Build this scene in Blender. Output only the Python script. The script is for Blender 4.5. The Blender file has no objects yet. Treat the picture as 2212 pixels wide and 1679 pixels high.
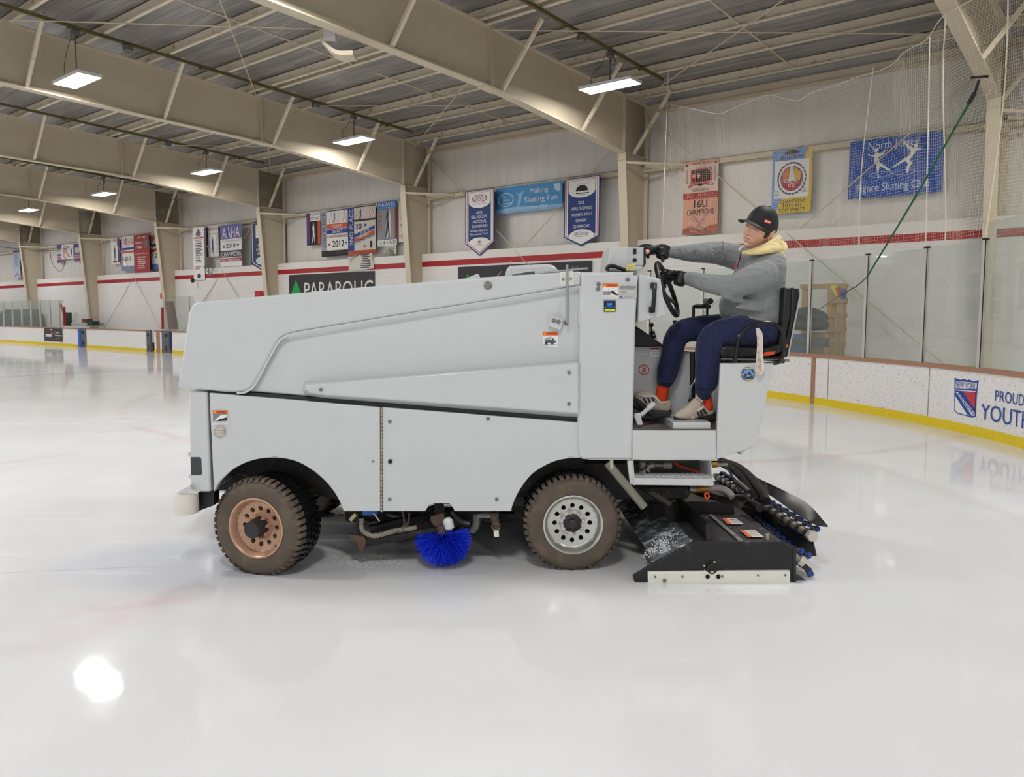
import bpy, bmesh, math, random
from mathutils import Vector, Matrix
random.seed(7)
C = bpy.context.scene.collection
SC = bpy.context.scene
S = 0.87                      # overall size factor of the place
# ------------------------------------------------------------------ camera
F, W, H = 1700.0, 2212, 1679
PITCH, ROLL, CAMZ = math.radians(4.4), 0.005, 1.8 * S
PPY = 814.8
RC = Matrix.Rotation(math.pi/2 - PITCH, 3, 'X') @ Matrix.Rotation(ROLL, 3, 'Z')
CAM = Vector((0, 0, CAMZ))
cd = bpy.data.cameras.new('camera'); cam = bpy.data.objects.new('camera', cd); C.objects.link(cam)
cam.location = CAM; cam.rotation_euler = RC.to_euler()
cd.sensor_fit = 'HORIZONTAL'; cd.sensor_width = 36.0; cd.lens = F / W * 36.0
cd.shift_y = -(H/2 - PPY) / W
cd.clip_start = 0.05; cd.clip_end = 400
SC.camera = cam
def ray(px, py): return RC @ Vector(((px - W/2)/F, -(py - PPY)/F, -1.0))
def at(px, py, Y):            # point of the plane at distance Y seen at a pixel
    d = ray(px, py); return CAM + d * (Y / d.y)
def pg(px, py, z=0.0):        # point at height z
    d = ray(px, py); return CAM + d * ((z - CAMZ) / d.z)
# building frame: s along the long wall (to the left), t towards the wall
WX = Vector((-.772, .635, 0)).normalized(); NX = Vector((-WX.y * -1, 0, 0)); NX = Vector((WX.y, -WX.x, 0))
RB = math.atan2(-WX.y, -WX.x)
def B(s, t, z): return S * (WX * s + NX * t + Vector((0, 0, z)))
def pw(px, py, t):            # (s, z) on wall plane t, unscaled
    d = ray(px, py); k = (t*S - CAM.dot(NX)) / d.dot(NX); p = CAM + d*k
    return p.dot(WX)/S, p.z/S
def st(p): return p.dot(WX)/S, p.dot(NX)/S
# ------------------------------------------------------------------ materials
MATS = {}
def mat(name, col, rough=.5, metal=0., spec=.5, noise=0., nscale=8., bump=0., bscale=40., stretch=(1,1,1), emit=0., alpha=None, trans=0., coat=0., dirt=None):
    if name in MATS: return MATS[name]
    m = bpy.data.materials.new(name); m.use_nodes = True; nt = m.node_tree; N = nt.nodes; L = nt.links
    b = N['Principled BSDF']
    c = tuple((v/255.0 if max(col) > 1.001 else v) for v in col)
    lin = tuple((v/12.92 if v <= .04045 else ((v+.055)/1.055)**2.4) for v in c)
    b.inputs['Base Color'].default_value = (*lin, 1)
    b.inputs['Roughness'].default_value = rough; b.inputs['Metallic'].default_value = metal
    b.inputs['Specular IOR Level'].default_value = spec
    if coat: b.inputs['Coat Weight'].default_value = coat; b.inputs['Coat Roughness'].default_value = .05
    if trans: b.inputs['Transmission Weight'].default_value = trans
    if emit:
        b.inputs['Emission Color'].default_value = (*lin, 1); b.inputs['Emission Strength'].default_value = emit
    if noise or bump or dirt:
        tc = N.new('ShaderNodeTexCoord'); mp = N.new('ShaderNodeMapping'); L.new(tc.outputs['Object'], mp.inputs['Vector'])
        mp.inputs['Scale'].default_value = stretch
        if noise:
            n = N.new('ShaderNodeTexNoise'); n.inputs['Scale'].default_value = nscale; n.inputs['Detail'].default_value = 5
            L.new(mp.outputs[0], n.inputs['Vector'])
            mx = N.new('ShaderNodeMix'); mx.data_type = 'RGBA'
            mx.inputs['A'].default_value = (*[max(0, v*(1-noise)) for v in lin], 1)
            mx.inputs['B'].default_value = (*[min(1, v*(1+noise)) for v in lin], 1)
            L.new(n.outputs['Fac'], mx.inputs['Factor']); out = mx.outputs['Result']
        else: out = None
        if dirt:   # (colour, scale, low, high, amount): irregular stains
            n2 = N.new('ShaderNodeTexNoise'); n2.inputs['Scale'].default_value = dirt[1]; n2.inputs['Detail'].default_value = 8; n2.inputs['Roughness'].default_value = .65
            L.new(mp.outputs[0], n2.inputs['Vector'])
            r = N.new('ShaderNodeMapRange'); r.inputs['From Min'].default_value = dirt[2]; r.inputs['From Max'].default_value = dirt[3]; r.inputs['To Max'].default_value = dirt[4]
            L.new(n2.outputs['Fac'], r.inputs['Value'])
            m2 = N.new('ShaderNodeMix'); m2.data_type = 'RGBA'
            if out: L.new(out, m2.inputs['A'])
            else: m2.inputs['A'].default_value = (*lin, 1)
            m2.inputs['B'].default_value = (*[(v/255)**2.2 for v in dirt[0]], 1)
            L.new(r.outputs[0], m2.inputs['Factor']); out = m2.outputs['Result']
        if out: L.new(out, b.inputs['Base Color'])
        if bump:
            n3 = N.new('ShaderNodeTexNoise'); n3.inputs['Scale'].default_value = bscale; n3.inputs['Detail'].default_value = 4
            L.new(mp.outputs[0], n3.inputs['Vector'])
            bp = N.new('ShaderNodeBump'); bp.inputs['Strength'].default_value = bump; bp.inputs['Distance'].default_value = .02
            L.new(n3.outputs['Fac'], bp.inputs['Height']); L.new(bp.outputs[0], b.inputs['Normal'])
    MATS[name] = m; return m
def flat(rgb, rough=.6): return mat('print_%d_%d_%d' % tuple(rgb), rgb, rough)
# ------------------------------------------------------------------ mesh builder
TEXTS = {}
def text_geo(s, bold=0.0):
    k = (s, bold)
    if k in TEXTS: return TEXTS[k]
    cu = bpy.data.curves.new('t', 'FONT'); cu.body = s; cu.size = 1; cu.offset = bold; cu.resolution_u = 3
    o = bpy.data.objects.new('t', cu); C.objects.link(o)
    bpy.context.view_layer.update()
    me = bpy.data.meshes.new_from_object(o.evaluated_get(bpy.context.evaluated_depsgraph_get()))
    V = [v.co.copy() for v in me.vertices]; P = [list(p.vertices) for p in me.polygons]
    bpy.data.objects.remove(o); bpy.data.curves.remove(cu); bpy.data.meshes.remove(me)
    x0 = min(v.x for v in V); x1 = max(v.x for v in V); y0 = min(v.y for v in V); y1 = max(v.y for v in V)
    V = [((v.x-x0)/max(x1-x0, 1e-6), (v.y-y0)/max(y1-y0, 1e-6)) for v in V]
    TEXTS[k] = (V, P); return TEXTS[k]
class MB:
    def __init__(s): s.V = []; s.Fc = []; s.Mi = []; s.mats = []; s.cur = 0
    def use(s, m):
        if m not in s.mats: s.mats.append(m)
        s.cur = s.mats.index(m); return s
    def add(s, V, Fs):
        k = len(s.V); s.V += [Vector(v) for v in V]
        for f in Fs: s.Fc.append([i + k for i in f]); s.Mi.append(s.cur)
        return s
    def hexa(s, p):           # 8 points: bottom 4 then top 4
        return s.add(p, [(3,2,1,0), (4,5,6,7), (0,1,5,4), (1,2,6,5), (2,3,7,6), (3,0,4,7)])
    def box(s, x0, x1, y0, y1, z0, z1, M=None):
        P = [Vector(v) for v in ((x0,y0,z0),(x1,y0,z0),(x1,y1,z0),(x0,y1,z0),(x0,y0,z1),(x1,y0,z1),(x1,y1,z1),(x0,y1,z1))]
        if M: P = [M(v) for v in P]
        return s.hexa(P)
    def bar(s, p0, p1, w, h, up=Vector((0,0,1))):   # rectangular bar between two points
        p0 = Vector(p0); p1 = Vector(p1); d = (p1-p0).normalized(); a = d.cross(up)
        if a.length < 1e-4: a = d.cross(Vector((1,0,0)))
        a.normalize(); b = a.cross(d).normalized()
        q = [a*(-w/2)+b*(-h/2), a*(w/2)+b*(-h/2), a*(w/2)+b*(h/2), a*(-w/2)+b*(h/2)]
        return s.hexa([p0+v for v in q] + [p1+v for v in q])
    def prism(s, pts, off):
        off = Vector(off); n = len(pts); P = [Vector(p) for p in pts]
        return s.add(P + [p+off for p in P], [list(range(n))[::-1], [i+n for i in range(n)]] + [(i, (i+1) % n, (i+1) % n + n, i+n) for i in range(n)])
    def loft(s, rings, closed=True, cap=True):
        n = len(rings[0]); V = [p for r in rings for p in r]; Fs = []
        for i in range(len(rings)-1):
            for j in range(n if closed else n-1):
                a = i*n+j; b = i*n+(j+1) % n; Fs.append((a, b, b+n, a+n))
        if cap and closed: Fs += [list(range(n))[::-1], [(len(rings)-1)*n+i for i in range(n)]]
        return s.add(V, Fs)
    def tube(s, pts, r, n=8, closed=False, sq=1.0, up=None):
        P = [Vector(p) for p in pts]; m = len(P); R = r if isinstance(r, (list, tuple)) else [r]*m
        T = [((P[(i+1) % m] - P[i-1]) if closed or 0 < i < m-1 else (P[1]-P[0] if i == 0 else P[-1]-P[-2])).normalized() for i in range(m)]
        a = (up or (Vector((0,0,1)) if abs(T[0].z) < .9 else Vector((1,0,0)))).cross(T[0]).normalized(); rings = []
        for i in range(m):
            a = (a - T[i]*a.dot(T[i])).normalized(); b = T[i].cross(a)
            rings.append([P[i] + (a*math.cos(2*math.pi*k/n) + b*math.sin(2*math.pi*k/n)*sq)*R[i] for k in range(n)])
        if closed: rings.append(rings[0]); return s.loft(rings, cap=False)
        return s.loft(rings)
    def cyl(s, p0, p1, r, r1=None, n=16): return s.tube([p0, p1], [r, r if r1 is None else r1], n)
    def lathe(s, prof, o, axis, n=32, cap=True):      # prof: (radius, height along axis)
        o = Vector(o); d = Vector(axis).normalized(); a = d.cross(Vector((0,0,1)) if abs(d.z) < .9 else Vector((1,0,0))).normalized(); b = d.cross(a)
        return s.loft([[o + d*h + (a*math.cos(2*math.pi*k/n) + b*math.sin(2*math.pi*k/n))*max(r, 1e-4) for k in range(n)] for r, h in prof], cap=cap)
    def ball(s, c, rx, ry=None, rz=None, n=16, m=10, M=None):
        ry = ry or rx; rz = rz or rx; c = Vector(c); rings = []
        for i in range(m+1):
            th = math.pi*(i/m - .5); q = max(math.cos(th), .001)
            ring = [Vector((rx*q*math.cos(2*math.pi*k/n), ry*q*math.sin(2*math.pi*k/n), rz*math.sin(th))) for k in range(n)]
            rings.append([c + (M @ v if M else v) for v in ring])
        return s.loft(rings)
    def text(s, st_, o, ux, uz, w, h, bold=.0, lift=0.0):   # text filling a w x h box whose lower left corner is o
        V, P = text_geo(st_, bold); o = Vector(o); ux = Vector(ux); uz = Vector(uz); nrm = ux.cross(uz)*lift
        return s.add([o + ux*(x*w) + uz*(y*h) + nrm for x, y in V], P)
    def build(s, name, m=None, parent=None, bevel=0, seg=2, smooth=True, ang=35, rot=0, sub=0, origin=None):
        if m is not None and not s.mats: s.mats = [m]
        me = bpy.data.meshes.new(name); o = bpy.data.objects.new(name, me); C.objects.link(o)
        if parent is not None:
            o.parent = parent; Mw = wm(parent)
        else:
            xs = [v.x for v in s.V]; ys = [v.y for v in s.V]; zs = [v.z for v in s.V]
            loc = origin or Vector(((min(xs)+max(xs))/2, (min(ys)+max(ys))/2, min(zs)))
            o.location = loc; o.rotation_euler = (0, 0, rot); Mw = Matrix.Translation(loc) @ Matrix.Rotation(rot, 4, 'Z')
        Mi = Mw.inverted()
        me.from_pydata([Mi @ v for v in s.V], [], s.Fc)
        for mm in s.mats: me.materials.append(mm)
        me.polygons.foreach_set('material_index', s.Mi)
        bm = bmesh.new(); bm.from_mesh(me); bmesh.ops.recalc_face_normals(bm, faces=bm.faces); bm.to_mesh(me); bm.free()
        if smooth:
            me.polygons.foreach_set('use_smooth', [True]*len(me.polygons)); me.set_sharp_from_angle(angle=math.radians(ang))
        if bevel:
            b = o.modifiers.new('bevel', 'BEVEL'); b.width = bevel; b.segments = seg; b.limit_method = 'ANGLE'; b.angle_limit = math.radians(40); b.harden_normals = False
        if sub:
            q = o.modifiers.new('sub', 'SUBSURF'); q.levels = sub; q.render_levels = sub
        me.update(); return o
def wm(o):
    M = Matrix.Translation(o.location) @ o.rotation_euler.to_matrix().to_4x4()
    return (wm(o.parent) @ M) if o.parent else M
def tag(o, label, cat=None, group=None, kind=None):
    if label: o['label'] = label
    if cat: o['category'] = cat
    if group: o['group'] = group
    if kind: o['kind'] = kind
    return o
def thing(name, label, cat, loc, rot=0, group=None):
    o = bpy.data.objects.new(name, None); C.objects.link(o); o.empty_display_size = .1
    o.location = loc; o.rotation_euler = (0, 0, rot); return tag(o, label, cat, group)
def struct(o, label): return tag(o, label, None, None, 'structure')
def lerp(a, b, t): return a + (b-a)*t
def smoothpts(P, n=6, closed=False):          # Catmull-Rom through points
    P = [Vector(p) for p in P]; out = []; m = len(P)
    for i in range(m if closed else m-1):
        p0 = P[i-1] if (i > 0 or closed) else P[0]*2-P[1]; p1 = P[i]; p2 = P[(i+1) % m]; p3 = P[(i+2) % m] if (i+2 < m or closed) else P[-1]*2-P[-2]
        for k in range(n):
            t = k/n; out.append(.5*((2*p1) + (p2-p0)*t + (2*p0-5*p1+4*p2-p3)*t*t + (3*p1-p0-3*p2+p3)*t**3))
    if not closed: out.append(P[-1])
    return out
def roundpoly(P, r, n=5):                     # 2D polygon with rounded corners; r number or list
    out = []; m = len(P)
    for i in range(m):
        p = Vector(P[i]); a = Vector(P[i-1]); b = Vector(P[(i+1) % m]); ri = r[i] if isinstance(r, (list, tuple)) else r
        if ri <= 0: out.append(p); continue
        u = (a-p); v = (b-p); k = min(ri, u.length*.48, v.length*.48); u.normalize(); v.normalize()
        for j in range(n+1):
            t = j/n; out.append((p+u*k)*(1-t)**2 + p*2*t*(1-t) + (p+v*k)*t*t)
    return out
# ================================================================== building
M_CREAM = mat('cream_steel', (203,190,166), .55, noise=.06, nscale=3, dirt=((150,110,70), 6, .68, .8, .6))
M_RUSTY = mat('rust_spotted_cream_steel', (226,214,190), .55, dirt=((165,110,50), 5, .56, .68, .8))
M_PURL = mat('cream_purlin_paint', (222,210,186), .55, noise=.06, nscale=3)
M_GREENPIPE = mat('olive_conduit', (92,88,52), .5)
M_GREY = mat('galvanised', (120,120,120), .45, .6)
M_BLACK = mat('black_plastic', (22,22,23), .45)
M_LAMP = mat('lamp_diffuser', (255,253,249), .4, emit=58.0)
M_LAMPB = mat('lamp_housing', (215,215,215), .5)
# ceiling insulation: shiny grey vinyl with wrinkles across the purlins
def vinyl(name, col, stretch, metal, rough, bump, scale, var):
    m = bpy.data.materials.new(name); m.use_nodes = True; nt = m.node_tree; N = nt.nodes; L = nt.links; b = N['Principled BSDF']
    tc = N.new('ShaderNodeTexCoord'); mp = N.new('ShaderNodeMapping'); mp.inputs['Scale'].default_value = stretch; L.new(tc.outputs['Object'], mp.inputs['Vector'])
    n = N.new('ShaderNodeTexNoise'); n.inputs['Scale'].default_value = scale; n.inputs['Detail'].default_value = 6; n.inputs['Distortion'].default_value = .6; L.new(mp.outputs[0], n.inputs['Vector'])
    r = N.new('ShaderNodeValToRGB'); lin = [(v/255)**2.2 for v in col]
    r.color_ramp.elements[0].position = .3; r.color_ramp.elements[1].position = .7
    r.color_ramp.elements[0].color = (*[v*(1-var) for v in lin], 1); r.color_ramp.elements[1].color = (*[min(1, v*(1+var)) for v in lin], 1)
    L.new(n.outputs['Fac'], r.inputs[0]); L.new(r.outputs[0], b.inputs['Base Color'])
    b.inputs['Metallic'].default_value = metal; b.inputs['Roughness'].default_value = rough
    bp = N.new('ShaderNodeBump'); bp.inputs['Strength'].default_value = bump; bp.inputs['Distance'].default_value = .05
    L.new(n.outputs['Fac'], bp.inputs['Height']); L.new(bp.outputs[0], b.inputs['Normal']); return m
M_ROOF = vinyl('roof_insulation_vinyl', (150,147,145), (.35, 5, 1), .3, .34, .6, 1.6, .32)  # lighter streaks paint the sheen of the wrinkles into the colour
M_SHEET = vinyl('wall_insulation_vinyl', (214,209,203), (3.0, 1, .16), .1, .42, .35, 1.5, .05)
# painted block masonry
def block_mat():
    m = bpy.data.materials.new('white_painted_block'); m.use_nodes = True; nt = m.node_tree; N = nt.nodes; L = nt.links; b = N['Principled BSDF']
    tc = N.new('ShaderNodeTexCoord'); mp = N.new('ShaderNodeMapping'); mp.inputs['Rotation'].default_value = (math.pi/2, 0, 0); L.new(tc.outputs['Object'], mp.inputs['Vector'])
    t = N.new('ShaderNodeTexBrick'); t.inputs['Scale'].default_value = 1; t.inputs['Brick Width'].default_value = .4; t.inputs['Row Height'].default_value = .2; t.inputs['Mortar Size'].default_value = .006
    t.inputs['Color1'].default_value = (.80,.775,.75,1); t.inputs['Color2'].default_value = (.77,.74,.715,1); t.inputs['Mortar'].default_value = (.72,.69,.665,1)
    L.new(mp.outputs[0], t.inputs['Vector']); L.new(t.outputs['Color'], b.inputs['Base Color']); b.inputs['Roughness'].default_value = .5
    bp = N.new('ShaderNodeBump'); bp.inputs['Strength'].default_value = .3; bp.inputs['Distance'].default_value = .01; bp.invert = True
    L.new(t.outputs['Fac'], bp.inputs['Height']); L.new(bp.outputs[0], b.inputs['Normal']); return m
M_BLOCK = block_mat()
M_RED = mat('red_wall_paint', (168,32,36), .5, noise=.06)
M_WHITEP = mat('white_trim_paint', (226,222,216), .5, noise=.03)
def ztop(t): return 7.90 + .043*(20.5 - t)
def fbox(mb, s0, s1, t0, t1, z0, z1): mb.box(s0, s1, t0, t1, z0, z1, M=lambda v: B(v.x, v.y, v.z)); return mb
SL, SR = 76.0, -16.0
TW, TM = 20.7, 20.25        # sheet wall and masonry face
m = MB(); fbox(m, SR, SL, TW, TW+.1, 3.9, 8.4); struct(m.build('wall_back', M_SHEET, rot=RB, smooth=False), 'pale grey vinyl faced upper wall hung with banners')
m = MB(); fbox(m, SR, SL, TM, TW+.1, 0, 3.585); m.use(M_BLOCK); m.mats = [M_BLOCK]
struct(m.build('wall_back', M_BLOCK, rot=RB, smooth=False), 'white painted block lower wall')
m = MB(); fbox(m, SR, SL, TM-.006, TW+.1, 3.585, 3.775); struct(m.build('trim_1', M_RED, rot=RB, smooth=False), 'red stripe along the block wall')
m = MB(); fbox(m, SR, SL, TM-.003, TW+.1, 3.775, 4.05); struct(m.build('trim_2', M_WHITEP, rot=RB, smooth=False), 'white band above the red stripe')
m = MB()
m.hexa([B(SL,-12,ztop(-12)+.28), B(SL,TW,ztop(TW)+.28), B(SR,TW,ztop(TW)+.28), B(SR,-12,ztop(-12)+.28)] + [B(SL,-12,ztop(-12)+.34), B(SL,TW,ztop(TW)+.34), B(SR,TW,ztop(TW)+.34), B(SR,-12,ztop(-12)+.34)])
struct(m.build('ceiling', M_ROOF, rot=RB, smooth=False), 'grey vinyl insulation ceiling')
m = MB(); fbox(m, SL, SL+.2, -11, TW+.1, 0, 9.5); struct(m.build('wall_left', M_SHEET, rot=RB, smooth=False), 'far end wall')
m = MB(); fbox(m, SR-.2, SR, -11, TW+.1, 0, 9.5); struct(m.build('wall_right', M_SHEET, rot=RB, smooth=False), 'near end wall')
# eave strut, girt
def zpurlin(mb, s0, s1, t, z, h=.25, fl=.08, flip=1):
    th = .012
    fbox(mb, s0, s1, t-th/2, t+th/2, z, z+h); fbox(mb, s0, s1, t-fl*flip, t, z, z+th); fbox(mb, s0, s1, t, t+fl*flip, z+h-th, z+h)
    fbox(mb, s0, s1, t-fl*flip-.006, t-fl*flip+.006, z, z+.025)
ordw = ['first', 'second', 'third', 'fourth', 'fifth', 'sixth', 'seventh', 'eighth', 'ninth', 'tenth', 'eleventh', 'twelfth', 'thirteenth', 'fourteenth', 'fifteenth', 'sixteenth', 'seventeenth']
pt = [19.9 - 1.6*i for i in range(12)]
for i, t in enumerate(pt):
    m = MB(); zpurlin(m, SR, SL, t, ztop(t)+.01)
    if i == 4: zpurlin(m, SR, SL, t-.28, ztop(t-.28)+.01)
    tag(m.build('roof_purlin', M_RUSTY if i % 2 == 0 else M_PURL, rot=RB, smooth=False), 'cream steel roof purlin, %s one out from the banner wall' % ordw[i], 'roof beam', 'roof purlins under the ceiling')
m = MB(); fbox(m, SR, SL, TW-.22, TW, 7.68, 7.90); fbox(m, SR, SL, TW-.26, TW-.2, 7.66, 7.7)
tag(m.build('eave_strut', M_CREAM, rot=RB, smooth=False), 'long cream steel strut where the ceiling meets the wall', 'roof beam')
m = MB(); fbox(m, SR, SL, TW-.2, TW-.19, 6.0, 6.17); fbox(m, SR, SL, TW-.2, TW, 6.15, 6.17); fbox(m, SR, SL, TW-.16, TW, 5.99, 6.01); fbox(m, SR, SL, TW-.2, TW-.17, 6.0, 6.012)
tag(m.build('wall_girt', M_CREAM, rot=RB, smooth=False), 'cream steel rail along the wall at banner top height', 'wall rail')
# rigid frames
fr = [2.93 + 9.0*k for k in range(-2, 8)]
fw = {-2: 'off to the right behind the netting', -1: 'just right of the netting', 0: 'at the right behind the netting', 1: 'behind the steering wheel end of the machine', 2: 'second from the netting, right of the place banners', 3: 'third from the netting, beside the champions banners', 4: 'fourth from the netting, left of the narrow list banner', 5: 'fifth from the netting, beyond the red banner', 6: 'far left beside the jersey banners', 7: 'farthest left in the hall'}
bot = [(20.55, 6.40), (19.3, 6.40), (13.6, 6.92), (8.0, 7.06), (-11, 7.7)]
for k, s in zip(range(-2, 8), fr):
    f = thing('steel_frame', 'cream rigid steel frame %s' % fw[k], 'steel frame', B(s, 20.2, 0), RB, 'rigid frames across the hall')
    m = MB()                                            # column: tapered web, two flanges, stiffeners
    m.prism([B(s-.008, t, z) for t, z in ((19.86, 0), (20.55, 0), (20.55, 7.9), (19.3, 7.95), (19.3, 6.40))], B(.016, 0, 0))
    def flange(mb, a, b, w=.26, th=.03):
        (t0, z0), (t1, z1) = a, b; d = Vector((t1-t0, z1-z0)).normalized(); nx, nz = -d.y*th/2, d.x*th/2
        mb.hexa([B(s+u, t+e*nx, z+e*nz) for (t, z) in ((t0, z0), (t1, z1)) for u, e in ((-w/2, -1), (w/2, -1), (w/2, 1), (-w/2, 1))])
    flange(m, (19.86, 0), (19.3, 6.42)); flange(m, (20.55, 0), (20.55, 7.9)); flange(m, (19.3, 6.42), (19.3, 7.95), .22, .02)
    flange(m, (19.3, 6.40), (20.55, 6.40), .24, .02); flange(m, (19.28, 6.2), (20.55, 6.22), .2, .015)
    m.build('column', M_CREAM, f, smooth=False)
    m = MB()
    top = [(20.55, ztop(20.55)), (-11, ztop(-11))]
    m.prism([B(s-.008, t, z) for t, z in bot + top[::-1]], B(.016, 0, 0))
    for a, b in zip(bot[1:], bot[2:]): flange(m, a, b)
    flange(m, top[0], top[1])
    for t, z_ in ((13.62, 6.92), (4.0, 7.19), (-6, 7.53)): flange(m, (t, z_), (t, ztop(t)), .24, .03)
    flange(m, (13.87, 6.88), (13.37, 6.91), .27, .05)
    m.build('rafter', M_CREAM, f, smooth=False)
    def zb(t):
        for (t0, z0), (t1, z1) in zip(bot, bot[1:]):
            if t1 <= t <= t0: return lerp(z0, z1, (t0-t)/(t0-t1))
        return 7.2
    for t in (19.84, 17.25, 14.02, 10.68, 7.37, 4.1, .8):
        m = MB(); m.bar(B(s-.06, t, zb(t)+.03), B(s-1.2, t, ztop(t)+.08), .075*S, .075*S); m.build('flange_brace', M_RUSTY, f, smooth=False)
    m = MB(); m.bar(B(s-.1, 20.4, 6.17), B(s-.75, TW-.12, 6.1), .07, .07); m.build('girt_brace', M_CREAM, f, smooth=False)
    m = MB(); m.bar(B(s-.12, 19.35, 6.12), B(s-1.35, TW-.2, 6.08), .06, .06); m.build('girt_brace', M_CREAM, f, smooth=False)
# lamps hung from conduits
def lamp(s, t, lab, vis=True):
    L = thing('ceiling_light', lab, 'ceiling light', B(s, t, 7.18), RB, 'high bay lights above the ice')
    m = MB(); fbox(m, s-.72, s+.72, t-.27, t+.27, 7.21, 7.27); fbox(m, s-.72, s-.70, t-.27, t+.27, 7.19, 7.21); fbox(m, s+.70, s+.72, t-.27, t+.27, 7.19, 7.21); fbox(m, s-.72, s+.72, t-.27, t-.25, 7.19, 7.21); fbox(m, s-.72, s+.72, t+.25, t+.27, 7.19, 7.21); m.build('housing', M_LAMPB, L, bevel=.01)
    m = MB(); fbox(m, s-.70, s+.70, t-.25, t+.25, 7.198, 7.209); m.build('diffuser', M_LAMP, L, smooth=False)
    if vis:
        zt = ztop(t) - .08
        m = MB(); m.cyl(B(s, t, 7.27), B(s, t, zt), .014, n=8); m.build('stem', M_GREY, L)
        m = MB(); fbox(m, s-.12, s+.12, t-.06, t+.06, 7.27, 7.33); m.build('bracket', M_LAMPB, L, bevel=.005)
        m = MB(); fbox(m, s-.07, s+.07, t-.07, t+.07, zt-.14, zt-.02); m.build('junction_box', M_GREY, L, bevel=.005)
        m = MB(); m.tube(smoothpts([B(s+.1, t-.02, zt-.1), B(s+.3, t-.05, zt-.35), B(s+.42, t-.1, 7.55), B(s+.55, t, 7.27)]), .006, 6)
        m.tube([B(s-.08+.07*math.cos(a), t, zt-.25+.09*math.sin(a)) for a in [2*math.pi*i/14 for i in range(14)]], .006, 6, closed=True); m.build('power_cord', M_BLACK, L)
ls = [10.3, 19.62, 28.3, 37.1, 45.9]
lb = ['ceiling light over the driver, nearest of its row', 'ceiling light second in the row, above the place banners', 'ceiling light third in the row', 'ceiling light fourth in the row, small', 'ceiling light fifth and smallest of the row, far left']
for s, l in zip(ls, lb): lamp(s, 16.08, l)
lamp(19.7, 8.02, 'large ceiling light at upper left, nearest of all')
lamp(1.0, 16.08, 'ceiling light behind the top of the netting')
# conduits carrying the lamps
for i, (s, t0, l) in enumerate(((10.3, -3, 'over the driver'), (19.66, -3, 'second across the roof'), (28.3, -3, 'third across the roof'), (37.1, -3, 'fourth across the roof'), (1.0, -3, 'behind the netting'))):
    m = MB(); m.bar(B(s, t0, ztop(t0)-.05), B(s, 18.6, ztop(18.6)-.05), .06, .06)
    for q in range(6): m.bar(B(s, 17.5-3.2*q, ztop(17.5-3.2*q)-.07), B(s, 17.44-3.2*q, ztop(17.44-3.2*q)-.07), .085, .1)
    tag(m.build('light_conduit', M_GREENPIPE, rot=RB, smooth=False), 'long olive conduit carrying lights, %s' % l, 'conduit', 'conduits under the purlins')
for i, (s, t, l) in enumerate(((10.3, 14.9, 'over the driver'), (19.66, 14.7, 'above the place banners'), (19.66, 9.2, 'beside the large upper left lamp'), (28.3, 14.6, 'third along the hall'))):
    m = MB(); m.lathe([(.05, 0), (.1, .02), (.1, .12), (.06, .16)], B(s, t, ztop(t)-.24), (0, 0, 1), 12); tag(m.build('conduit_box', M_GREY), 'small round grey box on the conduit %s' % l, 'junction box', 'boxes on the conduits')
# roof bracing rods
def rod(name, a, b, lab, r=.013, grp='bracing rods', m_=None): m = MB(); m.cyl(a, b, r, n=8); tag(m.build(name, m_ or M_CREAM), lab, 'bracing rod', grp)
for i, s in enumerate((2.93, 11.93, 29.93, 38.93)):
    w_ = ('behind the blue skating club banner', 'between the pendants', 'beside the narrow list banner', 'across the red banner bay')[i]
    rod('bracing_rod', B(s+.1, TW-.15, 7.62), B(s+8.9, TM-.25, .15), 'thin wall bracing rod rising to the right, %s' % w_)
    rod('bracing_rod', B(s+8.95, TW-.15, 7.62), B(s+.1, TM-.3, .15), 'thin wall bracing rod rising to the left, %s' % w_)
for i, (s, a, b) in enumerate(((11.91, 14.2, 19.8), (11.91, 6.5, 13.5), (2.87, 13.5, 19.8), (20.95, 14.0, 19.9))):
    w_ = ('over the wall end', 'over the ice', 'behind the netting', 'third bay')[i]
    rod('bracing_rod', B(s+.2, a, ztop(a)-.1), B(s+8.9, b, ztop(b)-.1), 'thin roof bracing rod rising inward, %s' % w_)
    rod('bracing_rod', B(s+.2, b, ztop(b)-.1), B(s+8.9, a, ztop(a)-.1), 'thin roof bracing rod crossing it, %s' % w_)
    rod('sag_strap', B(s+4.5, a, ztop(a)+.05), B(s+4.5, b, ztop(b)+.05), 'straight sag strap linking purlins, %s' % w_, .02)
# old curved heater reflector hung under the frame
h = thing('hanging_reflector', 'curved cream reflector hanging below the roof frame', 'reflector', at(712, 78, 15.3*S), RB)
p0 = at(712, 92, 15.2*S)
pts = [at(x, y, 15.2*S) for x, y in ((692, 88), (708, 105), (730, 118), (762, 118))]
m = MB(); pts = smoothpts(pts, 5); m.loft([[p, p+Vector((0, .35, 0)), p+Vector((0, .35, .07)), p+Vector((0, 0, .07))] for p in pts]); m.build('reflector', M_CREAM, h)
m = MB(); m.box(-.1+p0.x, .09+p0.x, p0.y, p0.y+.15, p0.z+.03, p0.z+.2); m.cyl(p0+Vector((.03, .07, .2)), p0+Vector((.08, .07, .42)), .05); m.build('clamp', M_LAMPB, h)
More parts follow.
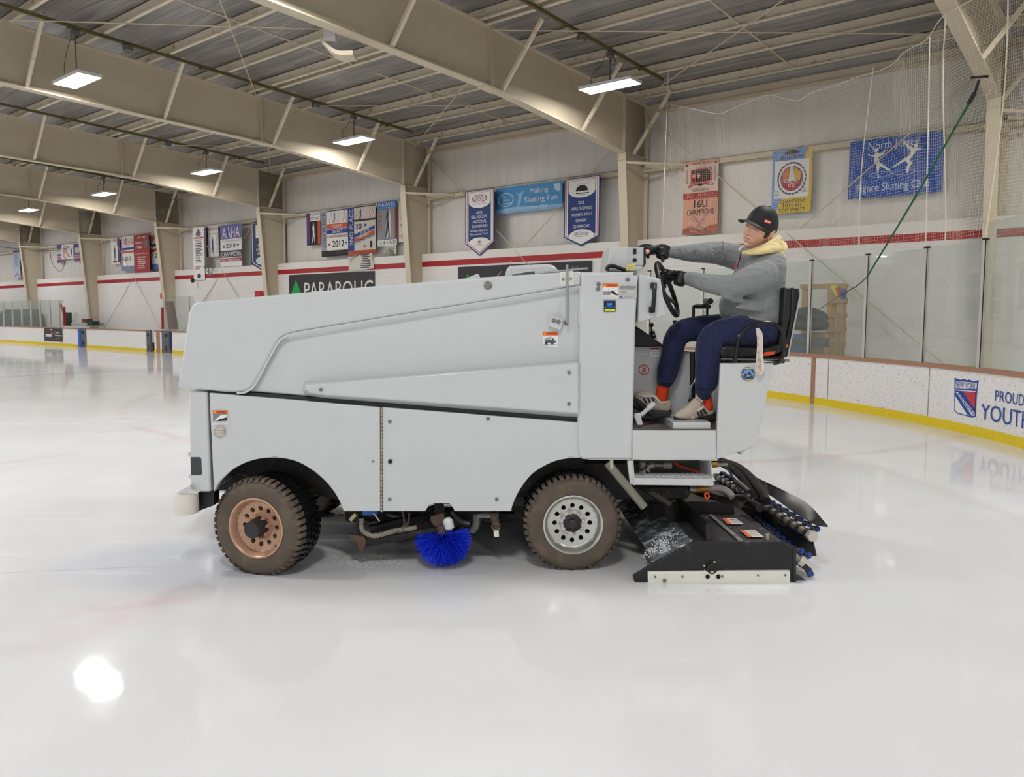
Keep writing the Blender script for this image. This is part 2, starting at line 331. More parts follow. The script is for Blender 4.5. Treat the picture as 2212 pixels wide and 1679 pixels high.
# ================================================================== dasher boards, glass, netting
M_BOARD = None
def board_mat(name, marks):
    m = bpy.data.materials.new(name); m.use_nodes = True; nt = m.node_tree; N = nt.nodes; L = nt.links; b = N['Principled BSDF']
    tc = N.new('ShaderNodeTexCoord')
    def marks_layer(scale, lo, sx):
        mp = N.new('ShaderNodeMapping'); mp.inputs['Scale'].default_value = (1, 1, sx); L.new(tc.outputs['Object'], mp.inputs['Vector'])
        n = N.new('ShaderNodeTexNoise'); n.inputs['Scale'].default_value = scale; n.inputs['Detail'].default_value = 3; L.new(mp.outputs[0], n.inputs['Vector'])
        r = N.new('ShaderNodeMapRange'); r.inputs['From Min'].default_value = lo; r.inputs['From Max'].default_value = lo+.03; L.new(n.outputs['Fac'], r.inputs['Value']); return r.outputs[0]
    mx = N.new('ShaderNodeMix'); mx.data_type = 'RGBA'; mx.inputs['A'].default_value = (.83,.80,.78,1); mx.inputs['B'].default_value = (.10,.095,.09,1)
    ad = N.new('ShaderNodeMath'); ad.operation = 'MAXIMUM'; L.new(marks_layer(58, .640-marks*.02, 2.2), ad.inputs[0]); L.new(marks_layer(24, .665, 1.6), ad.inputs[1])
    mu = N.new('ShaderNodeMath'); mu.operation = 'MULTIPLY'; L.new(ad.outputs[0], mu.inputs[0]); mu.inputs[1].default_value = .75 if marks else .15
    L.new(mu.outputs[0], mx.inputs['Factor']); L.new(mx.outputs['Result'], b.inputs['Base Color']); b.inputs['Roughness'].default_value = .35; return m
M_BOARD = board_mat('scuffed_white_board', 1.0); M_BOARDL = board_mat('white_board', 0)
M_KICK = mat('yellow_kick_plate', (228,200,14), .45, dirt=((70,60,20), 30, .62, .66, .7))
M_CAP = mat('tan_cap_rail', (166,122,96), .5, noise=.08)
M_GLASS = bpy.data.materials.new('rink_glass'); M_GLASS.use_nodes = True
nt = M_GLASS.node_tree; nt.nodes.clear(); N = nt.nodes; L = nt.links
o_ = N.new('ShaderNodeOutputMaterial'); tr = N.new('ShaderNodeBsdfTransparent'); tr.inputs[0].default_value = (.94,.96,.945,1)
gl = N.new('ShaderNodeBsdfGlossy'); gl.inputs['Roughness'].default_value = .02; gl.inputs[0].default_value = (1,1,1,1); fr_ = N.new('ShaderNodeLayerWeight'); fr_.inputs[0].default_value = .5
df = N.new('ShaderNodeBsdfDiffuse'); df.inputs[0].default_value = (.52,.60,.55,1); m1 = N.new('ShaderNodeMixShader'); m1.inputs[0].default_value = .10
L.new(tr.outputs[0], m1.inputs[1]); L.new(df.outputs[0], m1.inputs[2]); m2 = N.new('ShaderNodeMixShader'); pw_ = N.new('ShaderNodeMath'); pw_.operation = 'POWER'; pw_.inputs[1].default_value = 4.0; L.new(fr_.outputs[1], pw_.inputs[0]); ma_ = N.new('ShaderNodeMath'); ma_.operation = 'MULTIPLY_ADD'; ma_.inputs[1].default_value = .5; ma_.inputs[2].default_value = .035; L.new(pw_.outputs[0], ma_.inputs[0]); L.new(ma_.outputs[0], m2.inputs[0]); L.new(m1.outputs[0], m2.inputs[1]); L.new(gl.outputs[0], m2.inputs[2]); L.new(m2.outputs[0], o_.inputs[0])
M_POST = mat('stanchion_aluminium', (205,198,192), .4, .3, noise=.1, nscale=30)
M_SEAM = mat('board_seam', (150,140,130), .6)
BH = 1.05
# right: the curved corner, as points of the board foot (s, t)
cv = [st(pg(x, y)) for x, y in ((1660,857),(1755,873),(1899,898),(2028,924),(2130,948),(2212,970))]
cv = [(14, 18.3), (11.0, 18.28), (9.0, 18.15), (7.9, 17.95)] + [(6.86, 17.45)] + cv[1:] + [(.98, 12.1), (.55, 10.9), (.3, 9.4)]
cur = [Vector((a, b, 0)) for a, b in cv]; curve = smoothpts(cur, 8)
def arc(P):
    L_ = [0]
    for a, b in zip(P, P[1:]): L_.append(L_[-1] + (b-a).length)
    return L_
CA = arc(curve)
def cpos(d):
    d = max(0, min(d, CA[-1]-1e-4))
    for i in range(len(CA)-1):
        if CA[i+1] >= d:
            k = (d-CA[i])/(CA[i+1]-CA[i]); p = curve[i].lerp(curve[i+1], k)
            a = curve[max(i-1,0)]; b = curve[min(i+2, len(curve)-1)]; t = (b-a).normalized(); return p, t
def strip(mb, d0, d1, z0, z1, off0, off1, n=None):     # piece following the curve, between two offsets outward
    n = n or max(2, int((d1-d0)/.25)); rings = []
    for i in range(n+1):
        p, t = cpos(lerp(d0, d1, i/n)); nr = Vector((t.y, -t.x, 0))
        if nr.y < 0 and abs(nr.y) > abs(nr.x): nr = -nr
        nr = Vector((-t.y, t.x, 0)) if Vector((-t.y, t.x, 0)).dot(Vector((-.6, .8, 0))) > 0 else Vector((t.y, -t.x, 0))
        a = p+nr*off0; b = p+nr*off1
        rings.append([B(a.x, a.y, z0), B(b.x, b.y, z0), B(b.x, b.y, z1), B(a.x, a.y, z1)])
    mb.loft(rings); return mb
def dnear(px, py):                                      # distance along the curve of a foot pixel
    g = st(pg(px, py)); v = Vector((g[0], g[1], 0)); return min(range(len(curve)), key=lambda i: (curve[i]-v).length)
dA = CA[dnear(1660, 857)]
def dpix(px):
    best = None
    for i in range(2000):
        d = CA[-1]*i/2000; p, t = cpos(d); w_ = B(p.x, p.y, 0) - CAM; v = RC.transposed() @ w_; x = W/2 + F*v.x/-v.z
        if v.z < 0 and (best is None or abs(x-px) < best[0]): best = (abs(x-px), d)
    return best[1]
seams = [0, dpix(1500), dpix(1755), dpix(2003), dpix(2300), CA[-1]]
blab = ['hidden behind the machine body', 'behind the driver seat', 'right of the brown post, unmarked', 'carrying the shield emblem', 'beyond the right edge']
boards = []
for i in range(5):
    d0, d1 = seams[i], seams[i+1]
    b = thing('dasher_board', 'scuffed white curved rink board %s' % blab[i], 'rink board', B(cpos((d0+d1)/2)[0].x, cpos((d0+d1)/2)[0].y, 0), RB, 'boards round the corner')
    m = MB(); strip(m, d0, d1, .15, BH-.07, 0, .1); m.build('panel', M_BOARD, b, ang=60)
    m = MB(); strip(m, d0, d1, 0, .15, -.015, .1); m.build('kick_plate', M_KICK, b, ang=60)
    m = MB(); strip(m, d0, d1, BH-.07, BH, -.02, .14); m.build('cap_rail', M_CAP, b, ang=60); boards.append(b)
m = MB(); strip(m, seams[2]-.055, seams[2]+.055, .0, BH-.06, -.02, .02, 2); tag(m.build('board_joint_cover', M_CAP), 'brown vertical joint strip on the curved board', 'joint strip')
for px in (1787, 2003):
    d = dpix(px); m = MB(); strip(m, d-.008, d+.008, .15, BH-.07, -.006, .01, 2); m.build('seam', M_SEAM, boards[2 if px < 2000 else 3])
# printing on the board: shield and words
M_BLUE = flat((36,72,160)); M_REDP = flat((196,52,58)); M_PW = flat((232,228,226))
def on_curve(d0, z0, m_):            # maps (along, up) to the board face
    def f(x, z, lift=.004):
        p, t = cpos(d0+x); nr = Vector((-t.y, t.x, 0)) if Vector((-t.y, t.x, 0)).dot(Vector((-.6, .8, 0))) > 0 else Vector((t.y, -t.x, 0))
        q = p - nr*lift; return B(q.x, q.y, z0+z)
    return f
def curve_poly(mb, f, pts, lift):
    n = len(pts); mb.add([f(x, z, lift) for x, z in pts], [list(range(n))])
def curve_text(mb, f, s_, x0, z0, x1, z1, lift, bold=.02, tr=None):
    V, P = text_geo(s_, bold); q = []
    for x, y in V:
        a, b_ = x0+(x1-x0)*x, z0+(z1-z0)*y
        if tr: a, b_ = tr(x, y)
        q.append(f(a, b_, lift))
    mb.add(q, P)
dL, dR = dpix(2057), dpix(2109); wS = dR-dL
f = on_curve(dL, .15, None)
sh = lambda u, v: (u*wS, (1-v)*.60+.12)
m = MB().use(M_BLUE)
curve_poly(m, f, [sh(*q) for q in ((0,.02),(.1,.04),(.25,.06),(.4,.02),(.5,.05),(.62,.02),(.78,.06),(.92,.03),(1,0),(.97,.2),(.95,.4),(.95,.7),(.95,.95),(.8,1),(.5,.98),(.2,.97),(.05,.9),(.03,.5))], .004)
m.use(M_PW); curve_poly(m, f, [sh(*q) for q in ((.06,.10),(.94,.085),(.93,.25),(.07,.29))], .006)
curve_poly(m, f, [sh(*q) for q in ((.07,.50),(.60,.93),(.7,.96),(.2,.94),(.08,.87))], .008)
curve_poly(m, f, [sh(*q) for q in ((.05,.335),(.92,.30),(.92,.325),(.05,.36))], .006)
curve_poly(m, f, [sh(*q) for q in ((.10,.40),(.20,.39),(.93,.85),(.93,.93),(.82,.95))], .012)
m.use(M_REDP); curve_poly(m, f, [sh(*q) for q in ((.40,.36),(.91,.345),(.91,.76))], .010)
m.use(M_BLUE); curve_text(m, f, 'NEW YORK', *sh(.08,.27), *sh(.92,.10), .018, 0)
def diag(x, y):
    u0, v0, u1, v1 = .17, .47, .88, .93; return sh(lerp(u0, u1, x) + .1*y, lerp(v0, v1, x) - .09*y)
curve_text(m, f, 'RANGERS', 0, 0, 1, 1, .020, 0, diag)
m.build('shield_emblem', None, boards[3], smooth=False)
m = MB().use(M_BLUE); x0, x1 = dpix(2146)-dL, dpix(2290)-dL
curve_text(m, f, 'PROUDLY SUPPORTING', x0, .44, x0+(dpix(2212)-dL-x0)*3.0, .60, .010, .0)
curve_text(m, f, 'YOUTH HOCKEY', dpix(2117)-dL, .13, dpix(2117)-dL+(dpix(2212)-dpix(2117))*2.55, .37, .010, .0)
m.build('lettering', None, boards[3], smooth=False)
# glass and stanchions round the corner
sp = [dpix(v) for v in (1397, 1511, 1621, 1741, 1859, 1982, 2104, 2222)] ; sp += [sp[-1]+1.2, sp[-1]+2.4]
gw = ['first', 'second', 'third', 'fourth', 'fifth', 'sixth', 'seventh', 'eighth', 'ninth', 'tenth', 'eleventh']
GZ = 3.02
for i, d in enumerate(sp):
    P = thing('glass_stanchion', 'pale metal glass post on the curved boards, %s from the left' % gw[i], 'glass post', B(cpos(d)[0].x, cpos(d)[0].y, BH), RB, 'posts of the corner glass')
    m = MB(); strip(m, d-.035, d+.035, BH, GZ-.03, .0, .05, 1); m.build('post', M_POST, P)
    m = MB(); strip(m, d+.036, d+.046, BH, GZ, .0, .012, 1); m.build('gasket', M_BLACK, P)
    m = MB(); strip(m, d-.035, d+.045, GZ-.03, GZ+.0, -.005, .06, 1); m.build('post_cap', M_BLACK, P)
for i in range(len(sp)-1):
    hz = GZ+.25 if i == 6 else GZ-.02
    m = MB(); strip(m, sp[i]+.04, sp[i+1]-.035, BH, hz, .03, .045, 4)
    tag(m.build('rink_glass', M_GLASS, ang=60), 'clear glass pane on the curved boards, %s from the left' % gw[i], 'glass pane', 'panes of the corner glass')
# left: straight boards with gates
def lx(px, py=757, t=18.3): return pw(px, py, t)[0]
TB = 18.3
def lboard(s0, s1, lab, cap=True):
    b = thing('dasher_board', lab, 'rink board', B((s0+s1)/2, TB, 0), RB, 'straight boards on the far side')
    m = MB(); fbox(m, s1, s0, TB, TB+.1, .15, BH-.06); m.build('panel', M_BOARDL, b, smooth=False)
    m = MB(); fbox(m, s1, s0, TB-.015, TB+.1, 0, .15); m.build('kick_plate', M_KICK, b, smooth=False)
    m = MB(); fbox(m, s1, s0, TB-.02, TB+.12, BH-.06, BH); m.build('cap_rail', M_CAP, b, smooth=False); return b
a = [lx(v) for v in (-60, 173, 188, 317, 334, 350, 369, 372)]
bl = lboard(SL, a[1], 'long white far board with a dark advert and blue line')
lboard(a[2], a[3], 'white far board between the two grey gate posts'); lboard(a[4], a[5], 'short white far board with a tan post mark'); lboard(a[7], 13.8, 'white far board running behind the machine')
M_GATE = mat('grey_gate_metal', (112,112,114), .45, .5, noise=.25, nscale=6); M_DK = mat('dark_gate_gap', (38,38,42), .6)
for i, (s0, s1, l) in enumerate(((a[1], a[2], 'grey metal gate post right of the blue line'), (a[3], a[3]-(a[3]-a[4])*.45, 'narrow grey gate post at the open gate'), (a[5], a[6], 'grey gate post beside the navy strip'))):
    g = thing('gate_post', l, 'gate post', B((s0+s1)/2, TB, 0), RB, 'gate posts of the far boards')
    m = MB(); fbox(m, s1, s0, TB, TB+.12, 0, BH); m.build('plate', M_GATE, g, smooth=False)
    m = MB(); fbox(m, lerp(s0,s1,.45), lerp(s0,s1,.55), TB-.02, TB, .1, .35); fbox(m, lerp(s0,s1,.4), lerp(s0,s1,.6), TB-.03, TB, .75, .9); m.build('hinge', M_DK, g, smooth=False)
m = MB(); fbox(m, lx(176), lx(170), TB-.02, TB-.005, 0.02, BH-.06); m.build('blue_line', flat((42,98,196)), bl, smooth=False)
m = MB(); fbox(m, lx(346), lx(339), TB-.02, TB-.004, 0.0, BH-.06); tag(m.build('board_joint_cover', M_CAP, rot=RB), 'tan strip on the short far board', 'joint strip')
m = MB(); fbox(m, lx(372), lx(367), TB-.02, TB-.004, 0.15, BH-.06); tag(m.build('board_joint_cover', flat((22,30,86)), rot=RB), 'navy strip beside the grey gate post', 'joint strip')
# advert on the left board
m = MB().use(flat((62,62,64)))
(s0, z0), (s1, z1) = pw(95.5, 709, TB), pw(136, 739, TB)
fbox(m, s1, s0, TB-.012, TB-.004, z1, z0)
def wt(mb, s_, u0, v0, u1, v1, lift=.014, bold=.03): mb.text(s_, B(lerp(s0,s1,u0), TB-lift, lerp(z0,z1,v1)), -WX, Vector((0,0,1)), abs(s1-s0)*(u1-u0)*S, (z0-z1)*(v1-v0)*S, bold)
m.use(flat((235,235,235))); fbox(m, lerp(s0,s1,.43), lerp(s0,s1,.36), TB-.015, TB-.012, lerp(z0,z1,.16), lerp(z0,z1,.06)); wt(m, 'zone', .06, .45, .40, .66, bold=.06); wt(m, 'Youth', .6, .25, .8, .36); wt(m, 'Tournament', .6, .46, .95, .58)
m.use(flat((236,112,40))); wt(m, '5', .38, .26, .5, .5); wt(m, '@ team', .62, .7, .85, .79)
m.build('advert_panel', None, bl, smooth=False)
# glass over the left boards
gp = [lx(v, 703) for v in (-60, -33, -12, 8, 27, 47, 67, 87, 108, 128, 137)]
for i, s in enumerate(gp[:-1]):
    m = MB(); fbox(m, s-.06, s+.06, TB, TB+.06, BH, 2.6); tag(m.build('glass_stanchion', M_POST, rot=RB), 'pale post of the far left bench glass, %s counted from the left' % gw[i], 'glass post', 'posts of the far left glass')
    m = MB(); fbox(m, gp[i+1]+.07, s-.07, TB+.02, TB+.04, BH, 2.62); tag(m.build('rink_glass', M_GLASS, rot=RB), 'greenish pane of the far left bench glass, %s counted from the left' % gw[i], 'glass pane', 'panes of the far left glass')
m = MB(); fbox(m, lx(357, 703), lx(352, 703), TB+.02, TB+.04, BH, 2.66); fbox(m, lx(418, 703), lx(357, 703), TB+.02, TB+.04, BH, 2.64); tag(m.build('rink_glass', M_GLASS, rot=RB), 'single greenish pane left of the machine nose', 'glass pane')
m = MB(); fbox(m, lx(409, 703), lx(406, 703), TB, TB+.06, BH, 2.66); tag(m.build('glass_stanchion', M_POST, rot=RB), 'single post right of the pane beside the machine nose', 'glass post')
M_REDM = mat('red_painted_wood', (176,30,34), .5, noise=.1); M_MAR = mat('maroon_pad', (112,40,46), .6, noise=.15)
def lpx(x0, y0, x1, y1, t0, t1, mm, name, lab, cat, grp=None, lean=0):
    (sa, za), (sb, zb_) = pw(x0, y0, t0), pw(x1, y1, t0)
    m = MB(); m.hexa([B(s_, t_, z_) for z_, dx in ((zb_, 0), (za, lean)) for s_, t_ in ((sa+dx, t0), (sb+dx, t0), (sb+dx, t1), (sa+dx, t1))]); return tag(m.build(name, mm, rot=RB, bevel=.006), lab, cat, grp)
lpx(135, 663, 139, 704, 18.45, 18.55, M_REDM, 'red_post', 'upright red post at the end of the far left glass', 'post')
lpx(143, 655, 149, 704, 18.9, 18.96, M_REDM, 'red_plank', 'red plank leaning behind the end of the far left glass', 'plank', lean=1.1)
lpx(347, 664, 351, 711, 18.45, 18.55, M_REDM, 'red_post', 'upright red post left of the machine nose', 'post')
lpx(363, 651, 377, 711, 18.5, 18.7, M_MAR, 'gate_pad', 'maroon pad standing behind the glass by the machine nose', 'pad', lean=.35)
lpx(140, 675, 152, 704, 18.8, 18.9, mat('dark_green_fabric', (48,70,58), .8), 'bench_cover', 'dark green folded cover past the red post', 'cover')
lpx(153, 675, 163, 704, 18.8, 18.84, M_GLASS, 'rink_glass', 'loose pane of glass standing past the red post', 'glass pane', lean=-.3)
lpx(153, 697, 186, 704, 18.6, 19.6, mat('grey_table_top', (165,172,170), .5), 'bench_table', 'low grey table top behind the far board', 'table')
lpx(184, 694, 199, 703, 18.7, 19.1, mat('green_bag', (34,62,48), .8), 'equipment_bag', 'dark green bag lying on the grey table', 'bag')
lpx(177, 689, 188, 697, 18.9, 19.2, M_MAR, 'seat_pad', 'small maroon pad on the grey table', 'pad')
lpx(321, 740, 333, 760, 18.9, 19.2, M_DK, 'bench_stool', 'dark stool seen through the open gate', 'stool')
# tarpaulin covered stack behind the far left glass
M_TARP = mat('grey_tarpaulin', (74,80,78), .7, noise=.2, bump=.2, bscale=6)
(sa, z_), (sb, zb_) = pw(-70, 668, 19.3), pw(66, 703, 19.3); (sc, zc) = pw(20, 663, 19.3); (sd, zd) = pw(7, 668, 19.3)
m = MB(); m.prism([B(sa, 18.9, .05), B(sa, 18.9, 1.55), B(sd, 18.9, 1.6), B(sc, 18.9, 2.1), B(pw(57,663,19.3)[0], 18.9, 2.1), B(pw(65,675,19.3)[0], 18.9, 1.7), B(sb, 18.9, .05)], NX*1.0)
tag(m.build('covered_stack', M_TARP, rot=RB, bevel=.06), 'grey tarpaulin covered stack behind the far left glass', 'covered stack')
# ================================================================== ice
def ice_mat():
    m = bpy.data.materials.new('wet_ice'); m.use_nodes = True; nt = m.node_tree; N = nt.nodes; L = nt.links; b = N['Principled BSDF']
    tc = N.new('ShaderNodeTexCoord'); sx = N.new('ShaderNodeSeparateXYZ'); L.new(tc.outputs['Object'], sx.inputs[0])
    def math_(op, a, b_=None, c=None, clamp=False):
        n = N.new('ShaderNodeMath'); n.operation = op; n.use_clamp = clamp
        for i, q in enumerate((a, b_, c)):
            if q is None: continue
            if isinstance(q, (int, float)): n.inputs[i].default_value = q
            else: L.new(q, n.inputs[i])
        return n.outputs[0]
    def noise(scale, det=3, stretch=None, rot=0, dist=0):
        n = N.new('ShaderNodeTexNoise'); n.inputs['Scale'].default_value = scale; n.inputs['Detail'].default_value = det; n.inputs['Distortion'].default_value = dist
        if stretch:
            mp = N.new('ShaderNodeMapping'); mp.inputs['Scale'].default_value = stretch; mp.inputs['Rotation'].default_value = (0, 0, rot); L.new(tc.outputs['Object'], mp.inputs[0]); L.new(mp.outputs[0], n.inputs['Vector'])
        else: L.new(tc.outputs['Object'], n.inputs['Vector'])
        return n.outputs['Fac']
    def ramp(x, lo, hi, clamp=True):
        r = N.new('ShaderNodeMapRange'); r.interpolation_type = 'SMOOTHSTEP'; r.inputs['From Min'].default_value = lo; r.inputs['From Max'].default_value = hi; L.new(x, r.inputs['Value']); return r.outputs[0]
    X, Y = sx.outputs[0], sx.outputs[1]
    col = None
    def mixc(f, a, c):
        mx = N.new('ShaderNodeMix'); mx.data_type = 'RGBA'
        L.new(f, mx.inputs['Factor'])
        if isinstance(a, tuple): mx.inputs['A'].default_value = (*a, 1)
        else: L.new(a, mx.inputs['A'])
        mx.inputs['B'].default_value = (*c, 1); return mx.outputs['Result']
    base = mixc(ramp(noise(.7, 3), .35, .7), (.775,.768,.76), (.825,.82,.815))
    def segment(p, q, w, soft):          # mask of a painted stripe between two ground points
        dx, dy = q.x-p.x, q.y-p.y; L2 = dx*dx+dy*dy
        t = math_('ADD', math_('MULTIPLY', math_('SUBTRACT', X, p.x), dx/L2), math_('MULTIPLY', math_('SUBTRACT', Y, p.y), dy/L2), clamp=True)
        ex = math_('SUBTRACT', X, math_('MULTIPLY_ADD', t, dx, p.x)); ey = math_('SUBTRACT', Y, math_('MULTIPLY_ADD', t, dy, p.y))
        d = math_('SQRT', math_('ADD', math_('MULTIPLY', ex, ex), math_('MULTIPLY', ey, ey)))
        return math_('SUBTRACT', 1.0, ramp(d, w*.5, w*.5+soft))
    def circle(c, r, w, soft):
        ex = math_('SUBTRACT', X, c.x); ey = math_('SUBTRACT', Y, c.y); d = math_('SQRT', math_('ADD', math_('MULTIPLY', ex, ex), math_('MULTIPLY', ey, ey)))
        return math_('SUBTRACT', 1.0, ramp(math_('ABSOLUTE', math_('SUBTRACT', d, r)), w*.5, w*.5+soft))
    RDI, BLI, GRI = (.62,.30,.30), (.30,.38,.62), (.36,.36,.40)
    fade = lambda f, k: math_('MULTIPLY', f, k)
    worn = ramp(noise(2.2, 4), .3, .62)
    g = lambda x, y: pg(x, y)
    # face-off circle under the ice at the left, its hash marks, the far lines
    a, b_, c = g(262, 895), g(322, 856), g(400, 948); 
    D2 = 2*(a.x*(b_.y-c.y)+b_.x*(c.y-a.y)+c.x*(a.y-b_.y)); q = lambda p: p.x*p.x+p.y*p.y
    cc = Vector(((q(a)*(b_.y-c.y)+q(b_)*(c.y-a.y)+q(c)*(a.y-b_.y))/D2, (q(a)*(c.x-b_.x)+q(b_)*(a.x-c.x)+q(c)*(b_.x-a.x))/D2, 0)); rr = (cc-a).length
    col = mixc(fade(math_('MULTIPLY', circle(cc, rr, .06, .14), worn), .26), base, RDI)
    for p0, p1, k in (((215,934),(295,928),.22), ((310,957),(405,944),.22), ((0,1002),(170,978),.14)): col = mixc(fade(math_('MULTIPLY', segment(g(*p0), g(*p1), .04, .09), worn), k), col, RDI)
    col = mixc(fade(segment(g(0, 815), g(385, 794), .10, .25), .30), col, BLI)
    col = mixc(fade(segment(g(0, 775), g(250, 781), .08, .2), .12), col, BLI)
    col = mixc(fade(math_('MULTIPLY', segment(g(0, 1238), g(300, 1225), .006, .008), worn), .7), col, GRI)
    col = mixc(fade(math_('MULTIPLY', segment(g(300, 1225), g(610, 1240), .006, .008), worn), .6), col, GRI)
    col = mixc(fade(segment(g(1000, 1190), g(1180, 1215), .005, .006), .6), col, GRI)
    col = mixc(fade(math_('MULTIPLY', segment(g(0, 1385), g(330, 1300), .10, .45), worn), .20), col, RDI)
    # grey-blue goal crease paint ahead of the front wheel, with a red edge
    ce = g(420, 1215); ex = math_('MULTIPLY', math_('SUBTRACT', X, ce.x), 1/.95); ey = math_('MULTIPLY', math_('SUBTRACT', Y, ce.y), 1/.62)
    d = math_('ADD', math_('SQRT', math_('ADD', math_('MULTIPLY', ex, ex), math_('MULTIPLY', ey, ey))), math_('MULTIPLY', math_('SUBTRACT', noise(1.5, 4), .5), .7))
    col = mixc(fade(math_('SUBTRACT', 1.0, ramp(d, .45, 1.15)), .42), col, (.46,.49,.62))
    col = mixc(fade(math_('MULTIPLY', segment(g(250, 1305), g(430, 1276), .05, .16), worn), .3), col, RDI)
    # faint scuffs where the ice has not been flooded yet (left of the machine)
    dry = math_('SUBTRACT', 1.0, ramp(math_('ADD', X, math_('MULTIPLY', noise(.8, 3), .8)), -1.9, -.9))
    far = math_('MULTIPLY', ramp(Y, 3.9, 5.2), math_('SUBTRACT', 1.0, ramp(Y, 10, 17)))
    dry = math_('MULTIPLY', dry, far)
    sc1 = ramp(noise(7, 3, (.12, 1.4, 1), .35, .4), .60, .70); sc2 = ramp(noise(8, 3, (.10, 1.6, 1), -.55, .4), .62, .72)
    scr = math_('MULTIPLY', math_('MAXIMUM', sc1, sc2), dry)
    col = mixc(fade(scr, .35), col, (.93,.93,.94))
    L.new(col, b.inputs['Base Color'])
    b.inputs['Roughness'].default_value = .5; b.inputs['IOR'].default_value = 1.31; b.inputs['Specular IOR Level'].default_value = .3
    L.new(math_('MULTIPLY_ADD', dry, -.62, .85), b.inputs['Coat Weight']); b.inputs['Coat IOR'].default_value = 1.31
    rg = math_('MULTIPLY_ADD', dry, .22, .065); rg = math_('MULTIPLY_ADD', ramp(noise(5, 2, (.3, 1.2, 1), .3), .5, .8), .05, rg); L.new(rg, b.inputs['Coat Roughness'])
    bp = N.new('ShaderNodeBump'); bp.inputs['Strength'].default_value = .06; bp.inputs['Distance'].default_value = .01
    L.new(noise(3.5, 3), bp.inputs['Height']); L.new(bp.outputs[0], b.inputs['Coat Normal'])
    return m
M_ICE = ice_mat()
m = MB(); m.add([(-75,-30,0),(60,-30,0),(60,60,0),(-75,60,0)], [(0,1,2,3)])
ice = struct(m.build('floor', M_ICE, smooth=False, origin=Vector((0,0,0))), 'wet white ice sheet')
# scraped snow lying in short ridges by the wheels
M_SNOW = mat('ice_shavings', (240,242,246), .8)
for x, y, n_, l in ((418,1205,420,'left of the copper rimmed wheel'), (810,1214,420,'below the drag arm')):
    m = MB(); R = random.Random(x); c = pg(x, y)
    for i in range(n_):
        p = c + Vector((R.gauss(0, .13), R.gauss(0, .06), 0)); r = R.uniform(.0008, .0028); m.ball(p, r*2.2, r*1.2, r*.5, 5, 3)
    tag(m.build('ice_shavings', M_SNOW), 'scraped white shavings on the ice %s' % l, 'ice shavings', kind='stuff')
# ================================================================== the ice resurfacer
EY = Vector((-.026, 1, 0)).normalized(); EX = Vector((EY.y, -EY.x, 0)); UP = Vector((0, 0, 1))
def v(px, py, D):                 # point seen at a pixel, at distance D across the machine
    d = ray(px, py); return CAM + d * (D / d.dot(EY))
def vz(px, py, z): return pg(px, py, z)
def poly(pts, D): return [v(p[0], p[1], D) for p in pts]
M_WH = mat('white_enamel', (205,207,208), .28, coat=.35, dirt=((190,186,176), 3.5, .6, .8, .25))
M_WH2 = mat('white_enamel_scuffed', (206,207,207), .35, coat=.2, dirt=((170,160,140), 14, .62, .75, .35))
M_BLK = mat('black_enamel', (24,24,25), .4, dirt=((120,120,122), 10, .6, .75, .35))
M_FRAME = mat('greasy_black_frame', (26,24,22), .5, noise=.3, nscale=9, dirt=((110,84,58), 11, .56, .72, .7))
M_TYRE = mat('tyre_rubber', (88,78,68), .75, noise=.25, nscale=5, dirt=((128,106,82), 9, .5, .7, .6))
M_TREAD = mat('wet_tread_rubber', (24,24,25), .22, noise=.3, nscale=30, bump=.3, bscale=60)
M_COPPER = mat('copper_rim', (198,158,132), .38, .4, noise=.18, nscale=25)
M_ALU = mat('polished_aluminium', (205,205,198), .25, .8, noise=.08, nscale=6)
M_STEEL = mat('steel_bolt', (140,138,132), .35, .8)
M_CHROME = mat('chrome', (205,205,205), .12, 1)
M_HOSE = mat('grey_hose', (126,122,112), .55); M_RUB = mat('black_rubber', (20,20,21), .5)
M_BRASS = mat('brass', (150,120,60), .35, .8); M_DGLASS = mat('dark_lens', (62,62,68), .25)
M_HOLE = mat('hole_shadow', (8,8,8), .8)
Z = thing('ice_resurfacer', 'large white ice resurfacing machine standing on the ice with a driver on board', 'ice resurfacer', v(1000, 1240, 5.4).xy.to_3d(), math.atan2(EX.y, EX.x))
DB, DW = 4.74, 1.72                # near side plane and body width
def slab(name, pts, D, depth, m, r=0, n=5, bevel=.006, parent=None, ang=35):
    P = roundpoly([Vector(p) for p in pts], r, n) if r else pts
    mb = MB(); mb.prism(poly(P, D), EY*depth); return mb.build(name, m, parent or Z, bevel=bevel, ang=ang)
def arch(cx, cy, rx, ry, a0, a1, n=16): return [(cx+rx*math.cos(math.radians(lerp(a0,a1,i/n))), cy-ry*math.sin(math.radians(lerp(a0,a1,i/n)))) for i in range(n+1)]
# lower body: front corner, front panel with wheel arch, service door, all with real depth
slab('front_corner', [(407,845),(447,848),(455,1063),(411,1063)], DB, DW, M_WH, bevel=.012)
ar1 = [(462,1063)] + smoothpts([Vector(p) for p in ((472,1043),(505,1013),(548,994),(595,989),(640,997),(680,1020),(712,1050),(733,1082),(742,1105))], 4)
slab('front_side_panel', [(452,849),(821,880),(822,1105)] + [tuple(p) for p in ar1[::-1]], DB, .05, M_WH, bevel=.004)
ar2 = smoothpts([Vector(p) for p in ((1104,1105),(1108,1090),(1122,1060),(1150,1024),(1190,1000),(1225,991),(1262,989))], 4)
slab('service_door', [(826,880),(1262,914)] + [tuple(p) for p in ar2[::-1]] + [(982,1105),(978,1096),(970,1088),(936,1088),(926,1092),(919,1105),(827,1105)], DB, .05, M_WH, bevel=.004)
mb = MB(); mb.tube([v(824.3, y, DB-.003) for y in (881, 1106)], .0055, 8); mb.build('piano_hinge', mat('hinge_metal', (196,188,168), .4, .4, noise=.3, nscale=60, dirt=((150,90,50), 12, .5, .7, .7)), Z)
for i in range(28):
    pass
mb = MB()
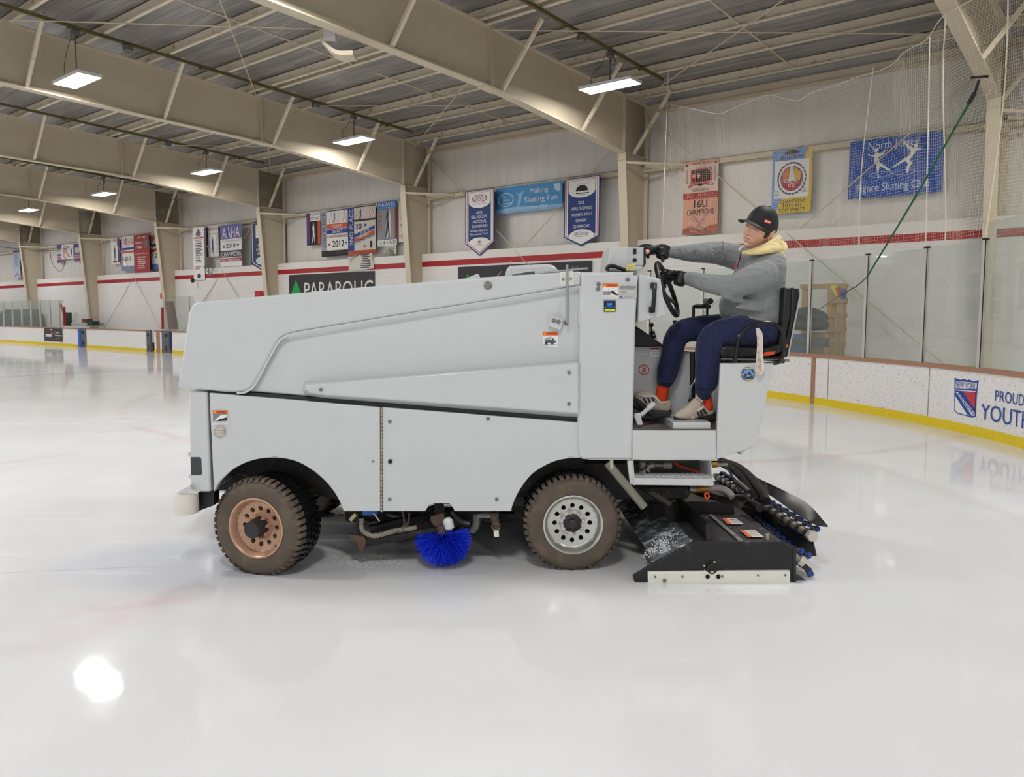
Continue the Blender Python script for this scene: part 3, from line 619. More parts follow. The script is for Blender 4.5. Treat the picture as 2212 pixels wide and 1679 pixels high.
for i in range(29): mb.box(-.008, .008, -.008, .0, -.0008, .0008, M=lambda q, i=i: v(824.3, 884+i*7.7, DB-.003) + EX*q.x + EY*q.y + UP*q.z)
mb.build('hinge_knuckle_lines', M_HOLE, Z, smooth=False)
# far side body, dark inside
slab('far_side_panel', [(455,850),(1262,914),(1262,1105),(452,1063)], DB+DW-.05, .05, M_WH)
slab('chassis_rail', [(470,1000),(1390,1000),(1390,1080),(470,1060)], DB+.42, .12, M_FRAME); slab('chassis_rail', [(470,1000),(1390,1000),(1390,1080),(470,1060)], DB+1.15, .12, M_FRAME)
slab('inner_bulkhead', [(455,852),(1262,914),(1262,1010),(1105,1075),(745,1085),(455,1010)], DB+.3, .02, M_FRAME)
slab('engine_block', [(740,1000),(905,1000),(905,1128),(745,1128)], DB+.5, .6, M_FRAME, r=8); slab('differential', [(985,1040),(1080,1040),(1080,1135),(985,1115)], DB+.4, .7, M_FRAME, r=12)
slab('tank_gap', [(450,842),(1262,902),(1262,918),(450,856)], DB+.03, DW-.06, mat('dark_gap', (50,52,52), .7))
# upper tank: recessed side panel plus the raised shell around it
slab('tank_side', [(505,690),(1262,604),(1262,905),(535,846),(505,842)], DB+.045, DW-.05, M_WH, bevel=.01)
edge = [(1256,616),(1100,642),(900,674),(700,707),(640,717),(620,722),(606,730),(597,741),(585,762),(562,806),(549,829),(540,839),(527,846),(510,848)]
shell = [(383,838),(386,812),(407,676),(411,664),(417,656),(428,652),(600,637),(800,619),(1010,601),(1256,586)] + edge + [(480,847),(440,843)]
slab('snow_tank_shell', shell, DB, DW+.02, M_WH, bevel=.016, ang=50)
# sloped inner return of the shell edge
mb = MB(); P = edge; mb.loft([[v(a[0], a[1], DB+.004), v(a[0]+3, a[1]+4, DB+.004), v(a[0]+5, a[1]+17 if a[0] > 610 else a[1]+4, DB+.05), v(a[0], a[1], DB+.05)] for a in P]); mb.build('shell_return', M_WH, Z, ang=60)
# long wedge fender on the tank side
mb = MB(); q = [(664,832),(1246,783),(1249,787),(1249,893),(700,853),(668,848),(661,840)]
q2 = [(656,826),(1243,779),(1256,783),(1256,905),(700,862),(660,856),(652,842)]
mb.loft([poly(q, DB-.045), poly(q2, DB+.05)]); mb.build('side_wedge', M_WH, Z, bevel=.008, ang=50)
def bolt(x, y, D, r=4.5, m=M_STEEL, parent=None, name='bolt'):
    c = v(x, y, D); rr = r*D/F; mb = MB(); mb.lathe([(rr, 0), (rr, .004), (rr*.75, .009), (rr*.35, .009), (rr*.3, .006)], c, -EY, 12); return mb.build(name, m, parent or Z)
for x, y in ((693,842),(1229,805),(1229,873)): bolt(x, y, DB-.046, 4)
for x, y in ((842,911),(842,1079),(1073,1079),(1054,905)): bolt(x, y, DB-.001, 4)
for x, y, r in ((1054,617,9),(1293,614,4.5),(1292,624.5,4.5),(1356,604,4.5),(1372,590.5,4.5)): bolt(x, y, DB-.022 if x > 1200 else DB-.002, r)
bolt(843, 997, DB-.002, 5, M_BLK, name='latch_knob'); bolt(806, 997, DB-.001, 2.2)
# pillar, floor rail, seat base
slab('front_pillar', [(1256,588),(1379,588),(1373,700),(1366,993),(1258,993),(1249,983),(1248,900)], DB-.02, .30, M_WH, bevel=.014)
slab('far_pillar', [(1256,588),(1379,588),(1373,700),(1366,993),(1258,993),(1249,983),(1248,900)], DB+DW-.28, .30, M_WH, bevel=.012)
slab('bulkhead_panel', [(1262,590),(1335,590),(1335,985),(1262,985)], DB+.28, DW-.5, M_WH)
slab('floor_rail', [(1366,930),(1547,930),(1547,993),(1366,993)], DB-.02, .05, M_WH2, bevel=.004)
M_FLOOR = mat('grey_floor_mat', (104,98,92), .8, noise=.25, nscale=12, dirt=((170,160,150), 7, .6, .75, .5))
slab('floor_plate', [(1340,928),(1600,928),(1600,940),(1340,940)], DB-.01, DW-.1, M_FLOOR, bevel=0)
slab('seat_base', [(1557,785),(1672,785),(1634,962),(1626,967),(1548,993),(1549,930)], DB-.02, .03, M_WH2, bevel=.006)
slab('seat_box', [(1602,786),(1668,786),(1632,955),(1600,985),(1596,930)], DB+.0, .76, M_WH2, bevel=.01)
slab('rear_body', [(1560,800),(1655,800),(1615,960),(1550,985),(1550,930)], DB+.7, DW-.72, M_WH)
slab('engine_cover', [(1340,745),(1496,760),(1505,960),(1340,960)], DB+.52, .55, M_WH2, bevel=.012)
slab('cover_lip', [(1355,749),(1430,749),(1430,770),(1355,770)], DB+.515, .03, M_WH2, bevel=.003)
mb = MB(); mb.prism(poly([(1366,702),(1378,707),(1412,730),(1437,749),(1366,749)], DB+.42), EY*.5); mb.build('cowl_shroud', mat('matt_black_cowl', (30,29,28), .6), Z, bevel=.01)
slab('dash_side', [(1380,592),(1427,603),(1439,681),(1378,697)], DB+.03, .42, M_WH, bevel=.008)
mb = MB()
mb.tube([v(x, y, d) for x, y, d in ((1411,616,DB+.03),(1412,616,DB-.01),(1414,624,DB-.03),(1411,664,DB-.03),(1408,672,DB-.01),(1408,672,DB+.03))], .014, 8)
for y in (617, 669): mb.box(-.018, .018, -.012, .012, -.018, .018, M=lambda q, y=y: v(1412-(y-617)*.07, y, DB+.015)+EX*q.x+EY*q.y+UP*q.z)
mb.build('grab_handle', M_RUB, Z, bevel=.004)
# control box on the pillar
cb = slab('control_box', [(1319,533),(1390,534),(1391,575),(1384,583),(1314,590),(1312,575)], DB+.18, .34, M_WH2, bevel=.006)
mb = MB(); mb.prism(poly([(1355,534),(1391,534),(1391,573),(1357,573)], DB+.172), EY*.02); mb.build('switch_plate', mat('satin_grey_plate', (196,198,200), .35, .2), cb, bevel=.002)
mb = MB(); mb.prism(poly([(1368,537),(1375,537),(1375,549),(1368,549)], DB+.16), EY*.03); mb.build('rocker_switch', M_RUB, cb, bevel=.003)
bolt(1371, 562, DB+.17, 4.5, M_RUB, cb, 'key_switch')
mb = MB(); mb.prism([v(x, y, DB+.17) for x, y in ((1390,536),(1395,539),(1395,570),(1390,578))], EY*.33); mb.build('indicator_panel', M_BLK, cb)
for y, c in ((541,(255,60,40)),(549,(60,60,60)),(556,(40,220,90)),(566,(255,60,40))):
    mb = MB(); mb.ball(v(1394.0, y, DB+.20), .005, .008, .007, 10, 6); mb.build('indicator_lamp', mat('indicator_%d_%d_%d' % c, c, .3, emit=1.2 if max(c) > 100 else 0), cb)
mb = MB(); mb.tube(smoothpts([v(x, y, DB+.14) for x, y in ((1311,585),(1313,577),(1322,574),(1340,580),(1352,585))], 4), .012, 8); mb.build('wiring_loom', M_RUB, Z)
mb = MB().use(mat('yellow_key_tag', (240,216,30), .4)); mb.tube([v(x, y, DB+.1) for x, y in ((1353,584),(1357,574),(1370,573),(1368,583))], .0065, 6, closed=True); mb.build('key_tag', None, Z)
mb = MB(); mb.prism(poly([(1310,586),(1375,586),(1375,590),(1310,590)], DB+.08), EY*.1); mb.build('dash_ledge', M_BLK, Z, bevel=.003)
# steering wheel and column
cst = v(1441, 625, DB+.34); ax = (v(1462, 610, DB+.30) - cst); ax = Vector((.865, -.33, .35)).normalized()
e1 = ax.cross(UP).normalized(); e2 = e1.cross(ax)
R_ = .178
sw = MB(); sw.tube([cst + (e1*math.cos(a) + e2*math.sin(a))*(R_ + .0025*(1 if i % 2 else -1)*(1 if math.sin(a) < .2 else 0)) for i, a in enumerate(2*math.pi*i/72 for i in range(72))], .0155, 8, closed=True)
wheelp = sw.build('steering_wheel', M_RUB, Z)
sp_ = MB()
for a in (90, 215, 325):
    d = e1*math.cos(math.radians(a)) + e2*math.sin(math.radians(a)); sp_.bar(cst - ax*.04, cst + d*R_, .03, .012, ax)
sp_.lathe([(.045, 0), (.045, .03), (.03, .04)], cst-ax*.06, ax, 16); sp_.build('spoke', M_RUB, wheelp, bevel=.003)
mb = MB(); mb.cyl(cst - ax*.05, cst - ax*.3 - UP*.05, .03); mb.build('steering_column', M_BLK, Z)
# levers on the far side of the cab
mb = MB(); mb.tube(smoothpts([v(x, y, DB+.8) for x, y in ((1498,735),(1498,668),(1502,662),(1510,662))], 3), .011, 8); mb.build('control_lever', M_BLK, Z)
mb = MB(); mb.cyl(v(1503,662,DB+.8), v(1534,662,DB+.8), .016); mb.build('lever_grip', M_RUB, Z)
mb = MB(); mb.cyl(v(1527,730,DB+.75), v(1528,654,DB+.75), .009, n=8); mb.build('control_lever', M_BLK, Z)
mb = MB(); mb.cyl(v(1524,651,DB+.85), v(1535,651,DB+.65), .02); mb.build('lever_grip', M_RUB, Z)
for x in (1459, 1473): mb = MB(); mb.cyl(v(x,730,DB+.8), v(x-2,692,DB+.8), .014, n=8); mb.build('control_lever', M_RUB, Z)
mb = MB(); mb.cyl(v(1407,735,DB+.55), v(1407,703,DB+.55), .005, n=8); mb.ball(v(1407,702,DB+.55), .017); mb.lathe([(.035,0),(.025,.01),(.03,.02),(.018,.035),(.02,.045),(.008,.06)], v(1409,732,DB+.55), UP, 12); mb.build('gear_lever', M_RUB, Z)
# foot controls
mb = MB(); mb.prism(poly([(1370,898),(1374,893),(1383,893),(1389,918),(1377,919)], DB+.06), EY*.03); mb.bar(v(1384,897,DB+.08), v(1405,879,DB+.14), .02, .02); mb.cyl(v(1400,883,DB+.13), v(1412,872,DB+.16), .018); mb.build('pedal_arm', M_WH2, Z, bevel=.003)
mb = MB(); mb.prism(poly([(1372,868),(1380,862),(1418,892),(1452,893),(1446,900),(1410,902)], DB+.2), EY*.16); mb.build('foot_pedal', M_RUB, Z, bevel=.004)
mb = MB(); mb.hexa([v(1454,912,DB+.02), v(1535,912,DB+.02), v(1535,928.5,DB+.02), v(1454,928.5,DB+.02)] + [p+EY*.4 for p in (v(1454,912,DB+.02), v(1535,912,DB+.02), v(1535,928.5,DB+.02), v(1454,928.5,DB+.02))]); mb.build('foot_rest', M_WH2, Z, bevel=.004)
mb = MB(); mb.tube(smoothpts([v(x, y, DB+.5) for x, y in ((1496,760),(1496,850),(1492,868))], 4), .02, 8); mb.build('cab_hose', M_RUB, Z)
mb = MB(); mb.tube(smoothpts([v(x, y, DB+.45) for x, y in ((1507,770),(1502,820),(1493,835),(1492,862))], 5), .006, 6); mb.build('cab_cable', M_CHROME, Z)
# items on the tank top
mb = MB(); hood = [v(x, y, DB+.5) for x, y in ((1092,600),(1094,580),(1102,574),(1180,570),(1196,572),(1205,582),(1207,595))]; mb.prism(hood, EY*.8); mb.build('tank_hood', M_WH, Z, bevel=.02)
slab('tank_fin', [(1005,603),(1022,595),(1033,591),(1039,603)], DB+.1, .05, M_WH, bevel=.006)
mb = MB(); mb.tube([v(x, y, DB+.25) for x, y in ((1107,598),(1140,592),(1155,590))], .012, 8); mb.build('tank_fitting', M_BLK, Z)
mb = MB(); mb.prism(poly([(1233,590),(1238,574),(1250,574),(1252,588)], DB+.4), EY*.08); mb.build('tank_latch', mat('dark_grey_plastic', (70,70,72), .4), Z, bevel=.006)
mb = MB(); mb.tube([v(1150,592,DB+.3), v(1270,580,DB+.3)], .008, 8); mb.build('tank_bar', mat('grey_bar', (150,150,150), .4, .5), Z)
mb = MB(); mb.prism(poly([(1209,588),(1238,585),(1240,616),(1212,619)], DB-.012), EY*.02); hp = mb.build('hinge_plate', mat('cream_plate', (228,226,214), .4), Z, bevel=.003)
for x, y in ((1216,603.5),(1233,602)): bolt(x, y, DB-.012, 2.5, M_STEEL, hp)
mb = MB(); mb.tube([v(1225,572,DB-.03), v(1226,640,DB-.03), v(1225,697,DB-.02)], .0075, 8); mb.build('prop_rod', mat('zinc_rod', (165,175,182), .3, .7), Z)
bolt(1223, 697, DB+.04, 5)
mb = MB(); mb.prism(poly([(1190,681),(1217,690),(1211,714),(1184,704)], DB+.005), EY*.06); bx = mb.build('light_bracket', M_WH, Z, bevel=.004)
for x, y in ((1196,692.5),(1206.5,695.5)): bolt(x, y, DB+.004, 4.6, M_STEEL, bx)
mb = MB(); mb.prism(poly([(1252,618),(1257,618),(1255,705),(1250,703)], DB-.005), EY*.05); mb.build('edge_trim', M_WH, Z)
# front: headlamp, roller, nose brackets
mb = MB(); mb.prism(poly(roundpoly([Vector(p) for p in ((411,988),(434,988),(436,1027),(412,1027))], [0,5,5,0], 3), DB-.004), EY*.1); mb.build('side_lens', M_DGLASS, Z, bevel=.003)
mb = MB(); mb.prism(poly([(407,979),(412,984),(409,987),(406,984)], DB), EY*.1); mb.prism(poly([(408,1027),(414,1031),(411,1034),(407,1031)], DB), EY*.1); mb.build('lens_bracket', M_WH, Z)
rb = thing  # (name kept free)
c0, c1 = v(404, 1109, DB+.0), v(404, 1065, DB+.0); mb = MB()
mb.lathe([(.055,0),(.068,.006),(.07,.012),(.07,(c1-c0).length-.012),(.066,(c1-c0).length)], c0, UP, 28); mb.build('bumper_roller', mat('cream_roller', (222,218,204), .5, dirt=((160,148,120), 8, .6, .75, .4)), Z)
mb = MB(); mb.prism([v(x, y, DB-.04) for x, y in ((385,1063),(410,1049),(414,1058),(428,1064),(426,1067),(387,1067))], EY*.1); mb.build('roller_bracket', M_WH2, Z)
mb = MB(); mb.prism(poly([(428,1064),(462,1064),(462,1092),(440,1100),(412,1113),(404,1111)], DB+.06), EY*.1); mb.build('roller_arm', M_BLK, Z)
# wheels
def ring(o, ax_, a, b, r, n): return [o + (a*math.cos(2*math.pi*k/n) + b*math.sin(2*math.pi*k/n))*r for k in range(n)]
def make_wheel(c, nrm, R, wd, rim_m, lab):
    nrm = nrm.normalized(); a = nrm.cross(UP).normalized()*-1; b = UP.copy()
    wt_ = bpy.data.objects.new('wheel', None); C.objects.link(wt_); wt_.parent = Z; wt_.matrix_local = wm(Z).inverted() @ Matrix.Translation(c); wt_['label'] = lab
    L_ = wm(wt_)
    P = lambda r, h, th: c + nrm*h + (a*math.cos(th) + b*math.sin(th))*r
    rr = R*.592
    mb = MB().use(M_TYRE)
    pr = [(rr, .0), (rr+.006, .012), (R*.70, .018), (R*.80, .022), (R*.90, .012), (R*.945, -.006)]
    n = 72
    for side in (1, -1):
        mb.loft([[P(r, h if side == 1 else -wd-h, 2*math.pi*k/n) for k in range(n)] for r, h in pr], cap=False)
    mb.use(M_TREAD); tp = [(R*.945, -.006), (R*.962, -.03), (R*.965, -wd/2), (R*.962, -wd+.03), (R*.945, -wd+.006)]
    mb.loft([[P(r, h, 2*math.pi*k/n) for k in range(n)] for r, h in tp], cap=False)
    N_ = 46
    for k in range(N_):                       # shoulder lugs (both sides), then two staggered centre rows
        t0 = 2*math.pi*k/N_; w_ = 2*math.pi/N_*.62; lg = .0 if k % 2 else .012
        mb.use(M_TYRE)
        mb.hexa([P(r, h, t) for r, h in ((R*.915, .006-lg*.3),) for t in (t0, t0+w_)] [:0] + [P(R*.90+lg*.5, .016, t0), P(R*.90+lg*.5, .016, t0+w_), P(R*.95, -.045, t0+w_*1.1), P(R*.95, -.045, t0+w_*.1), P(R*.985, -.002, t0), P(R*.985, -.002, t0+w_), P(R, -.05, t0+w_*1.1), P(R, -.05, t0+w_*.1)])
        mb.use(M_TREAD)
        mb.hexa([P(R*.90, -wd-.016, t0), P(R*.90, -wd-.016, t0+w_), P(R*.95, -wd+.045, t0+w_), P(R*.95, -wd+.045, t0), P(R*.985, -wd+.002, t0), P(R*.985, -wd+.002, t0+w_), P(R, -wd+.05, t0+w_), P(R, -wd+.05, t0)])
        for j, (h0, h1) in enumerate(((-.058, -.10), (-.112, -.15), (-.162, -.19))):
            s_ = t0 + (j % 2)*math.pi/N_; e_ = .02*(1 if j % 2 else -1)
            mb.hexa([P(R*.955, h0, s_), P(R*.955, h0, s_+w_), P(R*.955, h1, s_+w_+e_), P(R*.955, h1, s_+e_), P(R, h0, s_), P(R, h0, s_+w_), P(R, h1, s_+w_+e_), P(R, h1, s_+e_)])
    for q in mb.V:            # the loaded tyre flattens where it meets the ice
        if q.z < .003: q.z = .003
    mb.build('tire', None, wt_, ang=40)
    # rim: lip, barrel step and a pierced disc with twelve holes
    mb = MB().use(rim_m); n = 48
    lip = [(rr+.004, .004), (rr+.004, .016), (rr-.006, .018), (rr-.014, .010), (rr-.02, -.012), (rr*.865, -.018), (rr*.855, -.030), (rr*.80, -.034)]
    mb.loft([[P(r, h, 2*math.pi*k/n) for k in range(n)] for r, h in lip], cap=False)
    ro, ri, rh, rm = rr*.80, rr*.43, rr*.082, rr*.605
    for k in range(12):
        t0 = 2*math.pi*(k-.5)/12; t1 = 2*math.pi*(k+.5)/12; tm = (t0+t1)/2; bd = []
        bd += [(ro, lerp(t0, t1, i/6)) for i in range(6)] + [(lerp(ro, ri, i/3), t1) for i in range(3)] + [(ri, lerp(t1, t0, i/6)) for i in range(6)] + [(lerp(ri, ro, i/3), t0) for i in range(3)]
        hz = lambda r: -.034 - .012*(ro-r)/(ro-ri)
        xy = lambda r, t: Vector((r*math.cos(t), r*math.sin(t)))
        cc = xy(rm, tm); B2 = [xy(r, t) for r, t in bd]; Hh = [cc + (q-cc).normalized()*rh for q in B2]
        g = lambda q, dz=0: c + nrm*(hz(q.length)+dz) + a*q.x + b*q.y
        mb.loft([[g(q) for q in B2], [g(q) for q in Hh], [g(q, -.03) for q in Hh]], cap=False)
    mb.loft([[P(r, h, 2*math.pi*k/n) for k in range(n)] for r, h in ((ri, -.046), (ri*.97, -.038), (rr*.28, -.038), (rr*.27, -.05))], cap=False)
    for k in range(24):                       # rivet heads on the outer step
        mb.lathe([(.0055, 0), (.005, .003), (.002, .005)], P(rr*.825, -.033, 2*math.pi*k/24), nrm, 8)
    rim = mb.build('rim', None, wt_, ang=40)
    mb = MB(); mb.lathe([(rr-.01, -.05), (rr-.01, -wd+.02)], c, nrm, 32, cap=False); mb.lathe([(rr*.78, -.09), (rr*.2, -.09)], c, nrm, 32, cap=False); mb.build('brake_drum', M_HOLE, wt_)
    mb = MB()
    if rim_m == M_COPPER: mb.lathe([(.056, -.05), (.056, -.01), (.052, -.005), (.052, .055), (.048, .06), (0, .06)], c, nrm, 24)
    else:
        mb.lathe([(.056, -.05), (.056, -.025), (.05, -.02), (.03, -.02), (.03, .0), (.026, .004), (0, .004)], c, nrm, 24)
        for k in range(8): mb.lathe([(.006, 0), (.006, .008)], P(.043, -.022, 2*math.pi*(k+.5)/8), nrm, 6)
    mb.build('hub', mat('dark_hub', (52,50,50), .4, .3), wt_, ang=50)
    for k in range(8):
        th = 2*math.pi*(k+.25)/8; mb = MB(); mb.lathe([(.0125, -.04), (.0125, -.016), (.010, -.010), (.006, .004 if rim_m == M_COPPER else -.008), (.003, .006)], P(rr*.36, 0, th), nrm, 6); mb.build('lug_nut', rim_m if rim_m == M_COPPER else M_ALU, wt_)
    mb = MB(); mb.cyl(P(rr*.9, -.015, math.radians(-40)), P(rr*.86, .004, math.radians(-40)), .006, n=8); mb.build('valve_stem', M_STEEL, wt_)
    return wt_
DT = 4.765
rc = v(1237.5, 1133, DT); Rr = rc.z*1.065
make_wheel(rc, -EY, Rr, .235, M_ALU, 'rear wheel with polished silver rim')
make_wheel(rc + EY*(DW-.02), EY, Rr, .235, M_ALU, 'far rear wheel')
st_a = math.radians(17); nf = (-EY*math.cos(st_a) - EX*math.sin(st_a))
fc = v(555, 1137, 4.70); fc.z = rc.z
make_wheel(fc, nf, Rr, .235, M_COPPER, 'steered front wheel with copper coloured rim')
make_wheel(fc + EY*(DW-.12) + EX*.02, -nf, Rr, .235, M_COPPER, 'far front wheel')
mb = MB(); mb.cyl(rc + EY*.2, rc + EY*(DW-.2), .05); mb.build('rear_axle', M_FRAME, Z); mb = MB(); mb.cyl(fc + EY*.26, fc + EY*(DW-.3), .05); mb.build('front_axle', M_FRAME, Z)
# wheel housings
mb = MB(); mb.loft([[v(p[0], p[1], DB+.05), v(p[0], p[1], DB+.3)] for p in ar1], closed=False); mb.build('wheel_housing', M_FRAME, Z)
mb = MB(); mb.loft([[v(p[0], p[1], DB+.05), v(p[0], p[1], DB+.3)] for p in ar2 + [Vector((1330,1010))]], closed=False); mb.build('wheel_housing', M_FRAME, Z)
# ------------------------------------------------------------------ running gear, brush, step
M_BLUEB = mat('blue_bristle', (30,64,236), .45, noise=.25, nscale=40)
M_RUST = mat('rusty_iron', (92,70,54), .6, noise=.35, nscale=30)
D0 = DB+.12
def tb(name, pts, r, m, n=8, sm=0, parent=None):
    P = [v(*p) for p in pts]; mb = MB(); mb.tube(smoothpts(P, sm) if sm else P, r, n); return mb.build(name, m, parent or Z)
tb('drag_arm', ((790,1174,D0),(870,1160,D0),(985,1139,D0)), .022, M_FRAME, 4)
mb = MB(); mb.prism(poly([(754,1155),(786,1160),(792,1172),(785,1190),(776,1194),(768,1172),(752,1168)], D0-.02), EY*.05); mb.build('drag_shoe', M_RUST, Z, bevel=.006)
P = [v(*p) for p in ((781,1120,D0),(781,1140,D0),(790,1152,D0),(812,1158,D0),(845,1149,D0),(880,1143,D0),(900,1139,D0))]; P = smoothpts(P, 8)
mb = MB(); mb.tube(P, [.014 + .004*(i % 2) for i in range(len(P))], 8); mb.build('coiled_hose', mat('dirty_hose', (150,144,128), .6, dirt=((60,52,44), 20, .5, .65, .8)), Z, ang=20)
tb('drop_pipe', ((773,1104,D0),(773,1155,D0)), .008, M_FRAME); tb('steering_link', ((800,1144,DB+.4),(860,1128,DB+.4),(930,1118,DB+.4)), .03, M_FRAME); tb('brake_pipe', ((870,1105,D0+.2),(874,1130,D0+.2),(870,1140,D0+.2)), .008, M_HOSE, sm=4)
tb('brake_pipe', ((884,1108,D0+.2),(882,1128,D0+.2),(872,1142,D0+.2)), .008, M_HOSE, sm=4); tb('cross_strut', ((897,1136,D0+.15),(935,1108,D0+.15)), .012, M_FRAME)
mb = MB(); mb.prism(poly([(783,1104),(815,1104),(815,1114),(783,1114)], D0), EY*.06); mb.build('valve_block', mat('blue_valve', (40,110,180), .4), Z, bevel=.003)
tb('valve_handle', ((807,1108,D0-.02),(820,1126,D0-.02)), .006, M_CHROME); tb('grease_fitting', ((769,1110,D0-.02),(757,1124,D0-.02)), .014, mat('pale_brass', (196,190,150), .35, .6))
tb('fork_post', ((948,1086,D0),(953,1130,D0)), .03, M_FRAME, 4)
mb = MB(); mb.prism(poly([(929,1116),(955,1108),(960,1112),(962,1136),(938,1138),(931,1128)], D0-.03), EY*.08); mb.build('brush_bracket', M_RUST, Z, bevel=.006)
mb = MB(); a_, b_ = v(966,1119,D0-.05), v(972,1145,D0-.05); mb.lathe([(.018,0),(.03,.012),(.032,.06),(.018,.078)], b_, (a_-b_), 16); mb.build('guide_roller', mat('white_nylon', (230,230,226), .4), Z)
bb = v(958, 1160, D0); axb = Vector((.10, -.30, -1)).normalized()
mb = MB(); mb.lathe([(.042,-.09),(.05,-.07),(.042,-.02),(.05,0),(.05,.015)], bb, axb, 18); br = mb.build('brush_hub', M_RUST, Z)
mb = MB(); ea = axb.cross(EX).normalized(); eb = axb.cross(ea)
for i in range(2300):
    th = random.uniform(0, 2*math.pi); ph = math.radians(random.uniform(12, 112)); L_ = random.uniform(.125, .155)*(1.0 if ph > .9 else 1.08)
    d = axb*math.cos(ph) + (ea*math.cos(th) + eb*math.sin(th))*math.sin(ph)
    p0 = bb + axb*.008 + (ea*math.cos(th) + eb*math.sin(th))*.03*math.sin(ph); p1 = p0 + d*L_ + Vector((0, 0, -.012)) + Vector([random.uniform(-.006, .006) for _ in range(3)])
    mb.tube([p0, (p0+p1)/2 + UP*.004, p1], [.0022, .0022, .0014], 3)
tag(mb.build('bristles', M_BLUEB, br, smooth=False), 'bright blue bristles', kind='stuff')
for i, (x0, y0, x1, y1, r, d, m_) in enumerate(((835,1112,905,1120,.012,.3,M_HOSE),(905,1106,940,1096,.02,.25,M_FRAME),(975,1106,1000,1130,.014,.2,M_HOSE),(1000,1108,1062,1122,.022,.3,M_FRAME),(760,1115,800,1130,.015,.35,M_RUST),(1035,1104,1040,1128,.016,.15,M_FRAME),(905,1132,925,1128,.018,.2,M_RUST),(990,1120,1015,1132,.02,.25,M_STEEL))):
    tb('chassis_pipe', ((x0,y0,D0+d),((x0+x1)/2,(y0+y1)/2+3,D0+d),(x1,y1,D0+d)), r, m_, 8, 4)
# rear running gear: drain valve and tag
tb('drain_pipe', ((1030,1114,D0),(1075,1114,D0)), .018, M_HOSE); tb('drain_valve', ((1064,1108,D0),(1072,1130,D0),(1072,1142,D0)), .026, M_RUST, 10)
mb = MB(); mb.tube([v(1071+9*math.cos(a), 1138+8*math.sin(a), D0-.03) for a in [2*math.pi*i/12 for i in range(12)]], .0028, 6, closed=True); mb.build('valve_cap_wire', M_STEEL, Z)
mb = MB(); mb.prism(poly([(1066,1146),(1077,1146),(1078,1160),(1067,1160)], D0-.03), EY*.002); mb.build('paper_tag', mat('paper_tag', (226,224,214), .7), Z, smooth=False)
tb('elbow_pipe', ((1030,1110,D0+.05),(1028,1135,D0+.05),(1018,1148,D0+.05)), .026, mat('grey_pipe', (120,118,112), .4, .4), 10, 4)
tb('drive_shaft', ((960,1108,DB+.5),(1110,1116,DB+.5)), .04, M_FRAME, 10)
# entry step
def stp(name, pts, D, depth, m=M_WH2): return slab(name, pts, D, depth, m, bevel=.003)
stp('step_bracket', [(1355,995),(1366,995),(1372,1050),(1361,1046)], DB-.0, .012); 
mb = MB(); mb.hexa([v(1366,995,DB-.01), v(1370,1048,DB-.01), v(1358,1044,DB+.25), v(1352,997,DB+.25), v(1368,995,DB-.01), v(1372,1048,DB-.01), v(1360,1044,DB+.25), v(1354,997,DB+.25)]); mb.build('step_bracket', M_WH2, Z)
mb = MB(); mb.hexa([v(1534,995,DB-.01), v(1540,1048,DB-.01), v(1512,1030,DB+.25), v(1511,995,DB+.25), v(1536,995,DB-.01), v(1542,1048,DB-.01), v(1514,1030,DB+.25), v(1513,995,DB+.25)]); mb.build('step_bracket', M_WH2, Z)
stp('step_tread', [(1369,1033),(1541,1035),(1541,1050),(1369,1048)], DB-.015, .03)
zs = v(1450, 1033, DB-.0).z
mb = MB(); a0, a1 = v(1370,1034,DB), v(1540,1034,DB)
mb.box(0, (a1-a0).length, 0, .16, -.006, 0, M=lambda q: a0 + EX*q.x + EY*q.y + UP*q.z)
for i in range(24):
    for j in range(3):
        p = a0 + EX*((i+.5)*(a1-a0).length/24) + EY*(.02+.05*j); mb.lathe([(.009,0),(.009,.008),(.006,.01),(.005,.002)], p, UP, 8)
mb.build('step_grip', M_WH2, Z)
tb('snow_chute_pipe', ((1312,1000,DB+.02),(1392,1096,DB-.02)), .0255, mat('grey_green_pipe', (128,126,108), .5), 14)
# plumbing behind the step
M_PVC = mat('pale_pipe', (190,186,172), .4, .2)
tb('pump_pipe', ((1388,1000,DB+.2),(1388,1022,DB+.2)), .02, M_PVC); tb('pump_pipe', ((1398,1018,DB+.2),(1402,1008,DB+.2),(1420,1005,DB+.2),(1450,1007,DB+.2)), .02, M_PVC, 10); tb('hose_coupling', ((1415,1005,DB+.19),(1432,1006,DB+.19)), .026, M_STEEL, 12); tb('hose_coupling', ((1321,994,DB),(1321,1012,DB)), .012, M_PVC)
tb('wire_loom', ((1456,1000,DB+.2),(1470,1008,DB+.2),(1485,1012,DB+.2),(1512,1020,DB+.2)), .008, mat('orange_wire', (200,70,30), .5), sm=4)
tb('wire_loom', ((1372,1012,DB+.15),(1385,1016,DB+.15),(1396,1008,DB+.15)), .005, M_RUB, sm=4)
mb = MB(); mb.prism(poly([(1378,1000),(1520,1000),(1500,1042),(1400,1042)], DB+.5), EY*.1); mb.build('pump_housing', M_FRAME, Z)
mb = MB(); mb.prism(poly([(1358,1052),(1500,1052),(1485,1078),(1380,1085)], DB+.3), EY*.6); mb.build('lift_frame', M_FRAME, Z, bevel=.01)
tb('lift_arm', ((1380,1050,DB+.1),(1450,1092,DB-.05)), .02, M_FRAME, 4); tb('lift_arm', ((1480,1055,DB+.5),(1600,1092,DB+.1)), .022, M_FRAME, 4)
tb('supply_hose', ((1488,1056,DB+.15),(1500,1057,DB+.15)), .03, M_STEEL, 12); tb('supply_hose', ((1500,1057,DB+.15),(1530,1056,DB+.15)), .026, M_BRASS, 12)
tb('supply_hose', ((1530,1056,DB+.15),(1555,1055,DB+.15),(1572,1062,DB+.13),(1583,1074,DB+.1)), .022, mat('mauve_hose', (138,128,120), .5), 12, 4)
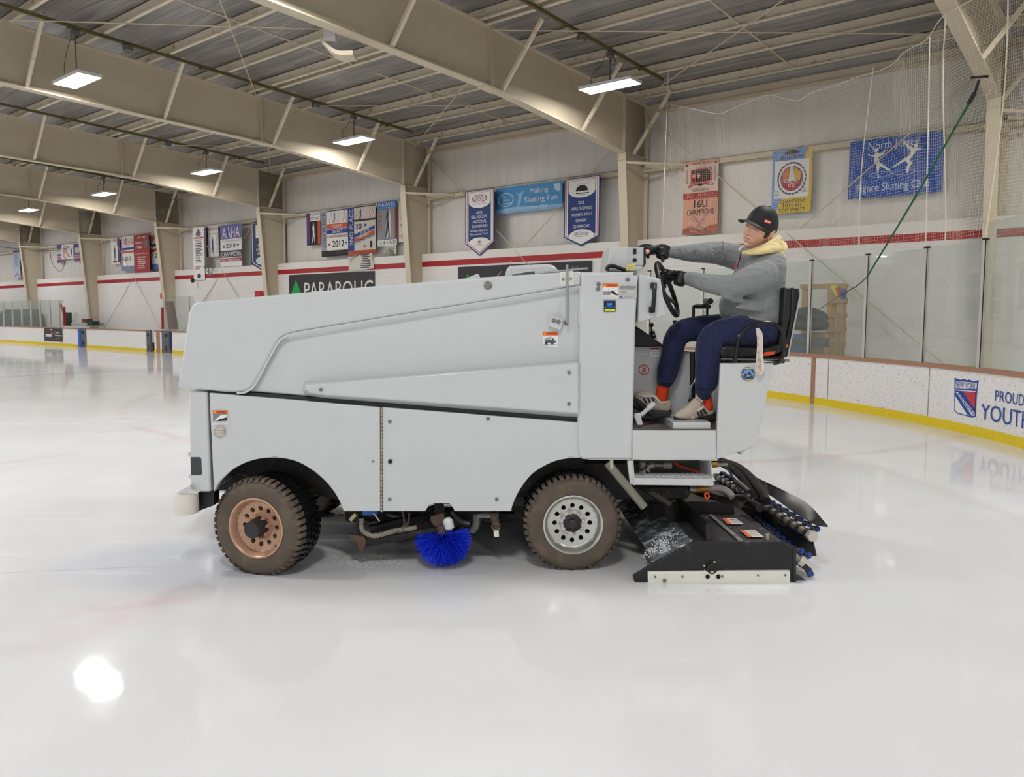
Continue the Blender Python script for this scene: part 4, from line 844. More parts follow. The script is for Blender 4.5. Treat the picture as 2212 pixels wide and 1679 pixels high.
tb('lift_eye', ((1523,1066,DB+.05),(1530,1066,DB+.05),(1532,1073,DB+.05),(1527,1079,DB+.05),(1523,1073,DB+.05),(1523,1066,DB+.05)), .006, mat('orange_clip', (240,90,24), .4))
tb('brass_fitting', ((1536,1003,DB+.1),(1548,1003,DB+.1)), .022, M_BRASS, 8); tb('hose_coupling', ((1547,1003,DB+.1),(1571,1003,DB+.1)), .017, M_STEEL, 12)
# ------------------------------------------------------------------ conditioner sled
DC = 4.53; WC = 2.0
cs = slab('conditioner_side', [(1367,1244),(1407,1220),(1471,1186),(1490,1176),(1505,1170),(1690,1170),(1716,1181),(1716,1271),(1400,1270),(1370,1256)], DC, .02, M_BLK, bevel=.004)
slab('conditioner_side', [(1367,1244),(1407,1220),(1471,1186),(1505,1170),(1690,1170),(1716,1181),(1716,1271),(1400,1270),(1370,1256)], DC+WC, .02, M_BLK)
rn = slab('side_runner', [(1400,1236),(1707,1233),(1708,1274),(1401,1275)], DC-.02, .025, mat('white_runner', (228,226,214), .4, dirt=((190,170,120), 9, .6, .75, .4)), bevel=.004)
for x, y in ((1415,1246),(1474,1245.5),(1560,1245),(1637,1243),(1696,1242.5),(1415,1266),(1474,1266),(1559,1265),(1636,1264),(1695,1263)): bolt(x, y, DC-.02, 2.4, M_STEEL, rn)
for x, y in ((1528.5,1245.5),(1551.5,1245.5)): bolt(x, y, DC-.019, 5, M_HOLE, rn, 'runner_hole')
bolt(1435.5, 1254.5, DC-.021, 4.5, M_STEEL, rn)
mb = MB(); mb.prism(poly([(1518,1222),(1525,1214),(1550,1210),(1556,1232),(1522,1234)], DC-.004), EY*.006); bp_ = mb.build('bearing_plate', mat('bearing_black', (14,14,15), .35), Z)
c = v(1537, 1229, DC-.006); mb = MB(); mb.lathe([(.034,0),(.034,.012),(.024,.016),(.014,.012),(.008,.018)], c, -EY, 20); mb.build('bearing', M_RUB, Z)
for x, y in ((1521,1222),(1543,1214),(1522,1233)): bolt(x, y, DC-.005, 2.6, mat('pale_bolt', (205,198,170), .4, .4))
M_DECK = mat('sled_deck', (62,60,60), .5, noise=.3, nscale=10, dirt=((215,220,225), 22, .62, .7, .7))
M_SNOWY = mat('snow_dusted_plate', (96,98,100), .6, noise=.3, nscale=8, dirt=((240,244,248), 11, .5, .62, .9))
zd = v(1600, 1170, DC).z
mb = MB(); mb.prism(poly([(1500,1170),(1690,1170),(1690,1200),(1470,1200)], DC+.02), EY*(WC-.04)); mb.build('sled_deck', M_DECK, Z, bevel=.003)
mb = MB(); mb.hexa([v(1411,1210,DC+.02), v(1498,1172,DC+.02), v(1510,1190,DC+.02), v(1425,1225,DC+.02)] + [p + EY*(WC-.04) for p in (v(1411,1210,DC+.02), v(1498,1172,DC+.02), v(1510,1190,DC+.02), v(1425,1225,DC+.02))]); mb.build('auger_housing', M_SNOWY, Z, bevel=.003)
slab('divider_ridge', [(1524,1135),(1531,1131),(1537,1140),(1538,1170),(1526,1170)], DC+.01, .75, M_BLK, bevel=.003)
mb = MB(); mb.add([vz(x, y, zd+.002) for x, y in ((1594,1168),(1604,1168),(1538,1113),(1530,1113))], [(0,1,2,3)]); mb.prism([vz(x, y, zd+.001) for x, y in ((1594,1168),(1604,1168),(1538,1113),(1530,1113))], UP*.006); mb.build('deck_strip', mat('worn_steel_strip', (168,164,152), .4, .4, dirt=((60,58,55), 14, .55, .7, .8)), Z)
for q in (((1560,1120),(1590,1120),(1607,1133),(1572,1133)), ((1598,1146),(1631,1146),(1650,1160),(1616,1161))):
    mb = MB().use(mat('label_white', (232,226,214), .5)); P = [vz(x, y, zd+.003) for x, y in q]; mb.prism(P, UP*.001)
    mb.use(flat((226,110,48))); a, b2, c2, d2 = [p+UP*.0016 for p in P]; mb.add([a, a.lerp(b2, .28), d2.lerp(c2, .28), d2], [(0,1,2,3)])
    mb.use(flat((150,60,60))); ux = (b2-a); uy = (a-d2)
    for k in range(3): mb.text(('WARNING', 'BLADE CHANGE', 'KEEP HANDS CLEAR')[k], d2.lerp(c2, .34) + uy*(.68-.26*k) + UP*.0006, ux.normalized(), uy.normalized(), ux.length*.6, uy.length*.16)
    mb.build('warning_label', None, Z, smooth=False)
tb('deck_pin', ((1658,1166,DC+.06),(1658,1154,DC+.06)), .011, mat('brass_pin', (196,190,160), .35, .5), 12)
dX = .62
slab('cross_plate', [(1477,1098),(1480,1085),(1570,1083),(1585,1093),(1587,1112),(1477,1112)], DC+dX, .03, M_BLK, bevel=.004)
mb = MB(); mb.tube(smoothpts([v(x, y, DC+dX) for x, y in ((1567,1085),(1563,1078),(1570,1072),(1604,1072),(1611,1079),(1604,1087),(1575,1087))], 4), .011, 8); mb.build('lift_handle', M_BLK, Z)
slab('blade_carrier', [(1560,1092),(1690,1100),(1690,1170),(1560,1170)], DC+.95, .9, M_BLK)
tb('lift_cylinder', ((1440,1085,DB+.1),(1452,1120,DC+.4)), .03, M_FRAME, 10); slab('auger_motor', [(1405,1088),(1470,1085),(1480,1125),(1410,1128)], DC+.7, .5, M_FRAME, r=8)
# loose snow thrown up at the front of the sled
mb = MB()
for i in range(900):
    x = random.gauss(1430, 17); y = 1188 + (x-1430)*-.3 + random.gauss(0, 12); r = random.uniform(.001, .0042)
    p = v(x, y, DC+.06 + random.uniform(0, .25)*.6); mb.ball(p, r, r*1.4, r, 5, 3)
tag(mb.build('snow_crumbs', mat('snow', (245,247,250), .7), Z), 'white snow shavings', kind='stuff')
# rear: wing plates, hoses, spray bars
M_SHEETB = mat('black_rubber_sheet', (20,21,22), .3, noise=.3, nscale=4)
def sheet(name, top, botm, th=.006):
    a = smoothpts([v(*p) for p in top], 5); b2 = smoothpts([v(*p) for p in botm], 5); n = min(len(a), len(b2)); mb = MB()
    mb.loft([[a[i], b2[i], b2[i]+UP*th+EX*th, a[i]+UP*th+EX*th] for i in range(n)]); return mb.build(name, M_SHEETB, Z)
def dd(y, y0=1157, y1=1032): return lerp(DC+.08, DC+1.95, (y0-y)/(y0-y1))
sheet('rear_wing', ((1787,1139,4.62),(1745,1092,4.95),(1700,1066,5.3),(1630,1032,5.8),(1553,992,6.45)), ((1764,1136,4.62),(1722,1112,4.9),(1680,1082,5.25),(1640,1056,5.75),(1556,1008,6.45)))
sheet('towel_plate', ((1752,1155,4.66),(1735,1140,4.8),(1700,1122,5.05),(1660,1106,5.4),(1630,1090,5.7)), ((1762,1202,4.62),(1738,1196,4.78),(1690,1165,5.05),(1650,1140,5.4),(1618,1115,5.7)))
tb('rear_hose', ((1556,996,6.2),(1595,1010,5.9),(1625,1035,5.6),(1645,1062,5.3),(1656,1083,5.15)), .03, M_RUB, 10, 5)
tb('rear_hose', ((1560,1000,6.1),(1592,1022,5.8),(1612,1045,5.6),(1632,1068,5.4),(1640,1082,5.3)), .028, M_RUB, 10, 5)
tb('rear_hose', ((1548,1004,6.0),(1570,1012,5.9),(1585,1035,5.7),(1600,1062,5.5),(1625,1082,5.3),(1645,1080,5.2)), .009, M_RUB, 8, 5)
tb('hose_coupling', ((1593,1042,5.5),(1617,1062,5.4)), .02, mat('mauve_grey_metal', (130,122,120), .4, .3), 12)
tb('hose_coupling', ((1612,1083,5.2),(1642,1098,5.0)), .028, M_FRAME, 12)
tb('sled_rear_corner', ((1716,1182,DC),(1716,1270,DC)), .01, M_BLK, 6)
mb = MB(); mb.prism([v(1714,1236,DC+.02), v(1766,1270.5,DC+.02), v(1716,1271,DC+.02)], EY*.05); mb.build('rear_skid', mat('scraped_black', (58,58,58), .5, noise=.3, nscale=14), Z)
M_NOZ = mat('blue_nozzle', (34,66,140), .35); M_CLAMP = mat('dark_clamp', (60,58,58), .35, .4); M_BAR = mat('dull_spray_pipe', (150,140,132), .4, .3)
def spray(x0, y0, d0, x1, y1, d1, n, nut, hid=0):
    a = v(x0, y0, d0); b2 = v(x1, y1, d1); mb = MB(); mb.cyl(a, b2, .024); bar = mb.build('spray_bar', M_BAR, Z); u = (b2-a).normalized()
    if nut:
        mb = MB(); mb.lathe([(.034,-.03),(.034,.01),(.028,.014)], a, u, 6); mb.build('end_cap_nut', mat('pale_nut', (205,200,186), .35, .4), Z, ang=20)
    for i in range(n):
        k = (i+.35)/n; p = a.lerp(b2, k); s_ = 1.0
        mb = MB(); mb.lathe([(.031,-.02),(.033,0),(.031,.02)], p, u, 10); q = p + EX*.03 + UP*.035; mb.cyl(p, q, .012, n=8); mb.ball(q, .021, .021, .017, 8, 6); mb.build('nozzle_clamp', M_CLAMP, bar)
        mb = MB(); w2 = q + EX*.02 - UP*.004; mb.cyl(q, w2, .017, n=8); mb.lathe([(.019,0),(.019,.012),(.012,.02)], w2, EX*.8-UP*.5, 8); mb.build('nozzle_tip', M_NOZ, bar)
spray(1752, 1157, DC+.1, 1545, 1028, DC+1.95, 16, True)
spray(1712, 1208, DC+.12, 1600, 1108, DC+1.2, 11, False)
tb('spray_stub', ((1690,1186,DC+.05),(1731,1211,DC+.04)), .024, M_BAR, 12); mb = MB(); c = v(1733,1212,DC+.03); mb.lathe([(.033,-.02),(.033,.012),(.028,.016)], c, (v(1733,1212,DC+.03)-v(1690,1186,DC+.05)), 6); mb.build('end_cap_nut', mat('pale_nut', (205,200,186), .35, .4), Z, ang=20)
for p in ((1724,1192),(1740,1201)):
    mb = MB(); mb.ball(v(p[0], p[1], DC+.06), .024); mb.build('nozzle_clamp', M_CLAMP, Z); mb = MB(); mb.cyl(v(p[0]+3, p[1]-3, DC+.04), v(p[0]+10, p[1]+1, DC+.04), .019, n=8); mb.build('nozzle_tip', M_NOZ, Z)
tb('nozzle_pipe', ((1722,1214,DC+.05),(1735,1222,DC+.05),(1747,1232,DC+.05)), .018, M_CLAMP, 8); tb('nozzle_tip', ((1746,1231,DC+.05),(1752,1243,DC+.05)), .021, M_NOZ, 8)
# ------------------------------------------------------------------ stickers and plates
def sticker(name, x0, y0, x1, y1, D, items, base=(236,236,234), parent=None):
    p00, p10, p01 = v(x0, y0, D), v(x1, y0, D), v(x0, y1, D); ux = p10-p00; uz = p00-p01; W_ = ux.length; H_ = uz.length; ux.normalize(); uz.normalize()
    P = lambda u, w_, l=0: p00 + ux*(u*W_) - uz*(w_*H_) - EY*l
    mb = MB().use(flat(base)); mb.prism([P(0,0), P(1,0), P(1,1), P(0,1)], EY*.0015)
    draw(mb, items, P, ux, uz, W_, H_, .0012); return mb.build(name, None, parent or Z, smooth=False)
def draw(mb, items, P, ux, uz, W_, H_, dl):
    for i, it in enumerate(items):
        l = dl*(1 + .35*i if i < 12 else 5.2)
        k = it[0]; mb.use(flat(it[-1]))
        if k in 'tvd': it = it[:-2] + (0 if any(ch in it[1] for ch in 'MWNmwn') else min(it[-2], .012),) + it[-1:]
        if k == 'r': mb.add([P(it[1], it[2], l), P(it[3], it[2], l), P(it[3], it[4], l), P(it[1], it[4], l)], [(0,1,2,3)])
        elif k == 'p': mb.add([P(a, b, l) for a, b in it[1]], [list(range(len(it[1])))])
        elif k == 'e': mb.add([P(it[1]+it[3]*math.cos(t), it[2]+it[4]*math.sin(t), l) for t in [2*math.pi*j/24 for j in range(24)]], [list(range(24))])
        elif k == 'o':      # ring
            t_ = [2*math.pi*j/28 for j in range(29)]; q = it[5]
            mb.loft([[P(it[1]+it[3]*s*math.cos(t), it[2]+it[4]*s*math.sin(t), l) for s in (1, 1-q)] for t in t_], closed=False)
        elif k == 't':      # text box u0 v0 u1 v1
            _, s_, u0, v0, u1, v1, bold = it[:7]; mb.text(s_, P(u0, v1, l), ux, uz, (u1-u0)*W_, (v1-v0)*H_, bold)
        elif k == 'v':      # vertical text reading upward
            _, s_, u0, v0, u1, v1, bold = it[:7]; mb.text(s_, P(u1, v1, l), uz, -ux, (v1-v0)*H_, (u1-u0)*W_, bold)
        elif k == 'd':      # text with its own slope: s u0 v0 u1 v1 h bold
            _, s_, u0, v0, u1, v1, h, bold = it[:8]; a = P(u0, v0, l); b = P(u1, v1, l); d = (b-a); d_ = d.normalized(); mb.text(s_, a, d_, uz, d.length, h*H_, bold)
        elif k == 's':      # star
            pts = [P(it[1]+it[3]*(1 if j % 2 == 0 else .42)*math.sin(math.pi*j/5), it[2]-it[4]*(1 if j % 2 == 0 else .42)*math.cos(math.pi*j/5), l) for j in range(10)]
            cc = P(it[1], it[2], l); mb.add([cc]+pts, [(0, j+1, (j+1) % 10 + 1) for j in range(10)])
OR, BKC, WHC = (238,106,30), (28,28,30), (240,240,238)
warn = [('r',0,0,1,.24,OR), ('p',((.06,.2),(.13,.04),(.2,.2)),(246,206,40)), ('t','WARNING',.26,.06,.9,.19,.03,BKC)]
sticker('warning_label', 459.5, 886.5, 492, 918, DB-.003, warn + [('r',.02,.25,.98,.76,(130,132,136)), ('p',((.1,.72),(.55,.33),(.95,.3),(.95,.45),(.6,.6),(.3,.72)),WHC), ('p',((.3,.74),(.45,.6),(.98,.5),(.98,.62),(.55,.72)),BKC), ('t','Moving parts can crush and cut',.05,.82,.95,.87,0,BKC), ('t','Keep hands and fingers away',.05,.90,.85,.95,0,BKC)])
sticker('warning_label', 1302, 612.5, 1335, 645.5, DB-.024, warn + [('r',.02,.53,.5,.76,(140,142,146)), ('r',.38,.42,.41,.7,BKC), ('p',((.5,.55),(.62,.45),(.98,.72),(.98,.78),(.75,.74)),BKC), ('t','Moving parts can crush and cut',.05,.84,.92,.89,0,BKC), ('t','Keep hands and fingers away',.05,.91,.85,.96,0,BKC)])
sticker('warning_label', 1172.5, 717, 1205, 749.5, DB+.042, warn + [('p',((.1,.45),(.55,.3),(.6,.42),(.15,.56)),(170,172,176)), ('p',((.12,.6),(.3,.5),(.62,.52),(.64,.42),(.72,.42),(.74,.55),(.9,.62),(.85,.72),(.15,.72)),(90,92,96)), ('e',.22,.76,.08,.08,BKC), ('e',.62,.76,.08,.08,BKC), ('r',0,.845,1,.86,BKC), ('t','Crush hazard',.04,.90,.4,.96,0,BKC)])
sticker('maker_plate', 1338, 615.5, 1375.5, 645, DB-.024, [('t','ZAMBONI',.06,.08,.93,.24,.05,BKC), ('t','ICE RESURFACER',.12,.26,.88,.34,0,BKC), ('t','MODEL NO.',.1,.42,.38,.47,0,BKC), ('t','SERIAL NO.',.1,.52,.38,.57,0,BKC), ('r',.42,.40,.86,.48,(214,212,206)), ('r',.42,.50,.86,.58,(214,212,206)), ('t','PARAMOUNT, CALIFORNIA',.3,.86,.7,.9,0,BKC), ('r',.02,.83,.16,.97,(150,90,100)), ('r',.02,.83,.08,.90,(70,70,130))], (190,189,184))
sticker('network_sticker', 1304.5, 649.5, 1330, 674, DB-.024, [('t','Authorized',.12,.04,.88,.12,0,(40,130,230)), ('p',((.26,.22),(.4,.22),(.44,.3),(.52,.2),(.68,.22),(.72,.38),(.6,.42),(.3,.42),(.3,.3)),(40,140,240)), ('t','ZAMBONI',.08,.50,.92,.60,.04,(40,140,240)), ('t','SERVICE NETWORK',.08,.62,.92,.69,0,(40,140,240)), ('r',.05,.76,.95,.96,(240,236,40)), ('t','www.zamboni.com',.12,.83,.88,.90,0,BKC)], (20,26,34))
sticker('danger_label', 1404, 752, 1424, 770, DB+.512, [('r',0,0,1,.2,(190,40,44)), ('t','DANGER',.2,.04,.9,.16,.02,BKC), ('t','FLAMMABLE LIQUID',.05,.36,.95,.46,.02,BKC), ('r',.15,.58,.85,.62,(150,150,150)), ('r',.15,.68,.85,.72,(150,150,150))])
def disc_sticker(name, cx, cy, r, D, items, base):
    p00, p10, p01 = v(cx-r, cy-r, D), v(cx+r, cy-r, D), v(cx-r, cy+r, D); ux = p10-p00; uz = p00-p01; W_ = ux.length; H_ = uz.length; ux.normalize(); uz.normalize()
    P = lambda u, w_, l=0: p00 + ux*(u*W_) - uz*(w_*H_) - EY*l
    mb = MB().use(flat(base)); mb.prism([P(.5+.5*math.cos(t), .5+.5*math.sin(t)) for t in [2*math.pi*j/36 for j in range(36)]], EY*.0015); draw(mb, items, P, ux, uz, W_, H_, .0012); return mb.build(name, None, Z, smooth=False)
RDC = (196,36,40)
disc_sticker('round_red_sticker', 1391, 799, 11.5, DB+.518, [('e',.5,.5,.42,.42,(238,236,230))] + [('e',.5+.31*math.cos(math.pi*j/4), .5+.31*math.sin(math.pi*j/4), .06, .06, (90,90,88)) for j in range(8)] + [('e',.5,.5,.19,.19,RDC), ('t','PC',.38,.42,.62,.58,.04,WHC)], RDC)
disc_sticker('round_blue_sticker', 1616, 808.5, 15.5, DB-.024, [('o',.5,.5,.49,.49,.06,(206,186,90)), ('e',.5,.5,.36,.36,(110,160,216)), ('p',((.2,.6),(.32,.42),(.42,.55),(.58,.3),(.7,.5),(.8,.62),(.7,.78),(.5,.84),(.3,.78)),(34,52,84)), ('p',((.3,.66),(.5,.52),(.72,.6),(.5,.72)),(150,160,150)), ('r',.02,.5,.2,.54,(214,204,160)), ('r',.8,.5,.98,.54,(214,204,160)), ('r',.25,.08,.75,.13,(226,214,130)), ('r',.3,.87,.7,.92,(226,214,130))], (24,84,150))
# fuel cap
c = v(475.5, 932.5, DB); mb = MB(); mb.lathe([(.036,0),(.036,.008),(.031,.012),(.029,.009),(0,.009)], c, -EY, 28); fcap = mb.build('fuel_cap', mat('chrome_cap', (206,200,186), .25, .6), Z)
mb = MB(); mb.prism([c - EY*.009 + EX*x + UP*z for x, z in ((-.028,-.009),(.028,-.006),(.028,.009),(-.028,.007))], -EY*.009); mb.build('cap_bar', mat('chrome_cap', (206,200,186), .25, .6), fcap, bevel=.003)
mb = MB().use(flat((90,90,92))); mb.text('47-50 PSI', v(588, 988, DB-.0015), EX, UP, .034, .006); mb.text('47-50 PSI', v(1226, 989, DB-.0015), EX, UP, .034, .006); mb.build('pressure_lettering', None, Z, smooth=False)
# ================================================================== the driver
M_SKIN = mat('skin', (236,184,158), .5, noise=.06, nscale=26); M_LIP = mat('lips', (222,158,138), .5)
M_HAIR = mat('dark_brown_hair', (52,38,28), .55, noise=.3, nscale=120, stretch=(1,1,.3))
def cloth(name, rgb, var, bump, sc, fold):
    m = mat(name, rgb, .85, noise=var, nscale=90); nt = m.node_tree; N = nt.nodes; L = nt.links; b = N['Principled BSDF']
    tc = N.new('ShaderNodeTexCoord'); n1 = N.new('ShaderNodeTexNoise'); n1.inputs['Scale'].default_value = sc; n1.inputs['Detail'].default_value = 2; n1.inputs['Distortion'].default_value = 1.2
    mp = N.new('ShaderNodeMapping'); mp.inputs['Rotation'].default_value = (0, .5, 0); mp.inputs['Scale'].default_value = fold; L.new(tc.outputs['Object'], mp.inputs[0]); L.new(mp.outputs[0], n1.inputs['Vector'])
    bp = N.new('ShaderNodeBump'); bp.inputs['Strength'].default_value = bump; bp.inputs['Distance'].default_value = .03; L.new(n1.outputs['Fac'], bp.inputs['Height']); L.new(bp.outputs[0], b.inputs['Normal'])
    b.inputs['Sheen Weight'].default_value = .15; return m
M_GREYS = cloth('heather_grey_fleece', (134,137,137), .16, .6, 11, (1, 1, 1.7)); M_NAVY = cloth('navy_jogger_cloth', (23,32,72), .1, .8, 10, (1.6, 1, .8)); M_CREAMH = cloth('pale_yellow_cotton', (232,212,150), .06, .6, 14, (.6, 1, 2))
M_GLOVE = mat('black_leather_glove', (24,24,25), .35, noise=.3, nscale=50, bump=.2, bscale=70); M_CAP_ = mat('black_cap_cloth', (20,20,21), .6, bump=.1, bscale=300)
M_SOCK = mat('orange_sock', (226,66,22), .85, noise=.08, nscale=60); M_SHOE = mat('beige_mesh_shoe', (196,182,164), .75, noise=.12, nscale=80); M_SHOEW = mat('white_shoe_trim', (232,226,214), .6)
def speck():
    m = mat('speckled_black_sole', (24,24,24), .55); nt = m.node_tree; N = nt.nodes; L = nt.links; b = N['Principled BSDF']
    tc = N.new('ShaderNodeTexCoord'); vo = N.new('ShaderNodeTexVoronoi'); vo.inputs['Scale'].default_value = 120; L.new(tc.outputs['Object'], vo.inputs['Vector'])
    r = N.new('ShaderNodeValToRGB'); r.color_ramp.elements[0].position = .16; r.color_ramp.elements[1].position = .2; r.color_ramp.elements[0].color = (.8,.8,.8,1); r.color_ramp.elements[1].color = (.01,.01,.01,1); L.new(vo.outputs['Distance'], r.inputs[0]); L.new(r.outputs[0], b.inputs['Base Color']); return m
M_SOLE = speck()
def ptube(mb, pts, n=14, sm=5, sq=1.0):            # (px, py, D, r in pixels) -> round-ended limb
    P = [v(p[0], p[1], p[2]) for p in pts]; R = [p[3]*p[2]/F for p in pts]
    C4 = smoothpts(P, sm); R4 = [q.x for q in smoothpts([Vector((r, 0, 0)) for r in R], sm)]
    a = C4[0] - (C4[1]-C4[0]).normalized()*R4[0]*.5; b = C4[-1] + (C4[-1]-C4[-2]).normalized()*R4[-1]*.5
    return mb.tube([a] + C4 + [b], [R4[0]*.6] + R4 + [R4[-1]*.6], n, sq=sq)
def blend(o, vox, smooth=6, fac=.5):               # weld overlapping limbs into one continuous surface
    r = o.modifiers.new('weld', 'REMESH'); r.mode = 'VOXEL'; r.voxel_size = vox; r.use_smooth_shade = True
    s_ = o.modifiers.new('relax', 'SMOOTH'); s_.iterations = smooth; s_.factor = fac
    bpy.context.view_layer.update()
    me = bpy.data.meshes.new_from_object(o.evaluated_get(bpy.context.evaluated_depsgraph_get())); o.modifiers.clear(); old = o.data; o.data = me; me.name = o.name; bpy.data.meshes.remove(old)
    me.polygons.foreach_set('use_smooth', [True]*len(me.polygons)); return o
# ---- head frame
yaw, pit, rol = math.radians(44), math.radians(21), math.radians(33)
f_ = Vector((-math.sin(yaw), -math.cos(yaw), 0)); u_ = Vector((0,0,1)); r_ = f_.cross(u_)      # r_: the driver's right... (image left)
Rp = Matrix.Rotation(-pit, 3, r_.normalized()); f_ = Rp @ f_; u_ = Rp @ u_
if f_.z > 0: f_ = Rp.inverted() @ Rp.inverted() @ f_; u_ = Rp.inverted() @ Rp.inverted() @ u_
Rr_ = Matrix.Rotation(rol, 3, 'Y'); f_ = Rr_ @ f_; u_ = Rr_ @ u_; r_ = f_.cross(u_).normalized()
HC = v(1640, 498, 5.05); HS = 1.11
hp_ = lambda x, y, z: HC + (r_*x + f_*y + u_*z)*HS          # x to his right, y forward, z up
g_ = lambda d, s_: math.exp(-(d/s_)**2)
def headpt(x, y, z):
    if z < 0:
        k = min(1, -z/.118); x *= 1 - .30*k**1.6; y = y*(1-.10*k) + .012*k
        if y < 0: y *= 1 - .35*k
    if y > 0:
        w_ = min(1, y/.05)
        y += w_*(.030*g_(x, .0105)*max(0, min(1, (.035-z)/.065))*(1 if z > -.036 else g_(z+.036, .007)) + .009*g_(x, .017)*g_(z+.030, .009))
        y -= w_*.014*(g_(x-.032, .016) + g_(x+.032, .016))*g_(z-.016, .012)
        y += w_*.006*g_(z-.036, .010)*g_(x, .055)
        y += w_*.0075*(g_(x-.032, .011) + g_(x+.032, .011))*g_(z-.012, .0085)
        y += w_*(.007*g_(z+.054, .006) + .0075*g_(z+.069, .006))*g_(x, .019) - w_*.0045*g_(z+.0615, .0026)*g_(x, .021)
        y += w_*(.010*g_(z+.100, .013)*g_(x, .020) - .004*g_(z+.082, .007)*g_(x, .03))
        y += w_*.005*(g_(x-.042, .018) + g_(x+.042, .018))*g_(z+.018, .018)
    return x, y, z
mb = MB().use(M_SKIN); n, m_ = 96, 80; V = []; Fs = []
for i in range(m_+1):
    th = math.pi*(i/m_ - .5)
    for k in range(n):
        ph = 2*math.pi*k/n; q = max(math.cos(th), .004)**.9
        V.append(hp_(*headpt(.075*q*math.sin(ph), .098*q*math.cos(ph), .118*math.sin(th))))
lipf = []
for i in range(m_):
    for k in range(n):
        Fs.append((i*n+k, i*n+(k+1) % n, (i+1)*n+(k+1) % n, (i+1)*n+k))
mb.add(V, Fs); mb.use(M_LIP)
for j, fc_ in enumerate(Fs):
    i, k = divmod(j, n); th = math.pi*((i+.5)/m_ - .5); ph = 2*math.pi*(k+.5)/n; x = .075*math.cos(th)*math.sin(ph); z = .118*math.sin(th)
    if math.cos(ph) > 0 and -.071+9*x*x < z < -.0535-9*x*x: mb.Mi[j] = mb.cur
mb.use(M_SKIN)
neck0 = hp_(0, -.02, -.05); ptb = v(1652, 556, 5.07)
mb.tube([neck0, neck0.lerp(ptb, .5), ptb], [.062, .060, .07], 16)
# body under the clothes, in the same skin
pel = v(1652, 722, 5.07)
for pts in (((1652,560,5.07,40),(1640,620,5.07,48),(1645,690,5.07,50)), ((1650,588,4.94,18),(1578,617,4.88,13),(1490,603,4.97,8),(1470,600,5.0,7)), ((1602,556,5.25,18),(1545,547,5.27,13),(1450,545,5.13,7),(1436,544,5.1,7)), ((1650,722,4.99,26),(1590,716,4.95,20),(1543,726,4.94,16),(1531,752,4.93,15),(1528,800,4.93,13),(1528,876,4.93,6)), ((1640,718,5.17,24),(1560,710,5.2,18),(1480,716,5.21,14),(1459,738,5.21,12),(1450,775,5.21,11),(1430,862,5.21,6))): ptube(mb, pts)
for sx in (1, -1):                                    # ears
    mb.tube([hp_(sx*(.073+.010*abs(math.sin(a))), -.012+.017*math.cos(a)-.004*math.sin(a), -.004+.031*math.sin(a)) for a in [2*math.pi*k/18 for k in range(18)]], .0052, 8, closed=True)
    mb.ball(hp_(sx*.076, -.012, -.004), 1, 1, 1, 16, 10, M=Matrix(((r_.x*.007, f_.x*.017, u_.x*.031), (r_.y*.007, f_.y*.017, u_.y*.031), (r_.z*.007, f_.z*.017, u_.z*.031))))
    mb.ball(hp_(sx*.082, -.006, -.008), .004, .005, .008, 10, 6); mb.ball(hp_(sx*.076, -.004, -.031), .008, .008, .009, 10, 6)
person = mb.build('person', None, None, ang=80, origin=Vector((pel.x, pel.y, v(1500, 914, 4.95).z)))
tag(person, 'person in grey sweatshirt, black cap and navy joggers sitting at the steering wheel', 'person')
def surf(x, z, l=.0012):          # point of the face surface, lifted a little
    q = max(math.cos(math.asin(z/.118)), .004)**.9; sp__ = max(-.999, min(.999, x/(.075*q))); return hp_(*headpt(x, .098*q*math.sqrt(1-sp__*sp__), z)) + f_*l
# face details
mb = MB()
for sx in (1, -1): mb.tube([surf(sx*x, z, .0004) for x, z in ((.020,.004),(.026,.0012),(.033,0),(.040,.001),(.046,.0035))], [.0006,.0011,.0014,.0014,.0008], 6)
mb.build('eyelashes', mat('lash_brown', (84,56,44), .6), person)
mb = MB()
for sx in (1, -1): mb.tube([surf(sx*x, z, .001) for x, z in ((.012,.026),(.022,.031),(.034,.0325),(.046,.028))], [.003,.0042,.004,.002], 6)
mb.build('eyebrows', M_HAIR, person)
mb = MB()
for sx in (1, -1): mb.tube([surf(sx*x, z, .0004) for x, z in ((.018,.0125),(.026,.0105),(.034,.010),(.044,.012))], [.0003,.0006,.0006,.0003], 6)
for sx in (1, -1): mb.ball(surf(sx*.0065, -.0405, -.001), .0030, .0030, .0020, 8, 6)
mb.tube([surf(x, -.0617, .0006) for x in (-.022,-.016,-.008,0,.008,.016,.022)], [.0006,.001,.0012,.0012,.0012,.001,.0006], 6)
mb.build('face_lines', mat('skin_fold_shade', (150,96,82), .6), person)  # shade of lid creases, nostrils and mouth line drawn as darker lines
# hair: a close shell round the back and sides, with a sideburn in front of each ear
mb = MB(); V = []; Fs = []; n, m_ = 64, 24
for i in range(m_+1):
    for k in range(n):
        ph = math.pi*2*k/n; back = (1-math.cos(ph))/2
        lo = lerp(.030, -.062, min(1, max(0, (back-.30)/.40))); z = lerp(lo, .06, i/m_)
        if .30 < back < .42: z = lerp(-.026, .06, i/m_)
        q = math.sqrt(max(0, 1-(z/.118)**2))**.9; x, y, zz = headpt(.0785*q*math.sin(ph), .1015*q*math.cos(ph) if math.cos(ph) < 0 else .0985*q*math.cos(ph), z); 
        if back < .26: x *= .9; y *= .9
        V.append(hp_(x, y, zz))
for i in range(m_):
    for k in range(n): Fs.append((i*n+k, i*n+(k+1) % n, (i+1)*n+(k+1) % n, (i+1)*n+k))
mb.add(V, Fs); mb.build('hair', M_HAIR, person, ang=80)
